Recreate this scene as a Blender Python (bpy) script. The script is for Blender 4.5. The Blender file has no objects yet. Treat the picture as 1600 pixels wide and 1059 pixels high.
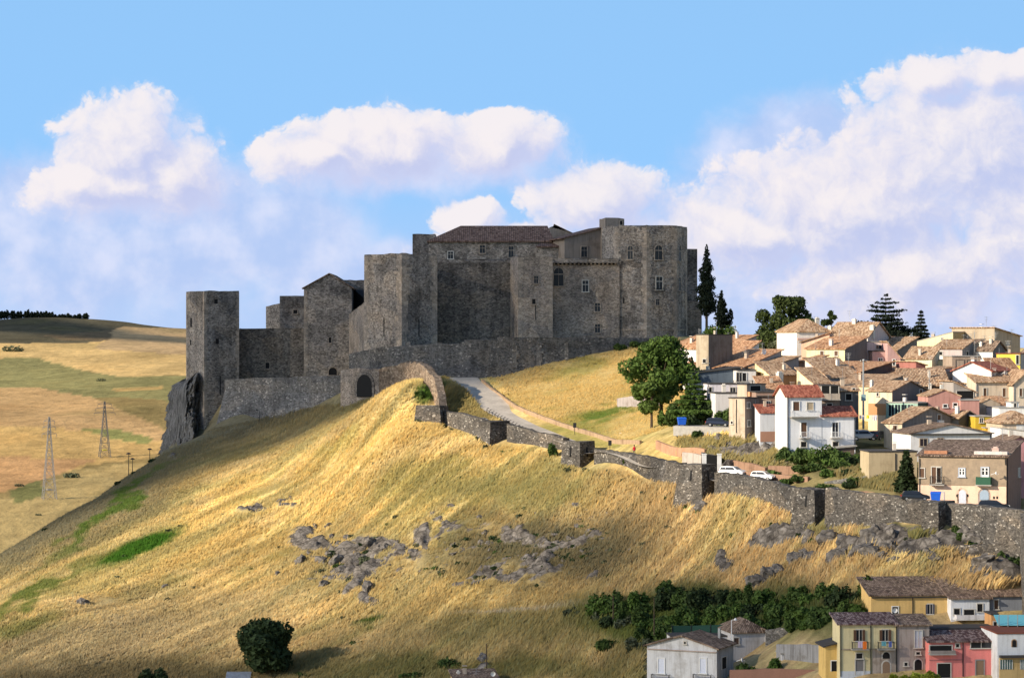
import bpy, bmesh, math, random
import numpy as np
from mathutils import Vector, Matrix
R = math.radians
F = 4000.0                      # focal length in photograph pixels (1600 wide)
CX, CY = 800.0, 529.5
SC = bpy.context.scene
COL = SC.collection
rng = np.random.default_rng(7)
random.seed(7)

# ------------------------------------------------------------------ helpers
def P(px, py, D):
    """a point that stands D metres from the viewpoint, on the bearing of a photograph pixel"""
    return Vector(((px - CX) / F * D, D, (CY - py) / F * D))
def XZ(px, D): return ((px - CX) / F * D, D)
def Z(py, D): return (CY - py) / F * D

class MB:
    def __init__(s): s.v = []; s.f = []; s.m = []; s.uv = []
    def face(s, pts, mat=0, uv=None):
        i = len(s.v); s.v += [tuple(p) for p in pts]
        s.f.append(tuple(range(i, i + len(pts)))); s.m.append(mat)
        s.uv.append(uv if uv else [(0, 0)] * len(pts)); return s
    def box(s, x0, x1, y0, y1, z0, z1, mat=0):
        a = [(x0,y0,z0),(x1,y0,z0),(x1,y1,z0),(x0,y1,z0),(x0,y0,z1),(x1,y0,z1),(x1,y1,z1),(x0,y1,z1)]
        for q in ((0,3,2,1),(4,5,6,7),(0,1,5,4),(1,2,6,5),(2,3,7,6),(3,0,4,7)): s.face([a[k] for k in q], mat)
        return s
    def hexa(s, b, t, mat=0):
        n = len(b)
        s.face(list(reversed(b)), mat); s.face(t, mat)
        for k in range(n):
            j = (k + 1) % n; s.face([b[k], b[j], t[j], t[k]], mat)
        return s
    def prism(s, poly, z0, z1, mat=0, top=1.0):
        n = len(poly); cx = sum(p[0] for p in poly)/n; cy = sum(p[1] for p in poly)/n
        t = [(cx+(p[0]-cx)*top, cy+(p[1]-cy)*top, z1) for p in poly]
        return s.hexa([(p[0], p[1], z0) for p in poly], t, mat)
    def bar(s, a, b, r, n=6, mat=0, r2=None):
        a = Vector(a); b = Vector(b); d = (b - a); r2 = r if r2 is None else r2
        if d.length < 1e-6: return s
        d.normalize(); u = d.orthogonal().normalized(); w = d.cross(u)
        A = [a + r*(u*math.cos(2*math.pi*k/n) + w*math.sin(2*math.pi*k/n)) for k in range(n)]
        B = [b + r2*(u*math.cos(2*math.pi*k/n) + w*math.sin(2*math.pi*k/n)) for k in range(n)]
        return s.hexa(A, B, mat)
    def slab(s, p0, p1, p2, p3, th, mat=0):
        """roof plane: p0,p1 along the eave, p3,p2 along the ridge; uv in metres"""
        p = [Vector(q) for q in (p0, p1, p2, p3)]
        L = (p[1]-p[0]).normalized(); n = L.cross(p[3]-p[0]).normalized()
        if n.z < 0: n = -n
        up = n.cross(L)
        if up.dot(p[3]-p[0]) < 0: up = -up
        uv = [((q-p[0]).dot(L)+7.3, (q-p[0]).dot(up)) for q in p]
        b = [q - Vector((0,0,th)) for q in p]
        s.face(p, mat, uv); s.face(list(reversed(b)), mat, list(reversed(uv)))
        for k in range(4):
            j = (k+1) % 4; s.face([b[k], b[j], p[j], p[k]], mat, [uv[k], uv[j], uv[j], uv[k]])
        return s
    def tri_slab(s, p0, p1, p2, th, mat=0):
        p = [Vector(q) for q in (p0, p1, p2)]
        L = (p[1]-p[0]).normalized(); n = L.cross(p[2]-p[0]).normalized()
        if n.z < 0: n = -n
        up = n.cross(L)
        if up.dot(p[2]-p[0]) < 0: up = -up
        uv = [((q-p[0]).dot(L)+3.1, (q-p[0]).dot(up)) for q in p]
        b = [q - Vector((0,0,th)) for q in p]
        s.face(p, mat, uv); s.face(list(reversed(b)), mat, list(reversed(uv)))
        for k in range(3):
            j = (k+1) % 3; s.face([b[k], b[j], p[j], p[k]], mat, [uv[k], uv[j], uv[j], uv[k]])
        return s
    def lathe(s, prof, c=(0,0,0), n=12, mat=0):
        for (r0,z0),(r1,z1) in zip(prof[:-1], prof[1:]):
            for k in range(n):
                a0 = 2*math.pi*k/n; a1 = 2*math.pi*(k+1)/n
                pts = [(c[0]+r0*math.cos(a0),c[1]+r0*math.sin(a0),c[2]+z0),(c[0]+r0*math.cos(a1),c[1]+r0*math.sin(a1),c[2]+z0),
                       (c[0]+r1*math.cos(a1),c[1]+r1*math.sin(a1),c[2]+z1),(c[0]+r1*math.cos(a0),c[1]+r1*math.sin(a0),c[2]+z1)]
                s.face(pts, mat)
        return s
    def build(s, name, mats, parent=None, weld=True, smooth=False):
        me = bpy.data.meshes.new(name); me.from_pydata(s.v, [], s.f)
        for m in (mats if isinstance(mats, (list, tuple)) else [mats]): me.materials.append(m)
        me.polygons.foreach_set('material_index', s.m)
        uvl = me.uv_layers.new(name='UVMap')
        flat = [c for u in s.uv for p in u for c in p]
        uvl.data.foreach_set('uv', flat)
        if weld:
            bm = bmesh.new(); bm.from_mesh(me); bmesh.ops.remove_doubles(bm, verts=bm.verts, dist=1e-4)
            bmesh.ops.recalc_face_normals(bm, faces=bm.faces); bm.to_mesh(me); bm.free()
        if smooth: me.polygons.foreach_set('use_smooth', [True]*len(me.polygons))
        me.update()
        o = bpy.data.objects.new(name, me); COL.objects.link(o)
        if parent is not None: o.parent = parent
        return o

def tag(o, label=None, cat=None, group=None, kind=None):
    if label: o['label'] = label
    if cat: o['category'] = cat
    if group: o['group'] = group
    if kind: o['kind'] = kind
    return o
def empty(name, loc, rz=0.0):
    o = bpy.data.objects.new(name, None); COL.objects.link(o)
    o.empty_display_size = 0.5
    o.location = loc; o.rotation_euler = (0, 0, rz); return o
def copy_tree(o, parent=None):
    c = o.copy(); COL.objects.link(c); c.parent = parent
    for ch in list(o.children): copy_tree(ch, c)
    return c
def np_mesh(name, verts, faces, mat, parent=None, col=None, n=4, smooth=False):
    """verts (N,3), faces (M,n) as arrays; col (N,3) becomes a colour attribute"""
    me = bpy.data.meshes.new(name)
    me.vertices.add(len(verts)); me.vertices.foreach_set('co', np.asarray(verts, np.float32).ravel())
    M = len(faces); me.loops.add(M*n); me.loops.foreach_set('vertex_index', np.asarray(faces, np.int32).ravel())
    me.polygons.add(M); me.polygons.foreach_set('loop_start', np.arange(0, M*n, n, dtype=np.int32))
    try: me.polygons.foreach_set('loop_total', np.full(M, n, np.int32))
    except Exception: pass
    if col is not None:
        at = me.color_attributes.new('Col', 'FLOAT_COLOR', 'POINT')
        c4 = np.ones((len(verts), 4), np.float32); c4[:, :3] = col
        at.data.foreach_set('color', c4.ravel())
    me.update(calc_edges=True); me.validate()
    if smooth: me.polygons.foreach_set('use_smooth', np.ones(M, bool))
    me.materials.append(mat)
    o = bpy.data.objects.new(name, me); COL.objects.link(o)
    if parent is not None: o.parent = parent
    return o

# numpy value noise
def _h(ix, iy, seed):
    n = (ix.astype(np.int64)*374761393 + iy.astype(np.int64)*668265263 + seed*1442695041) & 0xffffffff
    n = ((n ^ (n >> 13)) * 1274126177) & 0xffffffff
    return ((n ^ (n >> 16)) & 0xffff) / 65535.0
def vnoise(x, y, s=1.0, seed=0):
    x = np.asarray(x, float)/s; y = np.asarray(y, float)/s
    ix = np.floor(x); iy = np.floor(y); fx = x-ix; fy = y-iy
    fx = fx*fx*(3-2*fx); fy = fy*fy*(3-2*fy)
    a = _h(ix,iy,seed); b = _h(ix+1,iy,seed); c = _h(ix,iy+1,seed); d = _h(ix+1,iy+1,seed)
    return (a*(1-fx)+b*fx)*(1-fy) + (c*(1-fx)+d*fx)*fy
def fbm(x, y, s, o=4, seed=0):
    t = 0; a = 1; n = 0
    for k in range(o):
        t = t + a*vnoise(x, y, s, seed+k*17); n += a; a *= .5; s *= .5
    return t/n
def inpoly(px, py, poly):
    px = np.asarray(px); ins = np.zeros(px.shape, bool); n = len(poly); j = n-1
    for i in range(n):
        xi, yi = poly[i]; xj, yj = poly[j]
        c = ((yi > py) != (yj > py)) & (px < (xj-xi)*(py-yi)/((yj-yi) or 1e-9)+xi)
        ins ^= c; j = i
    return ins
def sstep(a, b, x):
    t = np.clip((x-a)/(b-a), 0, 1); return t*t*(3-2*t)

# ------------------------------------------------------------------ materials
class NT:
    def __init__(s, name):
        s.mat = bpy.data.materials.new(name); s.mat.use_nodes = True
        s.t = s.mat.node_tree; s.t.nodes.clear()
        s.out = s.n('ShaderNodeOutputMaterial'); s.b = s.n('ShaderNodeBsdfPrincipled')
        s.t.links.new(s.b.outputs[0], s.out.inputs[0])
        s.b.inputs['Roughness'].default_value = .85
        s.b.inputs['Specular IOR Level'].default_value = .2
    def n(s, t, **k):
        x = s.t.nodes.new(t)
        for a, b in k.items(): setattr(x, a, b)
        return x
    def l(s, a, b): s.t.links.new(a, b)
    def co(s, scale=(1,1,1), kind='Object'):
        tc = s.n('ShaderNodeTexCoord'); m = s.n('ShaderNodeMapping'); m.inputs['Scale'].default_value = scale
        s.l(tc.outputs[kind], m.inputs[0]); return m.outputs[0]
    def noise(s, v, scale, detail=4, rough=.55, dist=0):
        x = s.n('ShaderNodeTexNoise'); x.inputs['Scale'].default_value = scale; x.inputs['Detail'].default_value = detail
        x.inputs['Roughness'].default_value = rough; x.inputs['Distortion'].default_value = dist
        s.l(v, x.inputs['Vector']); return x.outputs['Fac']
    def vor(s, v, scale, feat='F1', out='Color'):
        x = s.n('ShaderNodeTexVoronoi'); x.feature = feat; x.inputs['Scale'].default_value = scale
        s.l(v, x.inputs['Vector']); return x.outputs[out]
    def ramp(s, fac, stops, interp='LINEAR'):
        x = s.n('ShaderNodeValToRGB'); e = x.color_ramp.elements; x.color_ramp.interpolation = interp
        while len(e) < len(stops): e.new(.5)
        for i, (p, c) in enumerate(stops):
            e[i].position = p; e[i].color = (*c, 1) if len(c) == 3 else c
        s.l(fac, x.inputs[0]); return x.outputs[0]
    def mix(s, fac, a, b, mode='MIX'):
        x = s.n('ShaderNodeMix'); x.data_type = 'RGBA'; x.blend_type = mode
        for k, val in ((0, fac), (6, a), (7, b)):
            if hasattr(val, 'is_linked'): s.l(val, x.inputs[k])
            elif k == 0: x.inputs[0].default_value = val
            else: x.inputs[k].default_value = (*val, 1)
        return x.outputs[2]
    def math(s, op, a, b=0.0, c=None):
        x = s.n('ShaderNodeMath'); x.operation = op
        for k, val in enumerate((a, b) if c is None else (a, b, c)):
            if hasattr(val, 'is_linked'): s.l(val, x.inputs[k])
            else: x.inputs[k].default_value = val
        return x.outputs[0]
    def bump(s, h, st=.4, d=.05):
        x = s.n('ShaderNodeBump'); x.inputs['Strength'].default_value = st; x.inputs['Distance'].default_value = d
        s.l(h, x.inputs['Height']); s.l(x.outputs[0], s.b.inputs['Normal'])
    def color(s, c):
        if hasattr(c, 'is_linked'): s.l(c, s.b.inputs['Base Color'])
        else: s.b.inputs['Base Color'].default_value = (*c, 1)

def g(v, k=1.0): return (v*k, v*k, v*k)
def sc(c, k): return tuple(min(1, x*k) for x in c)
_cache = {}
def stone(name, dark, mid, light, scale=2.2, white=.0, stain=.5, big=.12, bumpd=.09):
    """rubble masonry: one colour per stone, mortar, stains of their own shape"""
    t = NT(name); v = t.co((1,1,1.5))
    nv = t.n('ShaderNodeVectorMath'); nv.operation = 'ADD'
    nn = t.n('ShaderNodeTexNoise'); nn.inputs['Scale'].default_value = 1.7; nn.inputs['Detail'].default_value = 2; t.l(v, nn.inputs['Vector'])
    sc_ = t.n('ShaderNodeVectorMath'); sc_.operation = 'SCALE'; sc_.inputs['Scale'].default_value = .35; t.l(nn.outputs['Color'], sc_.inputs[0])
    t.l(v, nv.inputs[0]); t.l(sc_.outputs[0], nv.inputs[1]); w = nv.outputs[0]
    cell = t.vor(w, scale); sep = t.n('ShaderNodeSeparateColor'); t.l(cell, sep.inputs[0])
    stops = [(0, dark), (.45, mid), (.8, sc(mid, 1.25)), (1, light)]
    if white > 0: stops = [(0, dark), (.5, mid), (1-white-.02, sc(mid, 1.2)), (1-white, light), (1, sc(light, 1.15))]
    c = t.ramp(sep.outputs[0], stops)
    rp2 = t.n('ShaderNodeSeparateColor'); t.l(t.vor(w, .22), rp2.inputs[0])
    c = t.mix(.75, c, t.ramp(rp2.outputs[0], [(0, (.74,.74,.76)), (.5, (1,.98,.95)), (1, (1.22,1.12,1.0))]), 'MULTIPLY')
    edge = t.vor(w, scale, 'DISTANCE_TO_EDGE', 'Distance')
    mort = t.ramp(edge, [(0, g(.55)), (.09, g(1))])
    c = t.mix(.8, c, mort, 'MULTIPLY')
    n1 = t.noise(v, big, 5, .6); n2 = t.noise(t.co((.9,.9,.16)), .55, 4, .6); n3 = t.noise(v, 5, 5, .7)
    c = t.mix(stain, c, t.ramp(n1, [(.37, g(.45)), (.50, g(1)), (.66, (1.15,1.08,1.0))]), 'MULTIPLY')
    c = t.mix(stain*.8, c, t.ramp(n2, [(.35, g(.45)), (.55, g(1))]), 'MULTIPLY')
    c = t.mix(.6, c, t.ramp(n3, [(.3, g(.62)), (.62, g(1.0))]), 'MULTIPLY')
    t.color(c); t.b.inputs['Roughness'].default_value = .95
    t.bump(t.math('ADD', t.math('MINIMUM', edge, .16), t.math('MULTIPLY', n3, .15)), .9, bumpd*4)
    return t.mat
def plaster(col, dirt=.6, name=None):
    key = ('pl', tuple(round(x, 3) for x in col), dirt)
    if key in _cache: return _cache[key]
    t = NT(name or 'plaster'); v = t.co()
    n1 = t.noise(v, .5, 6, .65); n2 = t.noise(t.co((2.2,2.2,.18)), 1.0, 4, .6); n3 = t.noise(v, 7, 4)
    c = t.mix(dirt, col, t.ramp(n1, [(.3, (.56,.52,.47)), (.5, (1,1,1)), (.75, (.9,.88,.85))]), 'MULTIPLY')
    c = t.mix(dirt*.8, c, t.ramp(n2, [(.32, (.5,.48,.46)), (.52, (1,1,1))]), 'MULTIPLY')
    c = t.mix(.35, c, t.ramp(n3, [(.3, g(.75)), (.65, g(1))]), 'MULTIPLY')
    t.color(c); t.bump(n3, .3, .04); t.b.inputs['Roughness'].default_value = .9
    _cache[key] = t.mat; return t.mat
def tiles(name, c0, c1, c2, moss=.3, w=.24):
    """clay pan tiles laid in rows, from metres in the UV map"""
    t = NT(name); uv = t.n('ShaderNodeUVMap'); uv.uv_map = 'UVMap'
    m = t.n('ShaderNodeMapping'); m.inputs['Scale'].default_value = (1/w, 1/.42, 1); t.l(uv.outputs[0], m.inputs[0])
    fl = t.n('ShaderNodeVectorMath'); fl.operation = 'FLOOR'; t.l(m.outputs[0], fl.inputs[0])
    oi = t.n('ShaderNodeObjectInfo')
    ad = t.n('ShaderNodeVectorMath'); ad.operation = 'ADD'; t.l(fl.outputs[0], ad.inputs[0])
    cm = t.n('ShaderNodeCombineXYZ'); t.l(t.math('MULTIPLY', oi.outputs['Random'], 97.0), cm.inputs[2]); t.l(cm.outputs[0], ad.inputs[1])
    wn = t.n('ShaderNodeTexWhiteNoise'); wn.noise_dimensions = '3D'; t.l(ad.outputs[0], wn.inputs['Vector'])
    c = t.ramp(wn.outputs['Value'], [(0, c0), (.35, c1), (.75, c2), (1, sc(c2, 1.3))])
    v = t.co(); n1 = t.noise(v, .35, 5, .6); n2 = t.noise(v, 2.2, 5, .65)
    c = t.mix(moss, c, t.ramp(n1, [(.33, (.45,.43,.36)), (.55, (1,1,1))]), 'MULTIPLY')
    c = t.mix(moss*1.6 if moss < .6 else 1, c, t.ramp(n2, [(.33, (.38,.36,.32)), (.5, (1,1,1)), (.75, (1.0,.95,.85))]), 'MULTIPLY')
    fr = t.n('ShaderNodeVectorMath'); fr.operation = 'FRACTION'; t.l(m.outputs[0], fr.inputs[0])
    sp = t.n('ShaderNodeSeparateXYZ'); t.l(fr.outputs[0], sp.inputs[0])
    hx = t.math('SINE', t.math('MULTIPLY', sp.outputs[0], math.pi)); hy = t.math('MULTIPLY', t.math('SUBTRACT', 1.0, sp.outputs[1]), .35)
    c = t.mix(.7, c, t.ramp(hx, [(.0, g(.35)), (.5, g(1))]), 'MULTIPLY')
    t.color(c); t.bump(t.math('ADD', hx, hy), .8, .09); t.b.inputs['Roughness'].default_value = .9
    return t.mat
def plain(name, col, rough=.7, metal=0, noise=.25, nscale=6, spec=.3):
    key = ('p', name, tuple(round(x, 3) for x in col))
    if key in _cache: return _cache[key]
    t = NT(name); n1 = t.noise(t.co(), nscale, 4)
    t.color(t.mix(noise, col, t.ramp(n1, [(.3, g(.55)), (.6, g(1))]), 'MULTIPLY'))
    t.b.inputs['Roughness'].default_value = rough; t.b.inputs['Metallic'].default_value = metal
    t.b.inputs['Specular IOR Level'].default_value = spec
    _cache[key] = t.mat; return t.mat
def glass():
    if 'gl' in _cache: return _cache['gl']
    t = NT('window_glass'); t.color((.018,.022,.03)); t.b.inputs['Roughness'].default_value = .12; t.b.inputs['Specular IOR Level'].default_value = .5
    _cache['gl'] = t.mat; return t.mat
def leafmat(name, c0, c1, scale=.8):
    t = NT(name); v = t.co(); n1 = t.noise(v, scale, 3); n2 = t.noise(v, 6, 2)
    oi = t.n('ShaderNodeObjectInfo')
    c = t.ramp(t.math('ADD', t.math('MULTIPLY', n1, .6), t.math('MULTIPLY', n2, .4)), [(.33, c0), (.66, c1)])
    hs = t.n('ShaderNodeHueSaturation'); t.l(c, hs.inputs['Color'])
    t.l(t.math('ADD', .8, t.math('MULTIPLY', oi.outputs['Random'], .4)), hs.inputs['Value'])
    t.color(hs.outputs[0]); t.b.inputs['Roughness'].default_value = .75
    tr = t.n('ShaderNodeBsdfTranslucent'); t.l(hs.outputs[0], tr.inputs[0])
    ms = t.n('ShaderNodeMixShader'); ms.inputs[0].default_value = .2
    t.l(t.b.outputs[0], ms.inputs[1]); t.l(tr.outputs[0], ms.inputs[2]); t.l(ms.outputs[0], t.out.inputs[0])
    return t.mat

M = {}
M['castle'] = stone('castle_stone', (.18,.163,.15), (.375,.34,.31), (.56,.515,.47), 2.6, .0, .8)
M['castle_brown'] = stone('castle_brown_stone', (.24,.21,.185), (.43,.375,.33), (.57,.505,.445), 3.0, .0, .6)
M['quoin'] = stone('dressed_quoin_stone', (.32,.28,.24), (.41,.355,.305), (.49,.43,.37), 1.6, .0, .35, .2, .03)
M['smooth_render'] = plaster((.31,.26,.22), .7)
M['terrace'] = stone('terrace_stone', (.10,.10,.10), (.21,.207,.205), (.44,.42,.40), 2.8, .03, .6)
M['curtain'] = stone('castle_dark_stone', (.12,.11,.10), (.26,.235,.21), (.42,.385,.345), 2.8, .0, .85)
M['rampart'] = stone('rampart_stone', (.13,.125,.12), (.24,.235,.23), (.44,.42,.40), 2.6, .05, .5)
M['ruin'] = stone('ruined_wall_stone', (.16,.125,.095), (.28,.22,.17), (.45,.38,.3), 2.0, .0, .4)
M['town_wall'] = stone('town_wall_stone', (.075,.07,.066), (.165,.153,.14), (.42,.40,.37), 3.3, .05, .65)
M['tile_orange'] = tiles('tile_orange', (.27,.125,.065), (.52,.27,.145), (.64,.39,.23), .3)
M['tile_tan'] = tiles('tile_tan', (.24,.14,.085), (.46,.28,.165), (.58,.41,.27), .35)
M['tile_red'] = tiles('tile_red', (.22,.06,.04), (.37,.11,.07), (.45,.17,.11), .2)
M['tile_brown'] = tiles('tile_brown', (.12,.08,.06), (.22,.15,.11), (.33,.24,.18), .5)
M['tile_plum'] = tiles('tile_plum', (.07,.035,.035), (.13,.07,.065), (.30,.22,.2), .3)
M['tile_castle'] = tiles('tile_castle', (.12,.07,.055), (.19,.12,.095), (.25,.165,.13), .3, .4)
M['dark'] = plain('dark_opening', (.012,.012,.013), .9)
M['wood'] = plain('brown_wood', (.115,.06,.035), .7)
M['lightframe'] = plain('pale_stone_frame', (.55,.52,.47), .8)
M['whiteframe'] = plain('white_frame', (.75,.75,.74), .6)
M['metal'] = plain('dark_metal', (.035,.035,.037), .5, .3)
M['galv'] = plain('galvanised_steel', (.36,.37,.38), .5, .5)
M['concrete'] = plain('concrete', (.36,.34,.31), .9, 0, .5, 2)
M['bark'] = plain('bark', (.09,.065,.045), .95, 0, .6, 5)
M['darkroof'] = plain('dark_flat_roof', (.06,.055,.052), .9, 0, .5, 2)
# ------------------------------------------------------------------ camera, sun, sky
cam = bpy.data.cameras.new('camera'); cam_o = bpy.data.objects.new('camera', cam); COL.objects.link(cam_o)
cam.sensor_width = 36.0; cam.lens = 36.0*F/1600.0; cam.clip_end = 20000; cam.clip_start = .5
cam_o.rotation_euler = (R(90), 0, 0); SC.camera = cam_o
SUN_EL = R(24.0); SH = Vector((-0.885, -0.465, 0)).normalized()
SUN = Vector((SH.x*math.cos(SUN_EL), SH.y*math.cos(SUN_EL), math.sin(SUN_EL)))
sl = bpy.data.lights.new('sun', 'SUN'); sl.energy = 5.0; sl.angle = R(.5); sl.color = (1, .87, .68)
so = bpy.data.objects.new('sun', sl); COL.objects.link(so); so.rotation_euler = (-SUN).to_track_quat('-Z', 'Y').to_euler()
SC.view_settings.view_transform = 'Standard'; SC.view_settings.look = 'None'; SC.view_settings.exposure = .5; SC.view_settings.gamma = 1
SC.cycles.max_bounces = 5; SC.cycles.diffuse_bounces = 3; SC.cycles.transparent_max_bounces = 12
SC.cycles.caustics_reflective = False; SC.cycles.caustics_refractive = False
try: SC.cycles.use_denoising = True
except Exception: pass

def build_world():
    w = bpy.data.worlds.new('World'); SC.world = w; w.use_nodes = True
    t = w.node_tree; t.nodes.clear(); L = t.links.new
    def n(ty, **k):
        x = t.nodes.new(ty)
        for a, b in k.items(): setattr(x, a, b)
        return x
    def setin(s, val):
        if hasattr(val, 'is_linked'): L(val, s)
        else: s.default_value = val
    def ma(op, a, b=0.0, c=0.0):
        x = n('ShaderNodeMath', operation=op); setin(x.inputs[0], a); setin(x.inputs[1], b); setin(x.inputs[2], c); return x.outputs[0]
    def mixc(f, a, b):
        x = n('ShaderNodeMix', data_type='RGBA'); setin(x.inputs[0], f)
        for k, val in ((6, a), (7, b)): setin(x.inputs[k], val if hasattr(val, 'is_linked') else (*val, 1))
        return x.outputs[2]
    def sm(a, b, x):
        m = n('ShaderNodeMapRange', interpolation_type='SMOOTHSTEP'); setin(m.inputs[0], x); m.inputs[1].default_value = a; m.inputs[2].default_value = b
        return m.outputs[0]
    sky = n('ShaderNodeTexSky', sky_type='NISHITA'); sky.sun_disc = False; sky.sun_elevation = SUN_EL; sky.sun_rotation = R(242.3)
    sky.altitude = 500; sky.air_density = 1.0; sky.dust_density = .6; sky.ozone_density = 2.0
    tc = n('ShaderNodeTexCoord'); sp = n('ShaderNodeSeparateXYZ'); L(tc.outputs['Generated'], sp.inputs[0])
    az = ma('ARCTAN2', sp.outputs[0], sp.outputs[1]); el = ma('ARCSINE', sp.outputs[2])
    # units: photograph pixels as angles (4000 to the radian)
    U = ma('MULTIPLY', az, F); V = ma('MULTIPLY', el, F)
    cv = n('ShaderNodeCombineXYZ'); L(ma('DIVIDE', U, 100.0), cv.inputs[0]); L(ma('DIVIDE', V, 100.0), cv.inputs[1])
    # one shared warp
    wn = n('ShaderNodeTexNoise'); wn.inputs['Scale'].default_value = 1.1; wn.inputs['Detail'].default_value = 5; wn.inputs['Roughness'].default_value = .55
    L(cv.outputs[0], wn.inputs['Vector'])
    wv = n('ShaderNodeVectorMath', operation='MULTIPLY_ADD'); L(wn.outputs['Color'], wv.inputs[0]); wv.inputs[1].default_value = (.62,.62,0); wv.inputs[2].default_value = (-.31,-.31,0)
    wa = n('ShaderNodeVectorMath', operation='ADD'); L(cv.outputs[0], wa.inputs[0]); L(wv.outputs[0], wa.inputs[1])
    def field(off, blobs, amp, scale, detail=7, rough=.56, puff=0.0):
        p = n('ShaderNodeVectorMath', operation='ADD'); L(wa.outputs[0], p.inputs[0]); p.inputs[1].default_value = (off[0]/100, off[1]/100, 0)
        acc = None
        for (bx, by, rx, ry) in blobs:
            c = ((bx-CX)/100, (CY-by)/100, 0)
            d = n('ShaderNodeVectorMath', operation='SUBTRACT'); L(p.outputs[0], d.inputs[0]); d.inputs[1].default_value = c
            q = n('ShaderNodeVectorMath', operation='MULTIPLY'); L(d.outputs[0], q.inputs[0]); q.inputs[1].default_value = (100/rx, 100/ry, 0)
            ln = n('ShaderNodeVectorMath', operation='LENGTH'); L(q.outputs[0], ln.inputs[0])
            f = ma('SUBTRACT', 1.0, ln.outputs['Value'])
            if acc is None: acc = f
            else:
                acc = ma('SMOOTH_MAX', acc, f, .25)
        nz = n('ShaderNodeTexNoise'); nz.inputs['Scale'].default_value = scale; nz.inputs['Detail'].default_value = detail; nz.inputs['Roughness'].default_value = rough
        L(p.outputs[0], nz.inputs['Vector'])
        r = ma('ADD', acc, ma('MULTIPLY', ma('SUBTRACT', nz.outputs['Fac'], .5), amp))
        if puff:                                           # cauliflower billows
            vo = n('ShaderNodeTexVoronoi', feature='F1'); vo.inputs['Scale'].default_value = 1.9; vo.inputs['Detail'].default_value = 3.0; vo.inputs['Roughness'].default_value = .55; vo.inputs['Lacunarity'].default_value = 2.3; vo.normalize = True
            L(p.outputs[0], vo.inputs['Vector']); r = ma('ADD', r, ma('MULTIPLY', ma('SUBTRACT', .38, vo.outputs['Distance']), puff))
        return r
    CUM = [(205,235,112,86),(130,292,85,40),(275,275,90,70),(180,300,130,50),
           (600,225,165,62),(500,250,110,42),(770,225,115,52),
           (930,315,115,66),(730,345,60,34),(800,385,140,36),
           (1330,330,235,120),(1170,370,150,75),(1500,240,200,140),(1460,130,62,42),(1575,125,110,42),(1420,430,240,90),(1620,330,160,150)]
    VEIL = [(480,350,90,50),(480,395,80,50),(150,370,330,150),(430,380,200,110),(330,300,110,60),(30,350,120,60),(800,430,420,70),(1250,250,200,110),(1350,470,420,80),(650,250,260,70),(1000,420,160,120)]
    d0 = field((0,0), CUM, .60, 1.15, 9, .60, 1.15); d1 = field((-24,22), CUM, .60, 1.15, 9, .60, 1.15)
    v0 = field((0,0), VEIL, 1.1, .7, 5)
    fv = n('ShaderNodeMapRange'); L(V, fv.inputs[0]); fv.inputs[1].default_value = -40; fv.inputs[2].default_value = 560
    rp = n('ShaderNodeValToRGB'); L(fv.outputs[0], rp.inputs[0]); e = rp.color_ramp.elements
    e[0].position = 0; e[0].color = (.50,.62,.90,1); e[1].position = .22; e[1].color = (.40,.60,.92,1)
    x = e.new(.5); x.color = (.29,.57,.95,1); x = e.new(1.0); x.color = (.28,.545,.90,1)
    blue = rp.outputs[0]
    lit = sm(-.40, .50, ma('SUBTRACT', d0, d1))
    thick = sm(.0, .75, d0)
    cover = mixc(lit, sm(-.22, .5, d0), sm(-.03, .15, d0))
    veil = sm(-.12, .5, v0)
    c = mixc(ma('MULTIPLY', veil, .8), blue, mixc(sm(.36, .72, wn.outputs['Fac']), (.47,.58,.87), (.74,.76,.93)))
    shade = mixc(thick, (.60,.65,.88), (.54,.58,.82))
    cc = mixc(lit, shade, (.92,.85,.85))
    c = mixc(ma('MULTIPLY', cover, .93), c, cc)
    bg1 = n('ShaderNodeBackground'); L(sky.outputs[0], bg1.inputs[0]); bg1.inputs[1].default_value = .12
    bg2 = n('ShaderNodeBackground'); L(c, bg2.inputs[0]); bg2.inputs[1].default_value = SKY_K
    # the built sky of cumulus occupies the low band ahead; the open Nishita sky the rest
    band = ma('MULTIPLY', sm(.42, .22, el), sm(1.1, .7, ma('ABSOLUTE', az)))
    ms = n('ShaderNodeMixShader'); L(band, ms.inputs[0]); L(bg1.outputs[0], ms.inputs[1]); L(bg2.outputs[0], ms.inputs[2])
    out = n('ShaderNodeOutputWorld'); L(ms.outputs[0], out.inputs[0])
    w.cycles.sampling_method = 'MANUAL'; w.cycles.sample_map_resolution = 512
SKY_K = .74
build_world()

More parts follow.
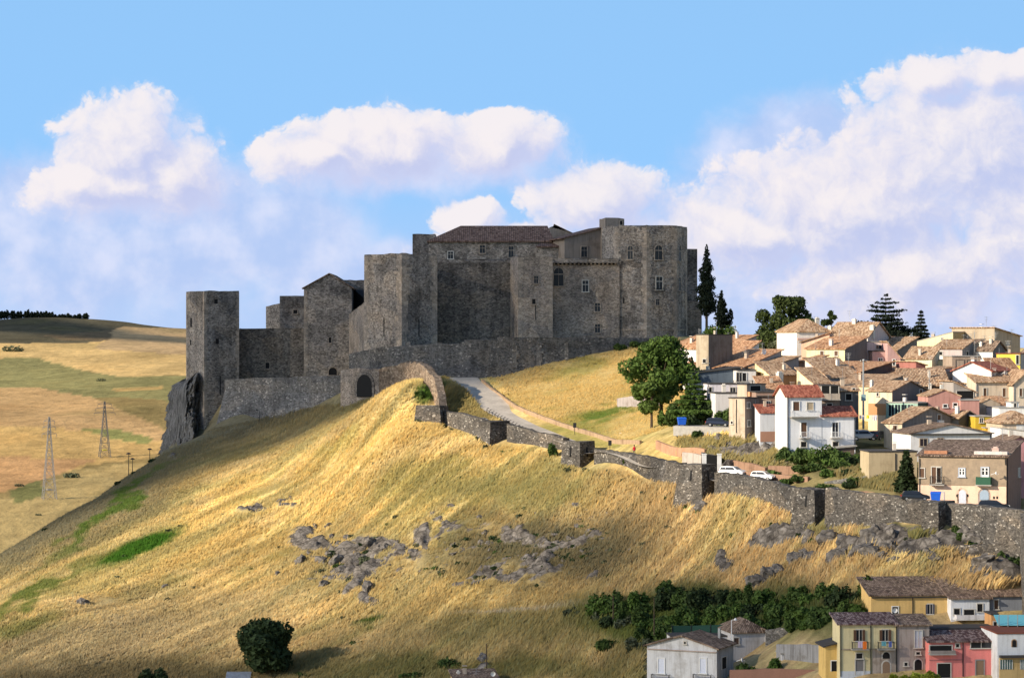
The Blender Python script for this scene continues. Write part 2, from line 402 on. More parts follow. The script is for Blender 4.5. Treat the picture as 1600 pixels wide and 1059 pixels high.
# ------------------------------------------------------------------ terrain of the castle hill
CP = [ # photograph bearing and the distance at which the ground there stands
 # left skyline ridge and what falls away behind it
 (-160,990,450),(-80,922,455),(0,868,462),(100,806,478),(200,745,502),(250,712,520),(290,694,538),(318,682,536),
 (-160,1200,520),(0,1010,530),(100,930,545),(200,860,575),(270,800,590),(330,720,600),
 # left face
 (-160,1090,400),(0,960,410),(0,1059,382),(0,1150,355),(200,850,446),(200,950,414),(200,1059,380),(-160,1200,360),
 (330,672,529),(420,660,520),(480,648,512),(542,630,505),(590,622,495),
 (420,700,494),(500,668,494),(570,640,486),(640,600,471),(610,608,480),
 (400,800,452),(400,900,422),(400,1000,392),(415,1059,376),(400,1150,352),
 (520,740,464),(520,820,440),(520,900,416),(560,985,392),(560,1059,370),
 (640,660,456),(660,720,444),(640,800,426),(640,870,412),(640,940,396),(660,1059,366),(660,1160,340),
 # gully between ruined wall and road
 (680,640,468),(715,642,466),(700,600,486),
 # wall foot
 (652,660,462),(690,668,459),(770,694,447),(840,704,438),(905,736,424),(1000,744,408),(1096,781,389),(1180,778,374),(1272,824,357),(1400,824,341),(1466,829,332),(1560,842,322),(1700,860,310),
 # hillside under the wall
 (760,760,430),(850,765,418),(850,825,405),(850,885,392),(850,940,381),(850,1000,369),(850,1059,356),(850,1160,332),
 (1000,800,398),(1000,860,384),(1000,930,368),(1000,1000,350),(1000,1059,336),(1000,1160,312),
 (1150,840,373),(1150,900,360),(1150,945,349),(1150,1030,333),(1150,1062,318),
 (1300,862,347),(1300,905,338),(1300,945,328),(1300,1035,313),(1300,1062,302),(1300,1170,284),
 (1450,868,333),(1560,872,326),(1700,880,320),(1365,906,327),(1365,966,317),(1365,1003,307),(1365,1068,298),(1365,1200,278),(1430,906,327),(1430,966,317),(1430,1003,307),(1430,1068,298),(1430,1200,278),(1500,906,327),(1500,966,317),(1500,1003,307),(1500,1068,298),(1500,1200,278),(1570,906,327),(1570,966,317),(1570,1003,307),(1570,1068,298),(1570,1200,278),(1660,906,327),(1660,966,317),(1660,1003,307),(1660,1068,298),(1660,1200,278),
 # road and street behind the wall
 (722,590,493),(745,612,482),(775,638,468),(815,658,456),(860,676,445),(910,693,432),(960,704,421),(1010,715,410),(1060,727,402.5),
 (1120,744,393),(1160,752,385.5),(1230,765,374),(1330,777,360),(1440,790,346),(1530,797,339),(1650,808,329),
 # upper meadow
 (760,587,495),(850,570,495),(921,558,497),(1012,541,500),(800,610,484),(850,620,474),(900,640,458),(960,640,454),(1000,660,437),(1060,662,427),(980,590,477),(1060,600,462),(1060,560,485),
 # yard, rock bank, lanes of the town
 (1123,674,414),(1170,674,410),(1085,680,415),(1120,692,405),(1150,722,397),(1080,705,409),(1200,700,398),(1260,714,388),(1330,712,388),(1270,730,380),(1345,690,398),(1400,738,372),(1230,752,381),(1330,752,370),
 (1240,595,450),(1150,600,440),(1120,570,470),(1200,560,480),(1300,565,480),(1250,545,510),(1400,590,465),(1500,622,441),(1600,620,441),(1500,562,488),(1600,572,480),(1450,705,392),(1560,708,385),(1500,720,378),(1600,720,378),(1750,720,378),(1450,668,412),(1560,674,410),(1620,672,415),(1500,652,426),(1600,648,430),(1750,650,430),(1360,680,408),(1750,560,480),(1700,806,345),(1445,796,351),(1500,797,352),(1572,798,346),(1610,798,352),(1390,738,367),(1425,742,365),(1360,748,370),(1360,774,362),(1416,774,355),(1500,760,372),
 # castle plateau and court
 (600,536,512),(700,531,506),(800,530,508),(900,530,508),(1000,530,508),(1080,530,510),(1100,529,530),(620,530,560),(800,530,560),(1000,530,560),(1080,530,560),
 (380,588,538),(450,588,530),(520,588,522),(400,588,560),(330,600,548),(480,560,575),
 (620,560,600),(800,545,600),(1000,540,600),(1200,545,560),(1400,550,560),(1600,555,560),(1200,600,640),(1500,600,640),(900,650,650),(500,700,640),(1750,600,600),
]
def rbf_fit(cp, c=5.0):
    p = np.array([[(a-CX)/F*d, d, (CY-b)/F*d] for a, b, d in cp]); X = p[:, :2]; N = len(X)
    A = np.zeros((N+3, N+3)); r = np.sqrt(((X[:,None]-X[None])**2).sum(-1)+c*c)
    A[:N,:N] = r - np.eye(N)*.8; A[:N,N] = 1; A[:N,N+1:] = X/100; A[N,:N] = 1; A[N+1:,:N] = X.T/100
    w = np.linalg.solve(A, np.concatenate([p[:,2], np.zeros(3)]))
    return X, w, c
_X, _W, _C = rbf_fit(CP)
def gz(x, y):
    x = np.atleast_1d(np.asarray(x, float)); y = np.atleast_1d(np.asarray(y, float)); out = np.empty(x.shape)
    xf, yf, of = x.ravel(), y.ravel(), out.ravel()
    for i in range(0, xf.size, 20000):
        s = slice(i, i+20000)
        r = np.sqrt((xf[s,None]-_X[None,:,0])**2+(yf[s,None]-_X[None,:,1])**2+_C*_C)
        of[s] = r @ _W[:-3] + _W[-3] + xf[s]/100*_W[-2] + yf[s]/100*_W[-1]
    return of.reshape(x.shape)
def G(x, y): return float(gz(x, y)[0])
def GP(px, D):
    x = (px-CX)/F*D; return Vector((x, D, G(x, D)))

ROAD = [(722,493),(745,482),(775,468),(815,456),(860,445),(910,432),(960,421),(1010,410),(1060,402.5),(1120,393),(1160,385.5),(1230,374),(1330,360),(1440,346),(1530,339),(1650,329)]
def catmull(pts, k=8):
    pts = [Vector(p) for p in pts]; q = [2*pts[0]-pts[1]] + pts + [2*pts[-1]-pts[-2]]; out = []
    for i in range(1, len(q)-2):
        for j in range(k):
            t = j/k; a,b,c,d = q[i-1:i+3]
            out.append(.5*((2*b)+(c-a)*t+(2*a-5*b+4*c-d)*t*t+(3*b-a-3*c+d)*t**3))
    out.append(pts[-1]); return out
road_c = catmull([Vector(((a-CX)/F*d, d, 0)) for a, d in ROAD], 8)
RC = np.array([[p.x, p.y] for p in road_c])
def dist_path(x, y, path):
    d = np.full(np.shape(x), 1e9)
    for a, b in zip(path[:-1], path[1:]):
        ab = b-a; L = (ab**2).sum()
        t = np.clip(((x-a[0])*ab[0]+(y-a[1])*ab[1])/L, 0, 1)
        d = np.minimum(d, np.hypot(x-a[0]-t*ab[0], y-a[1]-t*ab[1]))
    return d
# patches of ground cover: centre, radii, tilt (deg) in bearing units
def ell(px, py, cx, cy, rx, ry, ang, soft=.5):
    a = R(ang); u = (px-cx)*math.cos(a)+(py-cy)*math.sin(a); v = -(px-cx)*math.sin(a)+(py-cy)*math.cos(a)
    return 1-sstep(1-soft, 1+soft, np.hypot(u/rx, v/ry))
ROCKS = [(500,850,46,20,12),(555,880,62,40,0),(600,865,60,22,0),(570,922,16,30,10),(700,838,60,20,0),(800,860,130,40,0),(900,850,80,34,-5),(740,900,80,24,0),(850,895,110,26,-4),(905,812,40,14,-10),(445,785,18,12,0),
         (1240,845,70,22,-3),(1310,860,55,26,0),(1400,850,90,28,0),(1490,855,80,32,0),(1560,870,70,36,0),(1098,797,18,8,0),(1145,880,16,7,0),(262,660,18,50,0),(1150,705,60,17,4),(1200,705,30,22,0),(740,1035,36,18,0),(390,795,26,8,-15)]
def zones(x, y, z):
    px = x/y*F+CX; py = CY - z/y*F
    n1 = fbm(x, y, 14, 4, 3); n2 = fbm(x, y, 3.0, 3, 9); n3 = fbm(x+2*z, y*.5, 6, 3, 21)
    pxw = px + (n1-.5)*70 + (n2-.5)*26; pyw = py + (n3-.5)*42 + (n2-.5)*14
    rock = np.zeros(px.shape)
    for e in ROCKS: rock = np.maximum(rock, ell(pxw, pyw, *e))
    rn = fbm(x, y+z, 4.2, 4, 77); rock = rock*sstep(.40, .60, rn+.10*(px > 1170)*(py > 815)-.13*(px > 670)*(px < 1000)+.14*(px > 440)*(px < 670)*(py > 800))
    return px, py, pxw, pyw, rock, n1, n2
def ground_colour(x, y, z, zz=None):
    px, py, pxw, pyw, rock, n1, n2 = zones(x, y, z) if zz is None else zz
    def lerp(c, col, k): return c*(1-k[:,None]) + np.array(col)[None]*k[:,None]
    c = np.tile(np.array([.63,.46,.18]), (len(x),1))
    c = lerp(c, (.50,.35,.13), sstep(.45,.72,n1)*.7)
    c = lerp(c, (.72,.55,.27), sstep(.52,.75,fbm(x,y,7,3,40))*.6)
    c = lerp(c, (.34,.30,.10), sstep(.55,.78,fbm(x,y,10,3,55))*.6)
    c = lerp(c, (.43,.30,.155), sstep(740,1020,pxw)*sstep(700,760,pyw)*.8)        # browner standing grass to the right
    c = lerp(c, (.48,.35,.18), sstep(900,1010,pyw)*.7)
    u_ = -.67*x-.74*y; v__ = .74*x-.67*y; st = fbm(u_, v__*7, 30, 4, 66); st2 = fbm(u_, v__*9, 16, 3, 67)
    c = lerp(c, (.36,.31,.13), sstep(.52,.72,st)*.65); c = lerp(c, (.78,.60,.28), sstep(.55,.75,st2)*.5)
    c = lerp(c, (.36,.29,.17), ell(pxw,pyw,140,1005,280,60,-12,.8)*.75)
    st3 = fbm(u_, v__*10, 9, 3, 68); c = c*(.92+.36*sstep(.25,.75,st3))[:,None]*(.86+.30*sstep(.3,.7,fbm(u_, v__*6, 22, 3, 69)))[:,None]
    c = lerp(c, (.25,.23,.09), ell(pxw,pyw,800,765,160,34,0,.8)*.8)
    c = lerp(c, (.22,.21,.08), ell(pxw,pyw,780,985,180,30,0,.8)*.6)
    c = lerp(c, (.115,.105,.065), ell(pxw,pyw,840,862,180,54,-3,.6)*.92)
    c = lerp(c, (.24,.20,.11), ell(pxw,pyw,560,885,110,60,0,.6)*.55)
    c = lerp(c, (.18,.18,.07), ell(pxw,pyw,1420,828,170,12,2,.6)*.85)
    c = lerp(c, (.62,.52,.36), ell(px*.7+pxw*.3,py*.7+pyw*.3,830,956,110,3.0,-2,.6)*.8)
    c = lerp(c, (.07,.10,.03), ell(pxw,pyw,1160,965,230,42,0,.5)*.95)
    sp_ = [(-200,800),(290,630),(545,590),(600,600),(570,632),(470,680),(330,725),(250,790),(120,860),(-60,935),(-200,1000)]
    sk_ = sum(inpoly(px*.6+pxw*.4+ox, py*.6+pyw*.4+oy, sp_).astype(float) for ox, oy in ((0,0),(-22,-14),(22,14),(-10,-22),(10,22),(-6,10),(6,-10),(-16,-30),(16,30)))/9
    c = lerp(c, (.20,.18,.115), sk_*.95)  # grey-green strip of grass, its shade under clouds put into the colour
    c = lerp(c, (.06,.15,.02), ell(pxw*.3+px*.7,pyw*.3+py*.7,212,856,72,15,-24,.35))    # fresh green strips
    c = lerp(c, (.10,.17,.03), ell(pxw,pyw,170,800,120,9,-36,.6)*.9)
    c = lerp(c, (.10,.16,.03), ell(pxw,pyw,60,925,90,9,-33,.6)*.8)
    c = lerp(c, (.13,.16,.04), ell(pxw,pyw,20,985,80,14,-28,.6)*.7)
    c = lerp(c, (.07,.11,.025), ell(pxw,pyw,566,980,20,7,-25,.5))
    c = lerp(c, (.12,.15,.04), ell(pxw,pyw,1010,990,110,40,10,.5)*.9)
    c = lerp(c, (.11,.13,.04), ell(pxw,pyw,700,1050,420,24,0,.7)*.7)
    c = lerp(c, (.16,.13,.07), ell(pxw,pyw,200,1060,260,26,0,.7)*.8)
    c = lerp(c, (.09,.17,.03), ell(pxw,pyw,660,612,14,22,60,.5))
    up = inpoly(px, py, [(745,560),(1012,536),(1100,560),(1100,670),(1000,700),(860,690)])*(y > 425)
    c = lerp(c, (.60,.44,.18), up*.9); c = lerp(c, (.27,.26,.07), up*sstep(.42,.65,n1)*.8); c = lerp(c, (.60,.42,.15), up*sstep(.55,.75,n2)*.5)
    c = lerp(c, (.10,.18,.03), ell(pxw,pyw,955,640,32,9,-12,.6)*.8)
    c = lerp(c, (.20,.17,.07), ell(pxw,pyw,728,632,40,26,40,.5)*.8)
    c = lerp(c, (.20,.18,.08), inpoly(px,py,[(1050,690),(1260,690),(1600,690),(1600,800),(1100,760)])*.8*(y < 415))
    c = lerp(c, (.09,.085,.04), ell(pxw,pyw,1335,728,110,20,4,.5)*(y < 395)*(y > 362)*.85)
    return c, rock, up
def hillmat():
    t = NT('dry_grass_ground'); at = t.n('ShaderNodeVertexColor'); at.layer_name = 'Col'
    v = t.co(); n1 = t.noise(v, .9, 6, .7); n2 = t.noise(v, 5, 4, .7)
    gr = t.mix(.7, at.outputs[0], t.ramp(n1, [(.3, g(.5)), (.5, g(.9)), (.7, g(1.15))]), 'MULTIPLY')
    gr = t.mix(.6, gr, t.ramp(n2, [(.3, g(.5)), (.65, g(1.1))]), 'MULTIPLY')
    rk = t.ramp(t.noise(v, .8, 8, .7), [(.3, (.05,.043,.037)), (.5, (.145,.128,.112)), (.7, (.30,.27,.24))])
    ed = t.vor(v, .7, 'DISTANCE_TO_EDGE', 'Distance'); rk = t.mix(.7, rk, t.ramp(ed, [(0, g(.3)), (.12, g(1))]), 'MULTIPLY')
    ra = t.n('ShaderNodeAttribute'); ra.attribute_name = 'rock'
    f = t.ramp(t.math('ADD', ra.outputs['Fac'], t.math('MULTIPLY', t.math('SUBTRACT', n1, .5), 1.1)), [(.42, g(0)), (.58, g(1))])
    t.color(t.mix(f, gr, rk)); t.bump(t.math('ADD', n1, t.math('MULTIPLY', n2, .4)), .6, .3); t.b.inputs['Roughness'].default_value = 1
    t.b.inputs['Specular IOR Level'].default_value = .05
    return t.mat
def build_hill():
    A = np.linspace(-170, 1790, 420); Dn = np.concatenate([np.arange(266, 345, .55), np.arange(345, 520, .62), np.arange(520, 662, 2.0)])
    PX, DD = np.meshgrid(A, Dn); x = (PX-CX)/F*DD; y = DD
    z0 = gz(x, y); xf, yf, zf = x.ravel(), y.ravel(), z0.ravel()
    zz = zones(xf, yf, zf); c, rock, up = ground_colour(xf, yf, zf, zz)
    dr = dist_path(xf, yf, RC); off = sstep(3.2, 6.5, dr)
    z = zf + off*((fbm(xf,yf,22,3,70)-.5)*1.6*(1-.7*up) + (fbm(xf,yf,4,3,71)-.5)*.55)
    rid = 1-np.abs(2*fbm(xf,yf,5.5,4,80)-1); rid2 = 1-np.abs(2*fbm(xf+yf*.4,yf,2.0,3,81)-1)
    z += rock*off*((rid-.6)*2.6 + (rid2-.6)*1.5)
    pxx = xf/yf*F+CX; wd = np.interp(pxx, [353,534,545,591,683,779,880,1048], [531,510,506,498,494,493.5,496,504])+1.1
    inn = (pxx > 338) & (pxx < 1060) & (yf > wd) & (yf < 575)
    z = np.where(inn, np.minimum(z, np.where(pxx < 546, (CY-592)/F*yf-.3, -1.8)), z)
    z -= (1-sstep(2.8, 4.2, dr))*.25
    n, m = PX.shape; I = np.arange(n*m).reshape(n, m)
    f = np.stack([I[:-1,:-1], I[:-1,1:], I[1:,1:], I[1:,:-1]], -1).reshape(-1, 4)
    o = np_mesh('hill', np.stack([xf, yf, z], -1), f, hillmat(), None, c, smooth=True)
    ra = o.data.attributes.new('rock', 'FLOAT', 'POINT'); ra.data.foreach_set('value', rock.astype(np.float32))
    tag(o, 'steep hill of dry golden grass with grey outcrops under the castle', 'hill', kind='structure')
    return o
hill = build_hill()

# far valley and the ground below, one sheet to the horizon
def valley_z(px, D):
    pr = [(0,-3),(25,-8),(60,-18),(200,-62),(300,-70),(650,-86),(900,-78),(1050,-68),(1250,-58),(1500,-43),(1800,-31),(2100,-17),(2400,-3),(2700,8),(3000,24),(3300,10),(4500,-60),(9000,-160)]
    d = [p[0] for p in pr]; zz = [p[1] for p in pr]
    z = np.interp(D, d, zz)
    k = sstep(300, 560, px)
    z = z - k*np.interp(D, [0,1500,3000,9000],[0,0,46,0]) - sstep(60, 330, px)*np.interp(D,[0,2300,3000,3400],[0,0,13,0])
    return z
FLD = [ # fields of the valley: polygon in bearing units, colour
 ([(-400,480),(400,480),(400,545),(-400,530)], (.13,.115,.075)),  # far ridge band, darkened in colour for the shade of clouds
 ([(60,522),(400,512),(400,540),(200,536),(100,532)], (.20,.15,.09)),
 ([(-400,531),(120,537),(300,520),(400,540),(400,590),(180,587),(60,563),(-400,556)], (.66,.45,.19)),
 ([(190,512),(400,515),(400,560),(150,545)], (.52,.36,.19)),
 ([(-400,556),(60,560),(130,578),(200,590),(400,590),(400,650),(250,625),(150,622),(60,606),(-400,603)], (.29,.26,.11)),
 ([(-400,603),(60,604),(150,622),(260,672),(400,690),(400,720),(100,672),(-400,660)], (.55,.35,.16)),
 ([(-400,658),(100,670),(260,690),(260,712),(150,730),(60,755),(-400,800)], (.60,.39,.15)),
 ([(-400,700),(160,722),(100,745),(0,775),(-400,860)], (.57,.33,.15)),
 ([(-400,790),(30,778),(120,742),(200,726),(400,720),(400,1200),(-400,1200)], (.48,.35,.15)),
 ([(20,770),(70,752),(80,775),(30,790)], (.22,.21,.08)),
 ([(120,668),(190,672),(240,685),(230,696),(170,684)], (.27,.26,.09)),
 ([(182,609),(262,606),(262,612),(190,614)], (.55,.36,.14)),
]
def build_valley():
    az = np.concatenate([np.arange(-180, -16, 6.0), np.linspace(-16, -5, 150), np.linspace(-4.9, 16, 60), np.arange(20, 181, 6.0)])
    Dn = np.concatenate([[0.5,3,6,10,16,25,40,60,90,140,200,300,450,600,750], np.geomspace(800, 3400, 150), [3800,4500,6000,9000,14000]])
    AA, DD = np.meshgrid(az, Dn); a = np.radians(AA); x = np.sin(a)*DD; y = np.cos(a)*DD
    px = np.where(np.abs(AA) < 60, np.tan(np.clip(a, -1.04, 1.04))*F+CX, np.where(AA < 0, -4000, 5000))
    z = valley_z(px, DD)
    xf, yf, zf, pxf = x.ravel(), y.ravel(), z.ravel(), px.ravel()
    far = sstep(700, 1000, DD.ravel())
    zf = zf + far*((fbm(xf,yf,420,3,5)-.5)*10*np.clip(DD.ravel()/2500,0,1) + (fbm(xf,yf,90,3,6)-.5)*5)
    py = CY - zf/np.maximum(yf, 1)*F
    w = (fbm(xf,yf*.4,120,4,31)-.5)*30; w2 = (fbm(xf,yf*.4,60,3,33)-.5)
    c = np.tile(np.array([.33,.24,.10]), (len(xf),1))
    for poly, col in FLD:
        k = inpoly(pxf+w*1.4, py+w*.45, poly); c[k] = col
    c *= (1+.5*w2)[:,None]
    gk = sstep(.56,.7,fbm(xf,yf*.5,75,4,90))*.3; c = c*(1-gk[:,None])+np.array([.20,.18,.075])[None]*gk[:,None]
    n, m = AA.shape; I = np.arange(n*m).reshape(n, m)
    f = np.stack([I[:-1,:-1], I[1:,:-1], I[1:,1:], I[:-1,1:]], -1).reshape(-1, 4)
    t = NT('valley_fields'); at = t.n('ShaderNodeVertexColor'); at.layer_name = 'Col'; v = t.co((1,.5,1))
    n1 = t.noise(v, .02, 7, .65); n2 = t.noise(v, .12, 6, .7)
    cc = t.mix(.6, at.outputs[0], t.ramp(n1, [(.3, g(.6)), (.5, g(1)), (.7, (1.15,1.05,.95))]), 'MULTIPLY')
    cc = t.mix(.7, cc, t.ramp(n2, [(.32, g(.55)), (.6, g(1.05))]), 'MULTIPLY')
    t.color(cc); t.b.inputs['Roughness'].default_value = 1; t.b.inputs['Specular IOR Level'].default_value = 0; t.bump(n2, .6, 2.0)
    o = np_mesh('ground', np.stack([xf, yf, zf], -1), f, t.mat, None, c, smooth=True)
    tag(o, 'rolling valley of stubble and grass fields far below the castle', 'ground', kind='structure')
build_valley()
def VG(px, D):
    x = (px-CX)/F*D; z = float(valley_z(np.array([px]), np.array([math.hypot(x, D)]))[0])
    xa = np.array([x]); ya = np.array([float(D)])
    z += float(((fbm(xa,ya,420,3,5)-.5)*10*min(1,D/2500) + (fbm(xa,ya,90,3,6)-.5)*5)[0])
    return Vector((x, D, z))

CLOUD_T = .33  # sunlight that each surface of the added clouds lets through
# unseen clouds added up along the sun, shaped to shade the castle, the far ridge and the lower town
def shade_cloud(name, T, blobs, seed, label, tr=None):
    tr = tr or CLOUD_T
    ah = Vector((-SH.y, SH.x, 0)); ah = -ah if ah.x < 0 else ah
    bh = Vector((-SH.x*math.sin(SUN_EL), -SH.y*math.sin(SUN_EL), math.cos(SUN_EL)))
    cen = SUN*T; r = random.Random(seed); bm = bmesh.new()
    for (a, b, ra, rb) in blobs:
        m = Matrix.Translation(cen + ah*a + bh*b + SUN*r.uniform(-20, 20)) @ Matrix((ah, SUN, bh)).transposed().to_4x4() @ Matrix.Diagonal((ra, max(ra, rb)*.6, rb, 1))
        q = bmesh.ops.create_icosphere(bm, subdivisions=4, radius=1.0, matrix=m)
    me = bpy.data.meshes.new(name); bm.to_mesh(me); bm.free()
    from mathutils import noise
    for v in me.vertices:
        k = noise.fractal(v.co/38.0, .9, 2.1, 4); v.co += (v.co-cen).normalized()*k*5
    me.polygons.foreach_set('use_smooth', [True]*len(me.polygons))
    if ('cl', tr) not in _cache:
        t = NT('part_shade_cloud'); t.color((.9,.9,.92)); t.b.inputs['Roughness'].default_value = 1; tb = t.n('ShaderNodeBsdfTransparent'); mx = t.n('ShaderNodeMixShader'); mx.inputs[0].default_value = 1-tr
        t.l(tb.outputs[0], mx.inputs[1]); t.l(t.b.outputs[0], mx.inputs[2]); t.l(mx.outputs[0], t.out.inputs[0]); _cache[('cl', tr)] = t.mat
    me.materials.append(_cache[('cl', tr)])
    o = bpy.data.objects.new(name, me); COL.objects.link(o)
    rm = o.modifiers.new('union', 'REMESH'); rm.mode = 'VOXEL'; rm.voxel_size = 5.0 if T < 2700 and T > 1000 and T != 2600 else 6.0
    return tag(o, label, 'shade_cloud', kind='stuff')
shade_cloud('shade_cloud', 1500, [(-497,60,43,92),(-545,60,70,90),(-490,20,36,50),(-454,108,29,33),(-458,88,27,22),(-456,128,28,25),(-488,0,34,40)], 1, 'unseen broad cumulus cloud drifting high outside the frame above the castle')
shade_cloud('shade_cloud', 2800, [(-290,5,75,54),(-215,12,70,44),(-370,-25,30,28),(-330,10,30,36)], 2, 'unseen cumulus cloud drifting outside the frame over the lower town', .56)
shade_cloud('shade_cloud', 2600, [(-2700,345,300,40),(-2450,342,260,34),(-2950,350,250,40)], 3, 'unseen long flat cloud drifting outside the frame over the far ridge')

# ------------------------------------------------------------------ dry grass
def grass():
    t = NT('dry_grass_blades'); at = t.n('ShaderNodeVertexColor'); at.layer_name = 'Col'
    t.color(at.outputs[0]); t.b.inputs['Roughness'].default_value = 1; t.b.inputs['Specular IOR Level'].default_value = 0
    tr = t.n('ShaderNodeBsdfTranslucent'); t.l(at.outputs[0], tr.inputs[0]); ms = t.n('ShaderNodeMixShader'); ms.inputs[0].default_value = .3
    t.l(t.b.outputs[0], ms.inputs[1]); t.l(tr.outputs[0], ms.inputs[2]); t.l(ms.outputs[0], t.out.inputs[0])
    N = 520000
    px = rng.uniform(-60, 1660, N); D = np.sqrt(rng.uniform(280**2, 545**2, N)); x = (px-CX)/F*D; y = D
    z = gz(x, y); py = CY - z/y*F
    low = inpoly(px, py, [(-80,880),(0,868),(100,806),(200,742),(290,690),(330,672),(545,628),(590,622),(610,600),(640,596),(655,596),(672,640),(690,672),(770,700),(840,706),(905,738),(1000,746),(1096,783),(1180,780),(1272,828),(1466,834),(1600,848),(1700,870),(1700,1120),(-80,1120)])
    up = inpoly(px, py, [(756,587),(850,566),(1012,541),(1085,560),(1085,665),(1040,690),(1000,694),(880,672),(800,635)]) & (D > 425)
    gul = inpoly(px, py, [(690,590),(715,596),(745,632),(780,655),(770,668),(690,640)]) & (D > 445)
    bank = inpoly(px, py, [(1060,685),(1220,685),(1220,735),(1060,715)]) & (D < 415)
    bank |= inpoly(px, py, [(1290,735),(1400,728),(1425,772),(1330,758)]) & (D < 375)
    n_ = fbm(x, y, 9, 3, 61)
    keep = (low | up | gul | bank) & (dist_path(x, y, RC) > 3.4) & (D < 530)
    # thinner far away, on rock and behind the crest
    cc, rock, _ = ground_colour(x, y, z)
    keep &= rng.random(N) > rock*1.15
    keep &= rng.random(N) < np.where(up, .75, np.clip(1.25-.6*(n_ < .38), 0, 1))
    keep &= ~((py > 1075) | (inpoly(px, py, [(1000,990),(1320,965),(1660,900),(1660,1100),(1000,1100)])))
    x, y, z, px, py, cc, rock, up = [a[keep] for a in (x, y, z, px, py, cc, rock, up)]
    n = len(x); K = 8
    hh = (.38+.62*fbm(x, y, 11, 3, 62))*(.7+.6*rng.random(n)); hh *= np.where(up, .4, 1.0)
    left = sstep(520, 200, px); hh *= 1-.45*left; hh *= 1+.5*sstep(700,1000,px)*(~up if up.dtype == bool else 1)
    rep = np.repeat(np.arange(n), K); m = len(rep)
    a = rng.uniform(0, 2*np.pi, m); rad = rng.random(m)*.5
    bx = x[rep]+np.cos(a)*rad; by = y[rep]+np.sin(a)*rad; bz = z[rep] - .25
    h = hh[rep]*(.6+.7*rng.random(m)) + .25
    wind = .15 + .35*fbm(x, y, 12, 3, 63)[rep]
    tx = bx + h*(wind + rng.normal(0, .22, m)); ty = by + h*rng.normal(-.1, .25, m); tz = bz + h*.93
    wd = .048*(.6+.8*rng.random(m)); ori = rng.uniform(0, np.pi, m); wx = np.cos(ori)*wd; wy = np.sin(ori)*wd*.8
    mx, my, mz = (bx+tx)/2-.06*h, (by+ty)/2, bz+h*.55
    V = np.empty((m, 4, 3)); V[:,0] = np.stack([bx-wx,by-wy,bz],-1); V[:,1] = np.stack([bx+wx,by+wy,bz],-1)
    V[:,2] = np.stack([mx+wx*1.1,my+wy*1.1,mz],-1); V[:,3] = np.stack([tx,ty,tz],-1)
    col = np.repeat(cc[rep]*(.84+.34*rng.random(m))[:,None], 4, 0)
    col *= (1+.10*rng.normal(0,1,(m,1)).repeat(4,0)*np.array([[.6,0,-.8]]))
    Fc = np.arange(m*4).reshape(m, 4)
    # scattered darker weeds and green tufts
    o = np_mesh('grass', V.reshape(-1,3), Fc, t.mat, None, np.clip(col, .01, .9))
    tag(o, 'tall dry grass covering the castle hillside', 'grass', kind='stuff')
    print('grass tufts', n)
grass()

# ------------------------------------------------------------------ road
def ribbon(name, path, wl, wr, lift, mat, th=0.0):
    b = MB(); pts = []
    for i, p in enumerate(path):
        d = (path[min(i+1, len(path)-1)] - path[max(i-1, 0)]); d.z = 0; d.normalize(); s = Vector((-d.y, d.x, 0))
        c = G(p.x, p.y) + lift
        pts.append((Vector((p.x, p.y, c)) + s*wl, Vector((p.x, p.y, c)) - s*wr))
    for (a0, a1), (b0, b1) in zip(pts[:-1], pts[1:]): b.face([a0, a1, b1, b0])
    o = b.build(name, mat); return o, pts
tr_ = NT('road_surface'); v_ = tr_.co(); n1_ = tr_.noise(v_, .35, 6, .65); n2_ = tr_.noise(v_, 3, 4, .7)
tr_.color(tr_.mix(.6, tr_.mix(.6, (.60,.53,.44), tr_.ramp(n1_, [(.35, g(.62)), (.6, g(1.05))]), 'MULTIPLY'), tr_.ramp(n2_, [(.3, g(.7)), (.6, g(1))]), 'MULTIPLY'))
tr_.b.inputs['Roughness'].default_value = .9
road, road_pts = ribbon('road', road_c, 3.1, 2.9, .06, tr_.mat)
tag(road, 'pale road curving down from the castle gate into the town', 'road', kind='structure')

def wall_run(name, pts, th, mat, parent=None, step=.9, jit=.12, base=1.5, seed=0, batter=0.0):
    """masonry wall along (x, y, ztop) points with an uneven top; foot below the ground"""
    r = random.Random(seed); b = MB(); P_ = []
    for (p, q) in zip(pts[:-1], pts[1:]):
        p = Vector(p); q = Vector(q); n = max(1, int((q-p).to_2d().length/step))
        for k in range(n): P_.append(p.lerp(q, k/n))
    P_.append(Vector(pts[-1])); rows = []
    for i, p in enumerate(P_):
        d = P_[min(i+1, len(P_)-1)] - P_[max(i-1, 0)]; d.z = 0
        if d.length < 1e-6: d = Vector((1,0,0))
        d.normalize(); s = Vector((-d.y, d.x, 0))
        if s.y > 0: s = -s                                   # toward the viewer's side
        zt = p.z + r.uniform(-jit, jit); f = Vector((p.x, p.y, 0)); bk = f - s*th
        zb = min(G(p.x, p.y), G(bk.x, bk.y)) - base
        zb = min(zb, zt - .5)
        rows.append((f + s*batter*(zt-zb) + Vector((0,0,zb)), f + s*r.uniform(-.04,.04) + Vector((0,0,zt)), bk + Vector((0,0,zt+r.uniform(-.05,.05))), bk + Vector((0,0,zb))))
    for A, B in zip(rows[:-1], rows[1:]):
        for k in range(3): b.face([A[k], B[k], B[k+1], A[k+1]])
    b.face(list(rows[0])); b.face(list(reversed(rows[-1])))
    o = b.build(name, mat, parent)
    if parent: o.matrix_parent_inverse = Matrix.Translation(-parent.location)
    return o
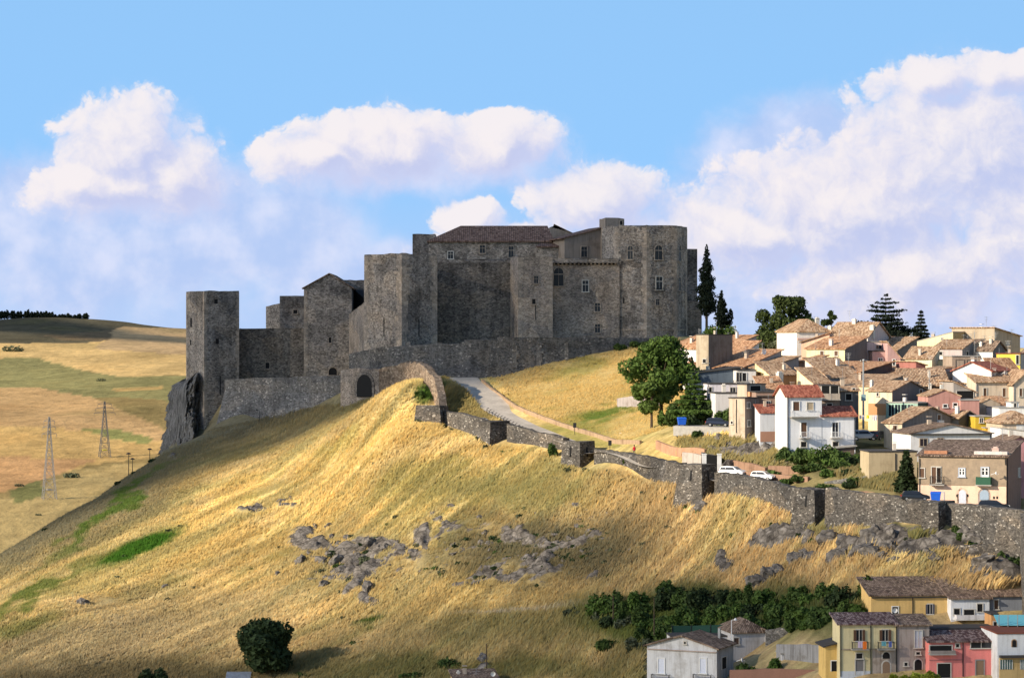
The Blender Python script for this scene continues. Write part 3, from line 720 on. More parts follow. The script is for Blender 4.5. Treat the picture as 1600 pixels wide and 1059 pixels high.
def bastion(xl, xc, xr, D, yt, th, parent, mat, batter=.12, depth_dn=2.0, slit=None, qmat=None):
    """battered wall tower, near corner at xc"""
    k = (xc-CX)/F; C = Vector((k*D, D)); c, s = math.cos(th), math.sin(th)
    kr = (xr-CX)/F; kl = (xl-CX)/F
    wr = (kr*C.y-C.x)/(c-kr*s); wl = (C.x-kl*C.y)/(s+kl*c)
    dr = Vector((c, s)); dl = Vector((-s, c)); zt = Z(yt, D)
    pl = [C, C+dr*wr, C+dr*wr+dl*wl, C+dl*wl]; zb = min(G(p.x, p.y) for p in pl) - depth_dn
    e = batter*(zt-zb); out = [(-1,-1),(1,-1),(1,1),(-1,1)]
    bot = [(p.x + (dr.x*o[0]+dl.x*o[1])*e, p.y + (dr.y*o[0]+dl.y*o[1])*e, zb) for p, o in zip(pl, out)]
    b = MB(); rr = random.Random(int(xc)); lv = 6; rings = []
    for q in range(lv+1):
        f = q/lv; rings.append([Vector(bb).lerp(Vector((p.x, p.y, zt + (rr.uniform(-.18,.18) if q == lv else 0))), f) + (Vector((rr.uniform(-.05,.05), rr.uniform(-.05,.05), 0)) if 0 < q < lv else Vector()) for bb, p in zip(bot, pl)])
    for A, B in zip(rings[:-1], rings[1:]):
        for j in range(4): b.face([A[j], A[(j+1)%4], B[(j+1)%4], B[j]])
    b.face(rings[-1])
    o = b.build('bastion', mat, parent); o.matrix_parent_inverse = Matrix.Translation(-parent.location)
    if slit:
        for (face, u) in slit:
            d, base, nrm = (dl, C, -dr) if face == 'l' else (dr, C, -dl)
            wd = wl if face == 'l' else wr; q = base + d*wd*u; zz = zt - .9
            m = MB(); off = e*.25 + .03
            p0 = q + d*(-.13) + nrm*.35; p1 = q + d*.13 + nrm*.35; p2 = q + d*.13 - nrm*.2; p3 = q - d*.13 - nrm*.2
            m.hexa([(p.x, p.y, zz-1.6) for p in (p0,p1,p2,p3)], [(p.x, p.y, zz) for p in ((q-d*.13+nrm*.14),(q+d*.13+nrm*.14),p2,p3)])
            m.build('arrow_slit', M['dark'], o)
    return o

def pz(px, py, D): return (*XZ(px, D), Z(py, D))
tw = tag(empty('town_wall', GP(905, 424)), 'long ruined stone town wall with bastions descending the hillside', 'wall')
def W(pts, **k):
    o = wall_run('wall_section', pts, k.pop('th', 1.3), M['town_wall'], tw, **k); return o
W([pz(688,641,460), pz(730,648,454), pz(768,659,448)], seed=1, jit=.16)
W([pz(792,662,446), pz(835,674,441), pz(880,684,434)], seed=2)
W([pz(928,701,422), pz(980,708,412), pz(1030,718,402), pz(1062,724,396)], seed=3)
W([pz(1116,737,387), pz(1160,743,379), pz(1200,751,372), pz(1244,763,364)], seed=4)
W([pz(1290,762,354), pz(1360,771,347), pz(1430,779,340), pz(1466,785,336)], seed=5, batter=.04)
W([pz(1478,786,337), pz(1520,789,332.5), pz(1560,793,328), pz(1620,800,322), pz(1700,806,316)], seed=6, batter=.03)
W([pz(1610,802,322), pz(1616,838,314), pz(1622,866,309), pz(1630,890,305)], seed=9, jit=.5)
W([pz(1420,846,336), pz(1500,852,330), pz(1580,852,326)], seed=8, jit=.3, th=.8)
bastion(650, 687, 700, 458, 634, R(70), tw, M['town_wall'], .10)
bastion(742, 766, 796, 446, 658, R(35), tw, M['town_wall'], .12)
bastion(879, 906, 929, 424, 690, R(42), tw, M['town_wall'], .06, slit=[('l',.5),('r',.45)])
bastion(1062, 1096, 1118, 388, 726, R(48), tw, M['town_wall'], .12, slit=[('l',.45),('r',.4)])
bastion(1244, 1272, 1293, 358, 764, R(48), tw, M['town_wall'], .12, slit=[('l',.4)])
bastion(1440, 1466, 1492, 335, 784, R(55), tw, M['town_wall'], .02)

# ------------------------------------------------------------------ the castle
def frame_of(xl, xc, xr, D, th):
    k = (xc-CX)/F; C = Vector((k*D, D)); c, s = math.cos(th), math.sin(th)
    kr = (xr-CX)/F; kl = (xl-CX)/F
    return C, (kr*C.y-C.x)/(c-kr*s), (C.x-kl*C.y)/(s+kl*c), Vector((c, s)), Vector((-s, c))
castle = tag(empty('castle', GP(700, 520)), 'huge dark grey stone castle with square and octagonal towers on the hilltop', 'castle')
CB = castle.location.copy()
def cbuild(b, name, mat, parent=None):
    """castle parts are modelled in world metres, then moved under their parent"""
    o = b.build(name, mat); o.parent = parent or castle
    if o.parent is castle: o.matrix_parent_inverse = Matrix.Translation(-CB)
    return o
def on_face(base, d, nrm, px, py, wpx, hpx):
    """rectangle on a vertical plane through base along d"""
    k = (px-CX)/F; t = (k*base.y-base.x)/(d.x-k*d.y); dep = base.y+t*d.y; m = dep/F
    s = wpx*m/max(.25, abs(d.x) + 1e-6) if abs(d.x) > .25 else wpx*m/.25
    return base + d*t, s, hpx*m, Z(py, dep)
def c_window(parent, base, d, nrm, px, py, wpx, hpx, arch=False, frame=True, panes=True, fm=None):
    q, w, h, z = on_face(base, d, nrm, px, py, wpx, hpx)
    def pt(u, zz, o): p = q + d*u + nrm*o; return (p.x, p.y, zz)
    b = MB(); H = [(-w/2, z-h/2), (w/2, z-h/2), (w/2, z+h/2), (-w/2, z+h/2)]
    if arch:
        H = [(-w/2, z-h/2), (w/2, z-h/2)] + [(w/2*math.cos(a), z+h/2-w/2+w/2*math.sin(a)) for a in [math.pi*k/8 for k in range(9)]]
    b.hexa([pt(u, zz, -.2) for u, zz in H], [pt(u, zz, .03) for u, zz in H])
    win = cbuild(b, 'window', plain('castle_window_pane', (.022,.028,.036), .5) if panes else M['dark'], parent)
    if frame:
        f = MB(); e = .16 if w > .7 else .1
        n = len(H); cu = 0; cz = z
        O = [((u-cu)*(1+2*e/w), (zz-cz)*(1+2*e/h)+cz) for u, zz in H]
        for k in range(n):
            j = (k+1) % n
            f.hexa([pt(*H[k],-.1), pt(*H[j],-.1), pt(*O[j],-.1), pt(*O[k],-.1)], [pt(*H[k],.12), pt(*H[j],.12), pt(*O[j],.12), pt(*O[k],.12)])
        if panes and w > .6:
            f.hexa([pt(-.025,z-h/2,-.1),pt(.025,z-h/2,-.1),pt(.025,z+h/2,-.1),pt(-.025,z+h/2,-.1)],[pt(-.025,z-h/2,.05),pt(.025,z-h/2,.05),pt(.025,z+h/2,.05),pt(-.025,z+h/2,.05)])
            f.hexa([pt(-w/2,z+h*.12,-.1),pt(w/2,z+h*.12,-.1),pt(w/2,z+h*.17,-.1),pt(-w/2,z+h*.17,-.1)],[pt(-w/2,z+h*.12,.06),pt(w/2,z+h*.12,.06),pt(w/2,z+h*.17,.06),pt(-w/2,z+h*.17,.06)])
        f.hexa([pt(-w/2-.25,z-h/2-.2,-.1),pt(w/2+.25,z-h/2-.2,-.1),pt(w/2+.25,z-h/2-.01,-.1),pt(-w/2-.25,z-h/2-.01,-.1)],[pt(-w/2-.25,z-h/2-.2,.25),pt(w/2+.25,z-h/2-.2,.25),pt(w/2+.25,z-h/2-.01,.25),pt(-w/2-.25,z-h/2-.01,.25)])
        cbuild(f, 'window_frame', fm or M['quoin'], parent)
    return win
def ragged_top(b, poly, z0, z1, seed, step=1.1, jit=.16, slope=None, mat=0):
    """walls of a tower with a slightly uneven top edge; poly counter-clockwise"""
    r = random.Random(seed); top = []; n = len(poly)
    for i in range(n):
        p = Vector(poly[i]); q = Vector(poly[(i+1)%n]); m = max(1, int((q-p).length/step))
        for k in range(m):
            u = p.lerp(q, k/m); zt = z1 if slope is None else slope(u)
            top.append((u.x, u.y, zt + r.uniform(-jit, jit*.4)))
    for i in range(len(top)):
        a = top[i]; c = top[(i+1)%len(top)]
        b.face([(a[0],a[1],z0),(c[0],c[1],z0),c,a], mat)
    b.face(top, mat); return b
def quoins(parent, corners, z0, z1, dirs, w=1.2, w2=None):
    """lighter dressed corner bands, toothed, 3 cm proud"""
    r = random.Random(int(abs(z1)*100)+len(corners))
    for C, (d1, d2) in zip(corners, dirs):
        b = MB(); z = z0
        C = Vector(C); d1 = Vector(d1); d2 = Vector(d2)
        while z < z1-.3:
            h = min(r.uniform(.5,.8), z1-.3-z); a = w*r.uniform(.55,1.25); c = (w2 or w)*r.uniform(.55,1.25)
            e = .03; n1 = -d2; n2 = -d1
            o = C + n1*e + n2*e
            poly = [o, C+d1*a+n1*e, C+d1*a-n1*.1, C+d2*c-n2*.1, C+d2*c+n2*e] 
            b.prism([(p.x,p.y) for p in [o, C+d1*a+n1*e, C+d1*a-n1*.12, C-n1*.12-n2*.12, C+d2*c-n2*.12, C+d2*c+n2*e]], z, z+h-.004)
            z += h
        cbuild(b, 'quoin', M['quoin'], parent)
def tower(name, xl, xc, xr, D, th, yt, zb, mat, seed, q=1.2, qsides=True):
    C, wr, wl, dr, dl = frame_of(xl, xc, xr, D, th); zt = Z(yt, D)
    poly = [C, C+dr*wr, C+dr*wr+dl*wl, C+dl*wl]
    o = cbuild(ragged_top(MB(), poly, zb, zt, seed), name, mat)
    if q:
        cs = [C]; ds = [(dr, dl)]
        if qsides: cs += [C+dr*wr, C+dl*wl]; ds += [(dl, -dr), (-dl, dr)]
        quoins(o, cs, zb, zt, ds, q)
    return o, C, dr, dl, wr, wl, zt
# west tower
o, C, dr, dl, wr, wl, zt = tower('square_tower', 291, 319, 373.5, 536, R(27.5), 454, -26, M['castle'], 1, .7)
for px, py, w, h in ((298.7,504,3.4,14),(298,535,2.6,8),(308,609,1.6,8)): c_window(o, C, dl, -dr, px, py, w, h, frame=False, panes=False)
for px, py, w, h in ((337.5,471,5,7),(339.5,533,4.5,8),(344,602,1.5,30),(351.5,608,3,8)): c_window(o, C, dr, -dl, px, py, w, h, frame=False, panes=False)
# curtain behind it
def frontal(name, x0, x1, D0, D1, yt, zb, mat, seed, depth=4, yt1=None, apex=None, jit=.16):
    """wall block from bearing x0 at D0 to x1 at D1"""
    A = Vector(XZ(x0, D0)); B = Vector(XZ(x1, D1)); d = (B-A).normalized(); nb = Vector((-d.y, d.x))
    za = Z(yt, D0); zb_ = Z(yt1 if yt1 else yt, D1); L = (B-A).length
    def sl(u):
        t = max(0, min(1, (u-A).dot(d)/L))
        if apex:
            ta, ya = apex; zp = Z(ya, (D0+D1)/2)
            return za+(zp-za)*t/ta if t < ta else zp+(zb_-zp)*(t-ta)/(1-ta)
        return za+(zb_-za)*t
    o = cbuild(ragged_top(MB(), [A, B, B+nb*depth, A+nb*depth], zb, za, seed, slope=sl, jit=jit), name, mat)
    return o, A, d, -nb
o, A, d, nn = frontal('curtain_wall', 373, 477, 545, 545, 513, -16, M['curtain'], 3, 2.5)
c_window(o, A, d, nn, 418, 571, 6, 9, frame=True, panes=False)
o, A, d, nn = frontal('upper_block', 415.5, 437, 566, 562, 478, -8, M['castle'], 4, 8, yt1=473)
o, A, d, nn = frontal('upper_block', 437, 480, 556, 556, 462.3, -8, M['castle'], 5, 10)
c_window(o, A, d, nn, 461.5, 487, 6.5, 6, panes=False)
# gabled block, ridge running back
GD = 534
o, A, d, nn = frontal('gabled_block', 475, 549.5, GD, GD, 450.5, -13, M['castle'], 6, 22, yt1=450.5, apex=(.53, 428), jit=.05)
quoins(o, [A], -10, Z(452, GD), [(Vector((1,0)), Vector((0,1)))], .7)
c_window(o, A, d, nn, 515.7, 531, 4, 9, arch=True, panes=False); c_window(o, A, d, nn, 520, 580, 13, 12, arch=True, panes=False)
b = MB(); xa, xm, xb = XZ(474,GD)[0], XZ(514.5,GD)[0], XZ(551,GD)[0]; ze, zr = Z(450,GD)+.1, Z(427.5,GD)+.15
b.slab((xa-.3,GD-.4,ze-.1),(xa-.3,GD+22,ze-.1),(xm,GD+22,zr),(xm,GD-.4,zr),.2); b.slab((xb+.3,GD-.4,ze-.1),(xb+.3,GD+22,ze-.1),(xm,GD+22,zr),(xm,GD-.4,zr),.2)
cbuild(b, 'roof', M['tile_brown'], o)
o, A, d, nn = frontal('rear_wall', 530, 572, 550, 550, 437, -5, M['castle'], 7, 3)
o, A, d, nn = frontal('dark_block', 552, 572, 541, 536, 452, -5, M['dark'], 8, 2, yt1=468)  # plain near-black block between the gabled block and the great tower
o, A, d, nn = frontal('buttress_wall', 545.5, 572, 533, 509, 490, -9, M['castle_brown'], 9, 2, yt1=470)
# great square tower
o, C, dr, dl, wr, wl, zt = tower('square_tower', 569.3, 627.6, 683, 499, R(44), 395.5, -8, M['castle'], 2, 1.7)
c_window(o, C, dl, -dr, 600, 511, 1.5, 30, frame=False, panes=False); c_window(o, C, dr, -dl, 654.6, 512, 1.5, 26, frame=False, panes=False)
# long curtain
o, A, d, nn = frontal('curtain_wall', 676, 802, 514, 514, 406.3, -6, M['curtain'], 10, 3)
frontal('parapet', 676, 802, 513.9, 513.9, 405.4, Z(411,514), M['castle'], 11, .6)
# third tower
o, C, dr, dl, wr, wl, zt = tower('square_tower', 797.8, 809.5, 863.3, 507, R(12), 400, -9, M['castle_brown'], 12, 1.0)
for px, py, w, h, pn in ((837.7,437,7,11,True),(834,471,5.5,8,False)): c_window(o, C, dr, -dl, px, py, w, h, panes=pn)
c_window(o, C, dr, -dl, 837, 488, 1.3, 24, frame=False, panes=False)
# machicolated wall
WD = 513
o, A, d, nn = frontal('machicolated_wall', 862, 968, WD, WD, 412, -9, M['castle_brown'], 13, 5)
frontal('parapet', 862, 966, WD-.75, WD-.75, 403.5, Z(411,WD), M['castle'], 14, 1.2)
b = MB(); x = XZ(864.5, WD)[0]; xe = XZ(963, WD)[0]
while x < xe:
    b.hexa([(x,WD-.15,Z(415,WD)),(x+.35,WD-.15,Z(415,WD)),(x+.35,WD+.2,Z(415,WD)),(x,WD+.2,Z(415,WD))],[(x,WD-.7,Z(411,WD)-.003),(x+.35,WD-.7,Z(411,WD)-.003),(x+.35,WD+.2,Z(411,WD)-.003),(x,WD+.2,Z(411,WD)-.003)]); x += .82
cbuild(b, 'corbel_table', M['castle_brown'], o)
b = MB(); b.box(XZ(864,WD)[0], XZ(963.5,WD)[0], WD-.06, WD+.1, Z(413.5,WD), Z(411,WD)-.01); cbuild(b, 'corbel_gap_shade', M['dark'], o)  # openings and deep shade between corbels, put in as a near-black strip
c_window(o, A, d, nn, 872.8, 432.5, 15, 28, arch=True)
for px, py, w, h, fm in ((914.7,447,9,17,M['lightframe']),(933.6,480,8,13,None),(933.6,513,8,13,None)): c_window(o, A, d, nn, px, py, w, h, fm=fm)
# octagonal tower
Rm = 66.6/F*520; cc_ = Vector(XZ(1007, 520)); oc = [cc_ + Vector((math.cos(a), math.sin(a)))*Rm for a in [R(-90+45*k) for k in range(8)]]
zt = Z(353.2, 515)
o = cbuild(ragged_top(MB(), oc, -6, zt, 15), 'octagonal_tower', M['castle'])
ds = []
for k in (0, 1, 7, 2):
    d1 = (oc[(k+1)%8]-oc[k]).normalized(); d2 = (oc[k-1]-oc[k]).normalized(); ds.append((k, d1, d2))
for k, d1, d2 in ds:
    b = MB(); z = -4; r = random.Random(k)
    while z < zt-.4:
        h = min(r.uniform(.5,.8), zt-.4-z); n1 = Vector((d1.y,-d1.x)); n2 = Vector((-d2.y, d2.x)); e = .035; a = r.uniform(.5,1.3); c_ = r.uniform(.5,1.3)
        m_ = (n1+n2).normalized()*e*1.08
        b.prism([(p.x,p.y) for p in (oc[k]+m_, oc[k]+d1*a+n1*e, oc[k]+d1*a-n1*.1, oc[k]-m_*3, oc[k]+d2*c_-n2*.1, oc[k]+d2*c_+n2*e)], z, z+h-.004); z += h
    cbuild(b, 'quoin', M['quoin'], o)
b = MB(); o2 = [cc_ + (p-cc_)*1.02 for p in oc]; b.prism([(p.x,p.y) for p in o2], -6.2, Z(524,512)); cbuild(b, 'plinth', M['castle'], o)
b = MB(); b.prism([(p.x,p.y) for p in [cc_ + (p-cc_)*1.018 for p in oc]], Z(515.5,512), Z(514,512)); cbuild(b, 'string_course', M['quoin'], o)
def facet(k): d1 = (oc[(k+1)%8]-oc[k]).normalized(); return oc[k], d1, Vector((d1.y, -d1.x))
f1, f2, f3 = facet(7), facet(0), facet(1)
for fc, px, py, w, h, ar, fm in ((f1,985,394.5,8,21,True,None),(f2,1029,394.5,12,22,True,None),(f3,1061.7,396,5,24,True,None),(f2,1030,442.5,10,20,False,M['lightframe']),(f3,1061.7,443.6,4.5,20,False,None),(f2,1027.4,472,6,9,False,None)): c_window(o, *fc, px, py, w, h, arch=ar, fm=fm)
c_window(o, *f1, 974.6, 469.5, 2.2, 9, frame=False, panes=False)
b = MB(); q, w, h, z = on_face(*f2, 1030, 453, 13, 5)
for u in np.linspace(-w/2, w/2, 8):
    p = q + f2[1]*float(u) + f2[2]*.35; b.bar((p.x,p.y,z-h/2-.1),(p.x,p.y,z+h/2),.03,4)
for zz in (z-h/2-.1, z+h/2):
    p0 = q - f2[1]*(w/2) + f2[2]*.35; p1 = q + f2[1]*(w/2) + f2[2]*.35; b.bar((p0.x,p0.y,zz),(p1.x,p1.y,zz),.035,4)
cbuild(b, 'balcony_railing', M['metal'], o)
# blocks to the right of it
frontal('side_block', 1066, 1089.5, 532, 532, 388.5, -6, M['castle'], 16, 9)
frontal('side_block', 1064, 1096.5, 524, 524, 470.8, -8, M['castle_brown'], 17, 9)
# palace over the curtain
frontal('rear_block', 644.5, 680, 548, 548, 365.2, 2, M['castle'], 18, 8)
PD = 532
o, A, d, nn = frontal('palace', 670, 870, PD, PD, 377.5, 4, M['castle'], 19, 12, jit=.02)
for px, py, w, h, fm in ((704,398.8,8,11,M['lightframe']),(753.7,389.5,8,12,None),(798.5,393.5,7.5,17,None)): c_window(o, A, d, nn, px, py, w, h, fm=fm)
b = MB(); XP = lambda px: XZ(px, PD)[0]
e0, e1, z0, z1 = XP(667), XP(866), Z(377.2,PD)+.1, Z(352.8,538)
r0, r1 = XP(719), XP(856)
b.slab((e0,PD-.6,z0),(e1,PD-.6,z0),(r1,PD+6,z1),(r0,PD+6,z1),.25); b.slab((e1,PD+13,z0),(e0,PD+13,z0),(r0,PD+6,z1),(r1,PD+6,z1),.25)
b.tri_slab((e0,PD+13,z0),(e0,PD-.6,z0),(r0,PD+6,z1),.25)
cbuild(b, 'roof', M['tile_castle'], o)
b = MB(); b.box(XP(733), XP(733)+.5, PD-.5, PD-.2, 4, z0-.3); 
o, A, d, nn = frontal('gabled_block', 850, 897, 545, 545, 362, 6, M['smooth_render'], 20, 10, yt1=366, apex=(.33,350.5), jit=.02)
b = MB(); b.slab((XZ(865.5,545)[0],544.5,Z(350,545)),(XZ(865.5,545)[0],555,Z(350,545)),(XZ(898,545)[0],555,Z(365.4,545)),(XZ(898,545)[0],544.5,Z(365.4,545)),.15)
cbuild(b, 'roof', M['tile_brown'], o)
o, A, d, nn = frontal('annex', 838, 874, 528, 528, 385, 6, M['castle'], 21, 4, jit=.02)
b = MB(); XA = lambda p: XZ(p,528)[0]; b.slab((XA(837),527.4,Z(384.8,528)),(XA(875),527.4,Z(384.8,528)),(XA(873),531.9,Z(379.5,532)),(XA(846),531.9,Z(379.5,532)),.2); cbuild(b, 'roof', M['tile_castle'], o)
# rendered wing with a rising shed roof
o, C, dr, dl, wr, wl, zt = tower('wing', 873.5, 882, 945, 524, R(16), 371, 5, M['smooth_render'], 22, 0)
RD = 524
o.data.clear_geometry()
bmw = MB(); pl = [C, C+dr*wr, C+dr*wr+dl*11, C+dl*11]; z_lo, z_hi = Z(372.5,RD), Z(355,RD)
bmw.hexa([(p.x,p.y,5) for p in pl], [(p.x,p.y,zz) for p, zz in zip(pl,(z_lo,z_hi,z_hi,z_lo))])
tmp = bmw.build('wing', M['smooth_render']); o.data = tmp.data; bpy.data.objects.remove(tmp)
b = MB(); off = -dr*.7 - dl*.5
q0 = C - dr*.8 - dl*.5; q1 = C - dr*.8 + dl*11.5; q2 = C + dr*(wr+.1) + dl*11.5; q3 = C + dr*(wr+.1) - dl*.5
sl_ = (z_hi-z_lo)/wr
b.slab((q0.x,q0.y,z_lo-.8*sl_+.25),(q1.x,q1.y,z_lo-.8*sl_+.25),(q2.x,q2.y,z_hi+.27),(q3.x,q3.y,z_hi+.27),.2); cbuild(b, 'roof', M['tile_castle'], o)
c_window(o, C, dr, -dl, 912.7, 393.5, 9, 16)
o, C, dr, dl, wr, wl, zt = tower('stair_turret', 936.5, 946, 975.5, 523, R(16), 340.5, 5, M['smooth_render'], 23, 0)
for px, py, w, h in ((954,360.5,5,9),(970.5,348.5,4,6),(954,394.5,5,8)): c_window(o, C, dr, -dl, px, py, w, h, panes=False)

# terrace wall before the castle, with pale cross-shaped patches of old masonry
ter = tag(empty('terrace_wall', GP(800, 495)), 'long dark retaining wall with pale cross patches at the foot of the castle', 'wall')
def under(o, e): o.parent = e; o.matrix_parent_inverse = Matrix.Translation(-e.location); return o
runs = [[(545,552.5,506),(591,543.5,498)],[(591,542.8,498),(683,537,494)],[(683,537,494),(725,537,493.6)],[(725,531,493.6),(779,531,493.4)],[(779,526.8,493.4),(880,527,496),(1048,528.5,504)]]
for i, rn in enumerate(runs): under(wall_run('wall_section', [pz(*p) for p in rn], 1.4, M['terrace'], seed=30+i, jit=.05, base=3), ter)
b = MB()
for px in (637,687,725.5,765.5,804,842,884):
    D = float(np.interp(px, [591,683,779,880,1048],[498,494,493.4,496,504])); x = XZ(px, D)[0]; h = Z(560,D)
    r = random.Random(px)
    for k in range(9):
        w = r.uniform(.35,.75)*(1.5 if k in (4,5) else 1); b.box(x-w, x+w*r.uniform(.6,1.1), D-.1, D+.12, h-1.8+k*.55, h-1.8+k*.55+.546)
under(b.build('masonry_patch', M['rampart']), ter)
# lower rampart under the west court
rp_ = tag(empty('rampart', GP(440, 522)), 'grey battered rampart wall below the west court of the castle', 'wall')
a0, a1 = Vector(pz(351,592,531)), Vector(pz(534,586.5,510)); n_ = Vector((-(a1-a0).y, (a1-a0).x, 0)).normalized(); n_ = n_ if n_.y < 0 else -n_
b = MB(); K = 24; rr = random.Random(4); rows = []
for k in range(K+1):
    p = a0.lerp(a1, k/K); zm = Z(613,520); zt = p.z + rr.uniform(-.1,.1)
    f = Vector((p.x,p.y,0)); gb = min(G(*(f+n_*4).to_2d()), -10)-2
    rows.append([f+n_*(.05+.34*(zm-gb))+Vector((0,0,gb)), f+n_*(.05)+Vector((0,0,zm)), f+Vector((0,0,zt)), f-n_*1.2+Vector((0,0,zt)), f-n_*1.2+Vector((0,0,gb))])
for A_, B_ in zip(rows[:-1], rows[1:]):
    for k in range(4): b.face([A_[k], B_[k], B_[k+1], A_[k+1]])
b.face(rows[0]); b.face(list(reversed(rows[-1])))
under(b.build('wall_section', M['rampart']), rp_)
# gate and the sunlit ruined wall
gt = tag(empty('gate_wall', GP(565, 500)), 'stone gate wall with dark archway between rampart and castle', 'gate')
gw = under(wall_run('wall_section', [pz(532,579,504), pz(556,575,499.5), pz(594,577,494.5)], 1.6, M['castle_brown'], seed=41, jit=.1, base=3), gt)
A = Vector(XZ(556,499.4)); B = Vector(XZ(594,494.4)); d = (B-A).normalized(); nn = Vector((d.y,-d.x))
def arch_in(name, px, py, w, h, mat, o0, o1, grow=0):
    q, ww, hh, z = on_face(A, d, nn, px, py, w, h); ww += grow; H = [(-ww/2, z-hh/2), (ww/2, z-hh/2)] + [(ww/2*math.cos(a), z+hh/2-w/F*250+(ww/2)*math.sin(a)) for a in [math.pi*k/10 for k in range(11)]]
    b = MB(); b.hexa([(*(q+d*u+nn*o0),zz) for u,zz in H],[(*(q+d*u+nn*o1),zz) for u,zz in H]); return under(b.build(name, mat), gt)
arch_in('arch_surround', 570, 605, 27, 30, M['castle'], -.5, .12, .9); arch_in('archway', 570, 605, 25, 30, M['dark'], -.4, .16)
ru = tag(empty('ruined_wall', GP(660, 480)), 'sunlit ruined wall stepping down from the gate over the grassy crest', 'wall')
under(wall_run('wall_section', [pz(592,577,494.6), pz(615,571,491), pz(637,565,488)], 1.4, M['ruin'], seed=51, jit=.2, base=2.5), ru)
rw = [pz(637,565,488), pz(650,565,484), pz(663,568,479), pz(672,578,475), pz(682,590,471), pz(688,612,467), pz(691,633,463.5)]
b = MB(); rr = random.Random(9); rows = []
PW = []
for p, q in zip(rw[:-1], rw[1:]):
    for k in range(5): PW.append(Vector(p).lerp(Vector(q), k/5))
PW.append(Vector(rw[-1]))
for p in PW:
    zt = p.z + rr.uniform(-.35,.25); gb = G(p.x,p.y)-3; gb = min(gb, zt-1)
    rows.append([Vector((p.x-1.0,p.y-.4,gb)), Vector((p.x-.5,p.y-.3,zt)), Vector((p.x+.9,p.y+.3,zt-.1)), Vector((p.x+1.1,p.y+.4,gb))])
for A_, B_ in zip(rows[:-1], rows[1:]):
    for k in range(3): b.face([A_[k], B_[k], B_[k+1], A_[k+1]])
b.face(rows[0]); b.face(list(reversed(rows[-1])))
under(b.build('wall_section', M['ruin']), ru)
# ------------------------------------------------------------------ vegetation
LEAF = {'dec': leafmat('leaf_green', (.040,.080,.014), (.105,.165,.034)), 'light': leafmat('leaf_light_green', (.07,.12,.02), (.15,.21,.05)),
        'dark': leafmat('leaf_dark', (.016,.030,.012), (.045,.072,.024)), 'pine': leafmat('leaf_pine', (.028,.046,.014), (.09,.12,.03)),
        'cyp': leafmat('leaf_cypress', (.008,.014,.009), (.022,.033,.017)), 'lime': leafmat('leaf_lime', (.16,.20,.02), (.34,.36,.05)),
        'hedge': leafmat('leaf_hedge', (.035,.065,.016), (.095,.145,.034)), 'oleander': leafmat('flower_red', (.30,.05,.06), (.45,.14,.14)), 'grey': leafmat('leaf_grey_green', (.06,.075,.04), (.13,.14,.08))}
def leaves(name, blobs, n, size, mat, parent, seed, shell=.55, flat=0.0):
    """crown of many small leaf sprays spread through lumpy volumes"""
    r = np.random.default_rng(seed); vol = np.array([b[3]*b[4]*b[5] for b in blobs])**.7; cnt = np.maximum(1, (vol/vol.sum()*n)).astype(int)
    Cs = []; Ns = []
    for b, k in zip(blobs, cnt):
        d = r.normal(size=(k,3)); d /= np.linalg.norm(d, axis=1)[:,None]
        rr = shell + (1-shell)*r.random(k)**.6
        rr *= .82 + .36*fbm(d[:,0]*3+b[0]*5+d[:,2]*2, d[:,1]*3+b[1]*3, .9, 3, seed)
        Cs.append(d*rr[:,None]*np.array(b[3:6])+np.array(b[:3])); Ns.append(d)
    C = np.concatenate(Cs); Nn = np.concatenate(Ns); m = len(C)
    nn = Nn + r.normal(size=(m,3))*.75; nn[:,2] += flat; nn /= np.linalg.norm(nn, axis=1)[:,None]
    u = np.cross(nn, r.normal(size=(m,3))); u /= np.linalg.norm(u, axis=1)[:,None]; w = np.cross(nn, u)
    s = size*(.6+.8*r.random(m))[:,None]; a = s*(.6+.5*r.random(m))[:,None]
    V = np.stack([C-u*s, C-w*a*.55+nn*s*.15, C+u*s, C+w*a*.55], 1).reshape(-1,3)
    return np_mesh(name, V, np.arange(m*4).reshape(m,4), mat, parent)
def trunk(parent, h, r0, limbs=(), r1=None, name='trunk', bend=0.0):
    b = MB(); pts = [Vector((bend*math.sin(k/4*3)*.6, bend*k/6, h*k/5)) for k in range(6)]
    for k in range(5): b.bar(pts[k]-Vector((0,0,.4 if k == 0 else 0)), pts[k+1], r0+( (r1 or r0*.3)-r0)*k/5, 7, 0, r0+((r1 or r0*.3)-r0)*(k+1)/5)
    for l in limbs: b.bar((0,0,l[0]), l[1:4], r0*.45, 5, 0, r0*.12)
    return b.build(name, M['bark'], parent, weld=False)
def gauss_blobs(w, h, z0, n, seed, rs=.34):
    r = random.Random(seed); out = []
    for k in range(n):
        a = r.uniform(0, 2*math.pi); t = r.random(); f = math.sin(math.pi*(.12+.80*t))
        q = w*.5*f*r.uniform(.3,.98); s = w*rs*r.uniform(.35,.85)*(.6+.4*f)
        out.append((q*math.cos(a), q*math.sin(a), z0+h*(.10+.82*t), s, s, s*.75))
    return out
def place(px, py, D, ground=True):
    if ground: return GP(px, D)
    return P(px, py, D)
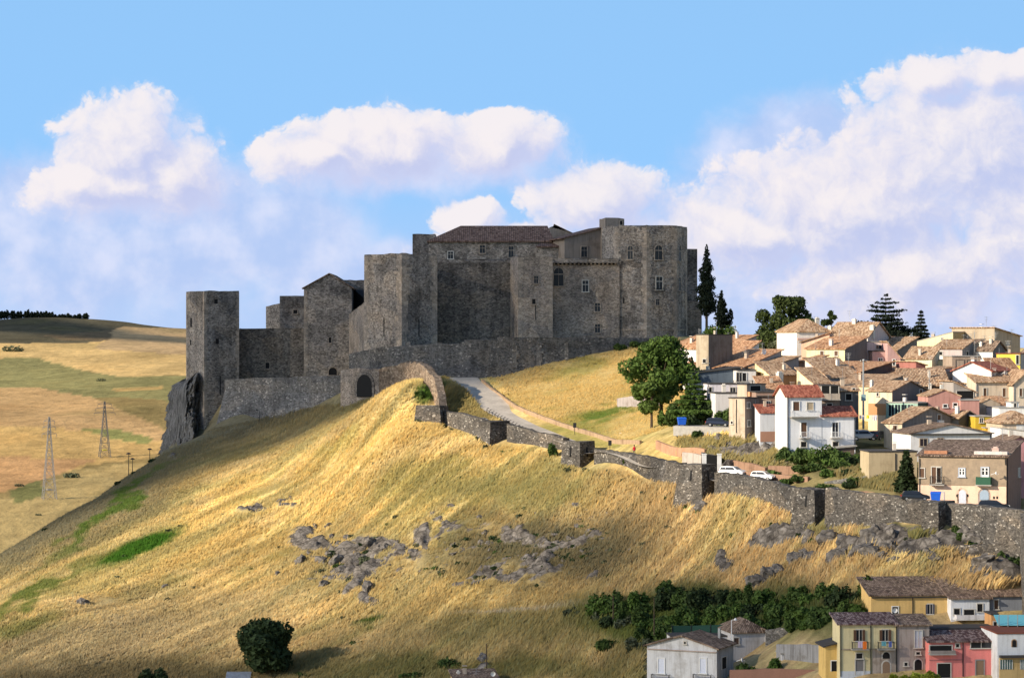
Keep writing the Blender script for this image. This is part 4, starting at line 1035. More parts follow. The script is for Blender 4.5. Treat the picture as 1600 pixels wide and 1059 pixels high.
def dtree(label, px, pyb, pyt, D, wpx, kind='dec', seed=1, th=.25, cat='tree', name='tree', n=4200, size=.38, nb=16, group=None, tr=True, loc=None):
    """broad-leaved tree from its crown's top and width in the photograph"""
    base = loc if loc is not None else P(px, pyb, D); gl = G(base.x, base.y)
    if loc is None and abs(gl-base.z) < 4: base.z = gl
    h = Z(pyt, D) - base.z; w = wpx/F*D
    e = tag(empty(name, base), label, cat, group)
    z0 = h*th
    if tr: trunk(e, h*.7, max(.1, h*.028), [(h*.3, w*.25, 0, h*.6), (h*.35, -w*.25, w*.1, h*.65), (h*.4, .05*w, -w*.25, h*.7)])
    leaves('crown', gauss_blobs(w, h-z0, z0, nb, seed), n, size, LEAF[kind], e, seed)
    return e
def shrub(label, px, D, wpx, hpx, kind, seed, group=None, n=900, size=.3, z=None):
    w = wpx/F*D; h = hpx/F*D; b = GP(px, D)
    if z is not None: b.z = z
    e = tag(empty('shrub', b), label, 'shrub', group)
    r = random.Random(seed); bl = []
    for k in range(7):
        q = r.uniform(-.34,.34)*w; s = w*r.uniform(.16,.26); hh = h*r.uniform(.55,1)
        bl.append((q, r.uniform(-.2,.2)*w, hh*.45, s, s, hh*.5))
    leaves('foliage', bl, n, size, LEAF[kind], e, seed, .4)
    m = MB()
    for k in range(4): m.bar((0,0,-.3), (r.uniform(-.25,.25)*w, r.uniform(-.15,.15)*w, h*.6), .05, 4, 0, .015)
    m.build('stem', M['bark'], e, weld=False)
    return e
def cypress(label, px, pyb, pyt, D, wpx, seed, bare=.2, kind='cyp', n=5200):
    base = P(px, pyb, D); h = Z(pyt, D)-base.z; w = wpx/F*D
    e = tag(empty('cypress_tree', base), label, 'tree'); trunk(e, h*.8, .32, r1=.08)
    bl = []; r = random.Random(seed)
    for k in range(26):
        t = k/25; z = h*(bare+(.985-bare)*t); rad = w*.5*min(1, (t/.12+.25) if t < .12 else 1)*(1-.93*max(0, (t-.35)/.65)**1.25)
        a = r.uniform(0, 6.28); o = rad*.22
        bl.append((o*math.cos(a), o*math.sin(a), z, rad*r.uniform(.75,1.05), rad*r.uniform(.75,1.05), h*.045))
    leaves('crown', bl, n, .28, LEAF[kind], e, seed, .35); return e
def conifer(label, px, pyb, pyt, D, wpx, seed, name='spruce_tree', layers=14, kind='cyp', droop=.12, irregular=.2, n=4200, lean=0):
    """layered conifer: whorls of branches that carry flat sprays"""
    base = P(px, pyb, D); gl = G(base.x, base.y)
    if abs(gl-base.z) < 3: base.z = gl
    h = Z(pyt, D)-base.z; w = wpx/F*D
    e = tag(empty(name, base), label, 'tree'); trunk(e, h*.97, max(.12, h*.022), r1=.03)
    bl = []; r = random.Random(seed); br = MB()
    for k in range(layers):
        t = (k+.5)/layers; z = h*(.12+.86*t); rad = w*.5*(1-t)**.85*(1 + r.uniform(-irregular, irregular)) + .12
        nb = max(4, int(9*(1-t))+3); a0 = r.uniform(0, 6)
        for j in range(nb):
            a = a0+6.283*j/nb+r.uniform(-.25,.25); L = rad*r.uniform(1-irregular*1.6, 1.05)
            tip = (L*math.cos(a), L*math.sin(a), z - droop*L + lean*L)
            br.bar((0,0,z), tip, .05, 4, 0, .015)
            for q in (.4,.65,.9): bl.append((tip[0]*q, tip[1]*q, z+(tip[2]-z)*q, L*.22+.16, L*.22+.16, .14+L*.045))
    br.build('branch', M['bark'], e, weld=False)
    leaves('crown', bl, int(n*1.8), .3, LEAF[kind], e, seed, .2, flat=.8); return e
cypress('tall narrow dark cypress beside the octagonal castle tower', 1104, 527, 382, 512, 31, 3, .24)
e = cypress('small slender dark cypress with open side branches right of the tall cypress', 1127, 522, 453, 508, 22, 4, .12, n=2600)
leaves('side_branch', [(1.6,0,3.0,.8,.8,1.6),(1.9,.2,4.2,.5,.5,.9),(1.2,0,1.8,.8,.8,1.0)], 500, .26, LEAF['cyp'], e, 5, .3)
shrub('bright green bush at the foot of the two cypresses', 1128, 500, 56, 30, 'dec', 6, n=2200, z=Z(534,500))
shrub('green bush at the foot of the octagonal tower', 972, 499, 26, 12, 'hedge', 8, n=700); shrub('flat dark bush under the octagonal tower beside the big tree', 1002, 500, 36, 10, 'hedge', 9, n=800)
# the leafy group beside the meadow
dtree('large green broad-leaved tree at the edge of the sloping meadow', 1033, 655, 528, 433, 108, 'dec', 11, .16, n=8200, nb=36)
dtree('slim light green tree with a pale trunk at the meadow edge', 1018, 652, 582, 429, 64, 'light', 12, .30, n=3600)
conifer('spreading cedar with layered boughs in front of the slate blue shed', 1085, 655, 583, 423, 74, 13, 'cedar_tree', 9, 'dec', .05, .25, 8000)
for i, (px, D, w, h, k, lb) in enumerate(((1062,425,50,40,'hedge','dark bush between the big meadow tree and the cedar'),(1108,422,52,40,'dark','dark thicket bush right of the cedar'),(1128,417,34,28,'hedge','dark green bush beside the tan rendered house'),(1046,428,40,26,'dec','mid green bush under the big meadow tree'),(1080,419,46,26,'dark','low dark bush under the cedar'),(1040,470,40,34,'grey','grey green bush behind the big meadow tree'))):
    shrub(lb, px, D, w, h, k, 20+i, n=1800)
# the umbrella pine and its neighbours
def big_pine():
    D = 500; base = P(1226, 556, D); e = tag(empty('pine_tree', base), 'big dark umbrella pine with clumped crown above the orange roofs', 'tree')
    s = F/D; bl = []
    for (px, py, rx, ry) in ((1232,478,26,15),(1215,500,16,12),(1250,494,18,13),(1262,505,12,10),(1192,495,13,12),(1200,512,15,9),(1228,508,22,12),(1245,518,20,12),(1205,530,24,14),(1235,535,26,14),(1190,530,14,16),(1218,470,14,9),(1246,472,14,9)):
        bl.append(((px-1226)/s, random.uniform(-2.2,2.2), (556-py)/s, rx/s, rx/s*1.0, ry/s))
    leaves('crown', bl, 9500, .34, LEAF['pine'], e, 31, .45)
    trunk(e, 10, .4, [(4, -3.5, 0, 7), (5, 3, .5, 8), (3, 2, -1, 5.5), (4.5, -1.5, 1, 8.5)])
big_pine()
dtree('pale olive green tree below the umbrella pine', 1222, 556, 532, 492, 34, 'grey', 33, .2, n=1200)
dtree('small round dark tree behind the white house roof', 1298, 520, 484, 520, 24, 'pine', 34, .2, n=1400)
conifer('wide open cedar with bare drooping boughs above the pink house', 1384, 535, 456, 505, 118, 35, 'cedar_tree', 12, 'cyp', -.02, .34, 5200, .12)
shrub('dark bush under the open cedar', 1388, 498, 60, 22, 'cyp', 36, n=1600, z=Z(532,498))
conifer('small dark pointed spruce beside the open cedar', 1439, 537, 483, 500, 36, 37, 'spruce_tree', 11, 'cyp', .12, .2, 3000)
conifer('dark spruce at the left corner of the brick and peach house', 1416, 774, 702, 356, 34, 38, 'spruce_tree', 13, 'dark', .16, .15, 3600)
def solve_D(px, py, lo=280, hi=470):
    Ds = np.arange(lo, hi, 1.0); x = (px-CX)/F*Ds; z = gz(x, Ds); p = CY - z/Ds*F
    k = np.argmin(np.abs(p-py)); return float(Ds[k])
# lower trees
dtree('large round dark tree at the foot of the grass slope above the tin shed', 415, 1046, 970, 377, 98, 'dark', 41, .08, n=7500, nb=26)
shrub('tall dark bush at the foot of the slope', 243, 372, 54, 46, 'dark', 42, n=2600)
dtree('small lone dark tree on the dry slope above the hedges', 1041, 934, 905, 362, 26, 'hedge', 43, .12, n=1300, size=.3)
r_ = random.Random(5)
k = 0
for (x0, x1, D0, D1, pyh, num) in ((930,1355,962,20,34,22),(945,1352,984,22,30,20),(1000,1300,1000,16,26,12)):
    for i in range(num):
        px = x0+(x1-x0)*(i+r_.uniform(.1,.9))/num; D = solve_D(px, D0-(px-x0)/(x1-x0)*D1+r_.uniform(-4,4), 300, 375)
        shrub('dense dark green bush in the hedge belt below the dry slope', px, D, r_.uniform(24,64), pyh*r_.uniform(.5,1.35), r_.choice(['hedge','hedge','dark','dec','hedge','dec']), 100+k, 'hedge belt bushes', n=1300, size=.30); k += 1
for px, lb in ((1058,'left bright lime green bamboo clump in the hedge belt'),(1072,'right bright lime green bamboo clump in the hedge belt')):
    shrub(lb, px, 341, 17, 34, 'light', 150+px, n=900, size=.26)
for i, (px, D, w, h, kd) in enumerate(((900,372,44,16,'grey'),(935,366,50,20,'grey'),(985,358,50,24,'grey'),(960,352,60,20,'hedge'),(1000,346,50,24,'grey'))):
    shrub('grey green bush on the slope left of the hedge belt', px, D, w, h, kd, 160+i, 'slope bushes by the hedge', n=900)
for i, (px, D, w, h, lb) in enumerate(((866,432,18,24,'green bush against the left side of the third bastion'),(655,469,16,16,'bright green bush on the crest beside the ruined wall'),(1250,386,52,28,'green garden bush under the white house'),(1288,383,56,32,'leafy garden bush under the white house balconies'),(1230,388,34,26,'low garden bush at the corner of the white house'),(1262,380,60,15,'low dark hedge in the garden below the white house'),(1316,382,40,20,'low hedge below the white house on the lane'),(1372,371,54,26,'leafy vine over the cream wall'),(1390,378,34,22,'bright green bush beside the cream wall'),(1228,377,20,9,'dark round bush by the street'),(1250,376,26,9,'dark flat bush by the street'),(1090,411,16,22,'dark ivy clump at the yard edge'),(1160,388,40,8,'low weeds along the street bank'),(1215,384,46,8,'low dark weeds at the bank foot'))):
    shrub(lb, px, D, w, h, 'dec' if 'bright' in lb or 'leafy' in lb else 'hedge', 180+i, n=1100)
for i, (px, D, w, h, kd, lb) in enumerate(((1168,318,36,26,'hedge','dark green bush right of the pale cottage'),(1208,316,34,24,'dec','green bush beside the low grey building'),(1186,315,18,14,'oleander','red flowering oleander beside the cottages'),(1155,309,46,14,'grey','grey green bush in the yard of the pale cottage'),(1200,308,60,12,'hedge','low bushes along the brick yard wall'),(1435,284,24,16,'lime','left sunlit lime bush before the coral house'),(1396,285,12,8,'lime','small lime bush before the stucco house'),(1455,284,26,14,'lime','middle sunlit lime bush before the coral house'),(1415,284,16,10,'lime','sunlit lime bush between the stucco and coral houses'))):
    shrub(lb, px, D, w, h, kd, 210+i, n=1000, z=Z({1435:1066,1396:1062,1455:1062,1415:1064}.get(px, 0), D) if kd == 'lime' else None)
for i, (px, D, w, h) in enumerate(((208,502,10,5),(185,498,14,7),(240,512,14,6),(70,468,8,5),(560,385,26,8),(640,366,40,14),(470,374,34,10),(700,368,40,18),(620,362,50,14),(1210,366,14,6),(1145,372,10,6),(1330,336,20,10))):
    shrub('small dark bush growing in the dry hillside grass', px, D, w, h, 'dark' if i < 4 else 'hedge', 240+i, 'scattered hillside bushes', n=500, size=.28)
for i in range(60):
    px, py = r_.choice([(r_.uniform(1120,1600), None), (r_.uniform(880,1130), None), (r_.uniform(650,900), None)])
    D = float(np.interp(px, [650,690,770,840,905,1000,1096,1180,1272,1400,1466,1560,1620], [460,457,445,436,422,405,385,372,354,340,330,320,312])) - r_.uniform(.2,2.2)
    shrub('low weeds growing against the foot of the town wall', px, D, r_.uniform(6,20), r_.uniform(4,10), r_.choice(['grey','hedge','grey','dark']), 400+i, 'weeds at the wall foot', n=260, size=.24)
for i in range(50):
    px = r_.uniform(180, 1300); py = r_.uniform(720, 1010); 
    if px < 500 and py < 800: continue
    shrub('small dark tussock on the dry grass slope', px, solve_D(px, py, 330, 470), r_.uniform(4,12), r_.uniform(2.5,6), r_.choice(['grey','grey','hedge']), 500+i, 'tussocks on the slope', n=160, size=.22)
# far pine row on the skyline
pr = None
for i in range(30):
    px = -6 + i*4.9 + r_.uniform(-2,2); D = 2950; hp = r_.uniform(11,16)*(1 if px < 85 else .65)
    loc = P(px, 498.5, D)
    if pr is None:
        pr = tag(empty('pine_tree', loc), 'dark pine in the row along the far skyline', 'tree', 'skyline pines')
        leaves('crown', [(0,0,6+k*1.6,3.2-.55*k,3.2-.55*k,1.6) for k in range(5)] + [(0,0,3,2.4,2.4,3)], 420, 1.1, LEAF['cyp'], pr, 7, .4); trunk(pr, 9, .5); o = pr
    else: o = copy_tree(pr)
    o.location = loc; o.scale = (1.15, 1.15, hp/F*D/14.5); o.rotation_euler.z = r_.uniform(0, 6)
for i, (px, py, D, w) in enumerate(((112,703,1150,26),(60,728,1000,10),(30,705,1100,14),(330,600,2000,10),(70,820,900,14),(25,840,880,18),(70,855,880,24),(110,800,950,8),(158,600,1800,14),(20,560,2150,30))):
    b = VG(px, D); e = tag(empty('shrub', b), 'lone dark bush in the valley fields', 'shrub', 'valley field bushes')
    s = w/F*D; leaves('foliage', [(x*s*.3, 0, s*.12, s*.25, s*.25, s*.18) for x in (-1,0,1)], 260, s*.07, LEAF['grey'], e, 300+i, .4)

# boulders breaking the slope
ROCKM = NT('grey_limestone'); v_ = ROCKM.co(); n1_ = ROCKM.noise(v_, 1.8, 9, .75); ed_ = ROCKM.vor(v_, 1.1, 'DISTANCE_TO_EDGE', 'Distance')
ROCKM.color(ROCKM.mix(.7, ROCKM.ramp(n1_, [(.3, (.055,.05,.045)), (.5, (.17,.152,.136)), (.7, (.33,.30,.27))]), ROCKM.ramp(ed_, [(0, g(.4)), (.1, g(1))]), 'MULTIPLY')); ROCKM.bump(n1_, .9, .3); ROCKM.b.inputs['Roughness'].default_value = .95
def boulder(px, D, size, seed, label, group, flat=.7, name='boulder'):
    bm = bmesh.new(); bmesh.ops.create_icosphere(bm, subdivisions=3, radius=1)
    r = random.Random(seed); from mathutils import noise
    pl = [(Vector((r.gauss(0,1), r.gauss(0,1), r.gauss(0,.8))).normalized(), r.uniform(.45,.9)) for _ in range(13)]
    for v in bm.verts:
        for nrm, d in pl:
            q = v.co.dot(nrm)
            if q > d: v.co -= nrm*(q-d)
        v.co += v.co.normalized()*noise.fractal(v.co*2.6+Vector((seed*3.1,0,0)), .8, 2.2, 5)*.22
    me = bpy.data.meshes.new(name); bm.to_mesh(me); bm.free(); me.materials.append(ROCKM.mat)
    o = bpy.data.objects.new(name, me); COL.objects.link(o); p = GP(px, D); p.z += size*.12; o.location = p
    o.scale = (size*r.uniform(.8,1.4), size*r.uniform(.7,1.1), size*flat*r.uniform(.8,1.4)); o.rotation_euler = (r.uniform(-.4,.4), r.uniform(-.5,.2), r.uniform(0,6))
    return tag(o, label, 'rock', group)
for i, (px, py, s) in enumerate(((468,880,1.6),(482,868,1.0),(495,858,1.3),(503,880,1.5),(515,866,1.0),(528,880,2.2),(520,905,1.3),(505,918,1.6),(490,905,1.0),(540,862,1.0),(580,850,1.9),(560,855,1.0),(600,858,1.4),(612,870,1.0),(628,862,1.2),(648,866,1.3),(665,858,.9),(535,895,1.2),(548,905,.9),(575,925,2.2),(572,940,1.3),(590,880,.9),(560,880,.8),(492,824,1.0),(520,840,.8))):
    boulder(px, solve_D(px, py), s, i, 'pale grey boulder in the sunlit rock outcrop on the grass slope', 'sunlit outcrop boulders')
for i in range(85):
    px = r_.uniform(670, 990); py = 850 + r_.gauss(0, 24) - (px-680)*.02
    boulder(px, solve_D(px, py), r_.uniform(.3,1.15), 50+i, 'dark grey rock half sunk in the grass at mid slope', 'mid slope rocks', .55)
for i in range(44):
    px = r_.uniform(1180, 1590); py = 850 + r_.uniform(-14, 34)
    boulder(px, solve_D(px, py, 280, 352), r_.uniform(.8,2.2), 110+i, 'grey rock of the crag under the lower town wall', 'crag rocks under the wall', .75)
for i in range(26):
    px = r_.uniform(1085, 1222); py = r_.uniform(690, 727)
    boulder(px, 391+ (727-py)*.42, r_.uniform(.5,1.5), 170+i, 'brown rock in the bank above the parked white cars', 'street bank rocks', .7)
for i, (px, py, s) in enumerate(((1098,797,1.6),(1085,800,.9),(1145,880,1.1),(393,795,.9),(445,785,1.3),(455,780,.9),(760,1030,1.4),(1060,1000,.8),(905,790,1.1),(925,812,.9),(950,806,.8),(130,942,1.1),(258,918,.8))):
    boulder(px, solve_D(px, py, 300, 470), s, 200+i, 'single grey rock lying in the hillside grass', 'scattered hillside rocks')
for i in range(46):
    px = r_.gauss(555, 48); py = 872 + r_.gauss(0, 24)
    boulder(px, solve_D(px, py), r_.uniform(.35,1.0), 300+i, 'pale grey boulder in the sunlit rock outcrop on the grass slope', 'sunlit outcrop boulders', .8)
for i in range(60):
    a = i < 34; px = r_.gauss(830, 80) if a else r_.gauss(555, 50); py = r_.gauss(862, 26) if a else r_.gauss(878, 28)
    shrub('low dark scrub between the rocks of the slope', px, solve_D(px, py), r_.uniform(8,26), r_.uniform(4,8), r_.choice(['grey','dark','hedge','grey']), 600+i, 'scrub among the rocks', n=280, size=.24)
CRAGM = NT('crag_rock'); v_ = CRAGM.co((1,1,.3)); n1_ = CRAGM.noise(v_, .9, 9, .72, .6); n2_ = CRAGM.noise(CRAGM.co(), 2.2, 8, .75)
CRAGM.color(CRAGM.mix(.75, CRAGM.ramp(n1_, [(.34, (.05,.05,.05)), (.48, (.26,.25,.24)), (.66, (.52,.50,.48))]), CRAGM.ramp(n2_, [(.32, g(.35)), (.6, g(1.1))]), 'MULTIPLY')); CRAGM.bump(CRAGM.math('ADD', n1_, CRAGM.math('MULTIPLY', n2_, .5)), 1.0, 1.6); CRAGM.b.inputs['Roughness'].default_value = 1
for i in range(22):
    px = r_.uniform(1290, 1420); shrub('dark garden bush in the plot between the white house and the spruce', px, r_.uniform(366, 385), r_.uniform(18,44), r_.uniform(8,16), r_.choice(['hedge','dark','dec']), 700+i, 'garden plot bushes', n=600, size=.26)
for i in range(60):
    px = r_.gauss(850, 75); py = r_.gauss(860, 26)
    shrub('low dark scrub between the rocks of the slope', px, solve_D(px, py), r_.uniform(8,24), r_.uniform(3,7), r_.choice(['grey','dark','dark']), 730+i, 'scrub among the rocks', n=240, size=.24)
for i in range(10):
    px = r_.uniform(1480, 1600); shrub('dark ivy hanging on the wall at the right edge', px, float(np.interp(px, [1478,1520,1560,1620],[335.5,331,326,320.5])), r_.uniform(10,24), r_.uniform(12,26), r_.choice(['dark','hedge']), 800+i, 'ivy on the right wall', n=500, size=.24)
# the crag that carries the west tower
def crag():
    b = bmesh.new(); from mathutils import noise
    prof = [(250,706),(255,690),(259,668),(261,640),(263,617),(272,604),(281,596),(290,590),(300,588)]
    D = 545; me = bpy.data.meshes.new('crag'); V = []; Fc = []; nz, nx = 70, 40
    for j in range(nz+1):
        py = 590+118*j/nz; xl = float(np.interp(py, [588,592,600,610,640,668,690,712],[298,287,272,264,260,257,252,247]))
        for i in range(nx+1):
            t = i/nx; px = xl+(312-xl)*t; dd = D - 9*math.sin(t*2.2) + 14*(1-t)**3
            p = P(px, py, dd); k = noise.fractal(Vector((p.x*.30, p.y*.30, p.z*.13)), .55, 2.3, 7); k += .5*noise.fractal(Vector((p.x*.9, p.y*.9, p.z*.5)), .6, 2.2, 4)
            p += Vector((k*1.9*(1-t*.7), -k*3.2, k*1.0)); V.append(p)
    for j in range(nz):
        for i in range(nx):
            a = j*(nx+1)+i; Fc.append((a, a+nx+1, a+nx+2, a+1))
    n0 = len(V)                                       # back and top, so it is a solid rock
    for j in range(nz+1):
        for i in (0, nx): q = V[j*(nx+1)+i].copy(); q.y = D+16; V.append(q)
    for j in range(nz):
        Fc.append((j*(nx+1), n0+2*j, n0+2*j+2, (j+1)*(nx+1))); Fc.append((n0+2*j, n0+2*j+1, n0+2*j+3, n0+2*j+2))
    Fc.append(tuple(range(nx+1)) + (n0+1, n0))
    me.from_pydata([tuple(v) for v in V], [], Fc); me.materials.append(CRAGM.mat)
    o = bpy.data.objects.new('crag', me); COL.objects.link(o)
    tag(o, 'blue grey rock crag behind the foot of the west tower', 'rock')
crag()
# ------------------------------------------------------------------ the town
def lbox(e, name, x0, x1, y0, y1, z0, z1, mat):
    return MB().box(x0, x1, y0, y1, z0, z1).build(name, mat, e)
HS = []
class House:
    def __init__(s, label, xl, xc, xr, D, deg, ye, roof='gy', rise=1.6, col=(.6,.55,.45), col2=None, tile='tile_orange', wl=None, wr=None, over=.35, dirt=.45, base=None, name='house', cat='house', group=None, mats=None, keep=None):
        th = R(deg); C, wr_, wl_, dr, dl = frame_of(xl, xc, xr, D, th)
        s.C, s.dr, s.dl, s.th = C, dr, dl, th; s.wr = wr or max(wr_, .6); s.wl = wl or max(wl_, .6)
        pts = [C, C+dr*s.wr, C+dl*s.wl, C+dr*s.wr+dl*s.wl]
        s.z0 = (base if base is not None else min(G(p.x,p.y) for p in pts) - .5)
        s.ze = Z(ye, D); s.z0 = min(s.z0, s.ze-2.6)
        s.e = tag(empty(name, (C.x, C.y, s.z0), th), label, cat, group); HS.append(s); s.kind = roof
        h = s.h = s.ze - s.z0; W, L = s.wr, s.wl
        m = mats or [plaster(col, dirt), plaster(col2 or col, dirt)]  # right face colour mostly carries its shade, left face the lit tone
        b = MB(); R_ = roof; T = {}
        def top(x, y):
            if R_ == 'gy': return h + rise*(1-abs(2*x/W-1))
            if R_ == 'gx': return h + rise*(1-abs(2*y/L-1))
            if R_ == 'sx+': return h + rise*x/W
            if R_ == 'sx-': return h + rise*(1-x/W)
            if R_ == 'sy+': return h + rise*y/L
            if R_ == 'sy-': return h + rise*(1-y/L)
            return h
        s.top = top
        loop = [(0,0),(W/2,0),(W,0),(W,L/2),(W,L),(W/2,L),(0,L),(0,L/2)]
        n = len(loop)
        for i in range(n):
            p, q = loop[i], loop[(i+1)%n]
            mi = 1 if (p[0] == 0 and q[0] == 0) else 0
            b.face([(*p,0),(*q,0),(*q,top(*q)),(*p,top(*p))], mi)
        b.face([(W/2,0,top(W/2,0)),(W,0,top(W,0)),(W,L/2,top(W,L/2)),(W/2,L/2,top(W/2,L/2))]); b.face([(0,0,top(0,0)),(W/2,0,top(W/2,0)),(W/2,L/2,top(W/2,L/2)),(0,L/2,top(0,L/2))])
        b.face([(W/2,L/2,top(W/2,L/2)),(W,L/2,top(W,L/2)),(W,L,top(W,L)),(W/2,L,top(W/2,L))]); b.face([(0,L/2,top(0,L/2)),(W/2,L/2,top(W/2,L/2)),(W/2,L,top(W/2,L)),(0,L,top(0,L))])
        s.walls = b.build('walls', [m[0], m[1]], s.e)
        o = over; t = .16; g_ = .03 + t; b = MB(); tm = M[tile] if isinstance(tile, str) else tile
        if R_ == 'gy':
            k = rise/(W/2); zl = h-o*k+g_
            b.slab((-o,L+o,zl),(-o,-o,zl),(W/2,-o,h+rise+g_),(W/2,L+o,h+rise+g_),t); b.slab((W+o,-o,zl),(W+o,L+o,zl),(W/2,L+o,h+rise+g_),(W/2,-o,h+rise+g_),t)
        elif R_ == 'gx':
            k = rise/(L/2); zl = h-o*k+g_
            b.slab((-o,-o,zl),(W+o,-o,zl),(W+o,L/2,h+rise+g_),(-o,L/2,h+rise+g_),t); b.slab((W+o,L+o,zl),(-o,L+o,zl),(-o,L/2,h+rise+g_),(W+o,L/2,h+rise+g_),t)
        elif R_ == 'hip':
            zl = h-o*.35+g_; a = min(W, L)/2; zr = h+rise+g_
            if W >= L: p0, p1 = (a, L/2, zr), (W-a, L/2, zr)
            else: p0, p1 = (W/2, a, zr), (W/2, L-a, zr)
            c = [(-o,-o,zl),(W+o,-o,zl),(W+o,L+o,zl),(-o,L+o,zl)]
            if W >= L: b.slab(c[0],c[1],p1,p0,t); b.slab(c[2],c[3],p0,p1,t); b.tri_slab(c[3],c[0],p0,t); b.tri_slab(c[1],c[2],p1,t)
            else: b.slab(c[3],c[0],p0,p1,t); b.slab(c[1],c[2],p1,p0,t); b.tri_slab(c[0],c[1],p0,t); b.tri_slab(c[2],c[3],p1,t)
        elif R_[0] == 's':
            ax = R_[1]; up = R_[2] == '+'; S = W if ax == 'x' else L; k = rise/S; za, zb = h-o*k+g_, h+rise+o*k+g_
            if ax == 'x':
                if up: b.slab((-o,L+o,za),(-o,-o,za),(W+o,-o,zb),(W+o,L+o,zb),t)
                else: b.slab((W+o,-o,za),(W+o,L+o,za),(-o,L+o,zb),(-o,-o,zb),t)
            else:
                if up: b.slab((-o,-o,za),(W+o,-o,za),(W+o,L+o,zb),(-o,L+o,zb),t)
                else: b.slab((W+o,L+o,za),(-o,L+o,za),(-o,-o,zb),(W+o,-o,zb),t)
        else:
            o = min(o, .12); b.box(-o, W+o, -o, L+o, h+.003, h+.16)
        s.roof = b.build('roof', tm if R_ != 'flat' else (M[tile] if tile in ('concrete','darkroof','tile_red') else M['darkroof']), s.e)
    def loc(s, f, px, py):
        k = (px-CX)/F; d = s.dr if f == 'r' else s.dl
        t = (k*s.C.y-s.C.x)/(d.x-k*d.y); dep = s.C.y+t*d.y
        return t, Z(py, dep)-s.z0, dep/F
    def rect(s, f, px, py, w, h):
        t0 = s.loc(f, px-w/2, py)[0]; t1 = s.loc(f, px+w/2, py)[0]; t, z, m = s.loc(f, px, py)
        a, b = min(t0,t1), max(t0,t1); return a, b, z-h*m/2, z+h*m/2
    def blk(s, b, f, t0, t1, o0, o1, z0, z1):
        """block on a face: along it from t0 to t1, standing out from o0 to o1"""
        if f == 'r': b.box(t0, t1, -o1, -o0, z0, z1)
        else: b.box(-o1, -o0, t0, t1, z0, z1)
        return b
    def win(s, f, px, py, w, h, kind='win', frame=None, mat=None, bars=True):
        a, b, z0, z1 = s.rect(f, px, py, w, h); e = .11
        m = mat or (glass() if kind in ('win','door_glass') else M['wood'] if kind in ('shut','door') else M['dark'])
        nm = 'door' if kind in ('door','door_glass') else 'window'
        q = MB(); s.blk(q, f, a, b, -.15, .02, z0, z1); o = q.build(nm, m, s.e)
        fr = MB(); fm = frame or M['lightframe']
        s.blk(fr, f, a-e, a, -.1, .09, z0-(0 if nm == 'door' else 0), z1+e); s.blk(fr, f, b, b+e, -.1, .09, z0, z1+e); s.blk(fr, f, a, b, -.1, .085, z1, z1+e)
        if nm == 'window': s.blk(fr, f, a-e-.08, b+e+.08, -.1, .2, z0-.12, z0-.002)
        if kind == 'win' and bars and (b-a) > .5: s.blk(fr, f, (a+b)/2-.035, (a+b)/2+.035, -.1, .05, z0, z1)
        fr.build('frame', fm, o)
        if kind == 'shutters':
            pass
        return o
    def shutters(s, f, px, py, w, h, mat=None):
        """window with two open leaves"""
        o = s.win(f, px, py, w, h, 'win'); a, b, z0, z1 = s.rect(f, px, py, w, h); wd = (b-a)*.5
        for t0, t1 in ((a-wd, a-.02), (b+.02, b+wd)):
            q = MB(); s.blk(q, f, t0, t1, .09, .14, z0, z1); q.build('shutter', mat or M['wood'], o)
        return o
    def balcony(s, f, px, py, w, h, out=1.0, slabmat=None, railmat=None, solid=None):
        a, b, z0, z1 = s.rect(f, px, py, w, h)
        q = MB(); s.blk(q, f, a-.1, b+.1, -.1, out, z0-.16, z0); o = q.build('balcony', slabmat or M['concrete'], s.e)
        r = MB(); rm = railmat or M['metal']
        if solid:
            s.blk(r, f, a, b, out-.08, out-.03, z0+.003, z1)
            s.blk(r, f, a, a+.05, .03, out-.081, z0+.003, z1); s.blk(r, f, b-.05, b, .03, out-.081, z0+.003, z1)
            r.build('railing', solid, o); return o
        n = max(3, int((b-a)/.16))
        for k in range(n+1):
            t = a+(b-a)*k/n; s.blk(r, f, t-.012, t+.012, out-.06, out-.035, z0, z1)
        s.blk(r, f, a-.02, b+.02, out-.08, out-.02, z1, z1+.05)
        for t in (a, b): s.blk(r, f, t-.02, t+.02, 0, out-.081, z1, z1+.045)
        for k in range(1, 5):
            for t in (a, b): s.blk(r, f, t-.012, t+.012, out*k/5, out*k/5+.025, z0, z1)
        r.build('railing', rm, o); return o
    def chimney(s, px, pyt, pyb, w=.5, depth=None, mat=None, cap=True):
        D = depth or s.C.y + .5*(s.wl*s.dl.y + s.wr*s.dr.y)
        p = P(px, pyb, D); v = Vector((p.x-s.C.x, p.y-s.C.y)); x, y = v.dot(s.dr), v.dot(s.dl); zt = Z(pyt, D)-s.z0; zb = Z(pyb, D)-s.z0-1.0
        b = MB().box(x-w/2, x+w/2, y-w/2, y+w/2, zb, zt)
        if cap: b.box(x-w/2-.08, x+w/2+.08, y-w/2-.08, y+w/2+.08, zt+.002, zt+.1); b.box(x-w/3, x+w/3, y-w/3, y+w/3, zt+.102, zt+.3)
        return b.build('chimney', mat or plaster((.7,.66,.6), .4), s.roof)
    def antenna(s, px, pyt, pyb, D=None):
        D = D or s.C.y + .4*(s.wl*s.dl.y + s.wr*s.dr.y); p = P(px, pyb, D); v = Vector((p.x-s.C.x, p.y-s.C.y)); x, y = v.dot(s.dr), v.dot(s.dl)
        zt = Z(pyt, D)-s.z0; zb = Z(pyb, D)-s.z0-1.2; b = MB().bar((x,y,zb),(x,y,zt),.03,4)
        for k, L in ((0,.7),(.35,.55),(.7,.4)): b.bar((x-L,y+k*.3,zt-.1-k),(x+L,y-k*.3,zt-.1-k),.02,4)
        b.bar((x-.1,y-.5,zt-.2),(x+.1,y+.5,zt-.2),.02,4)
        return b.build('antenna', M['galv'], s.roof)
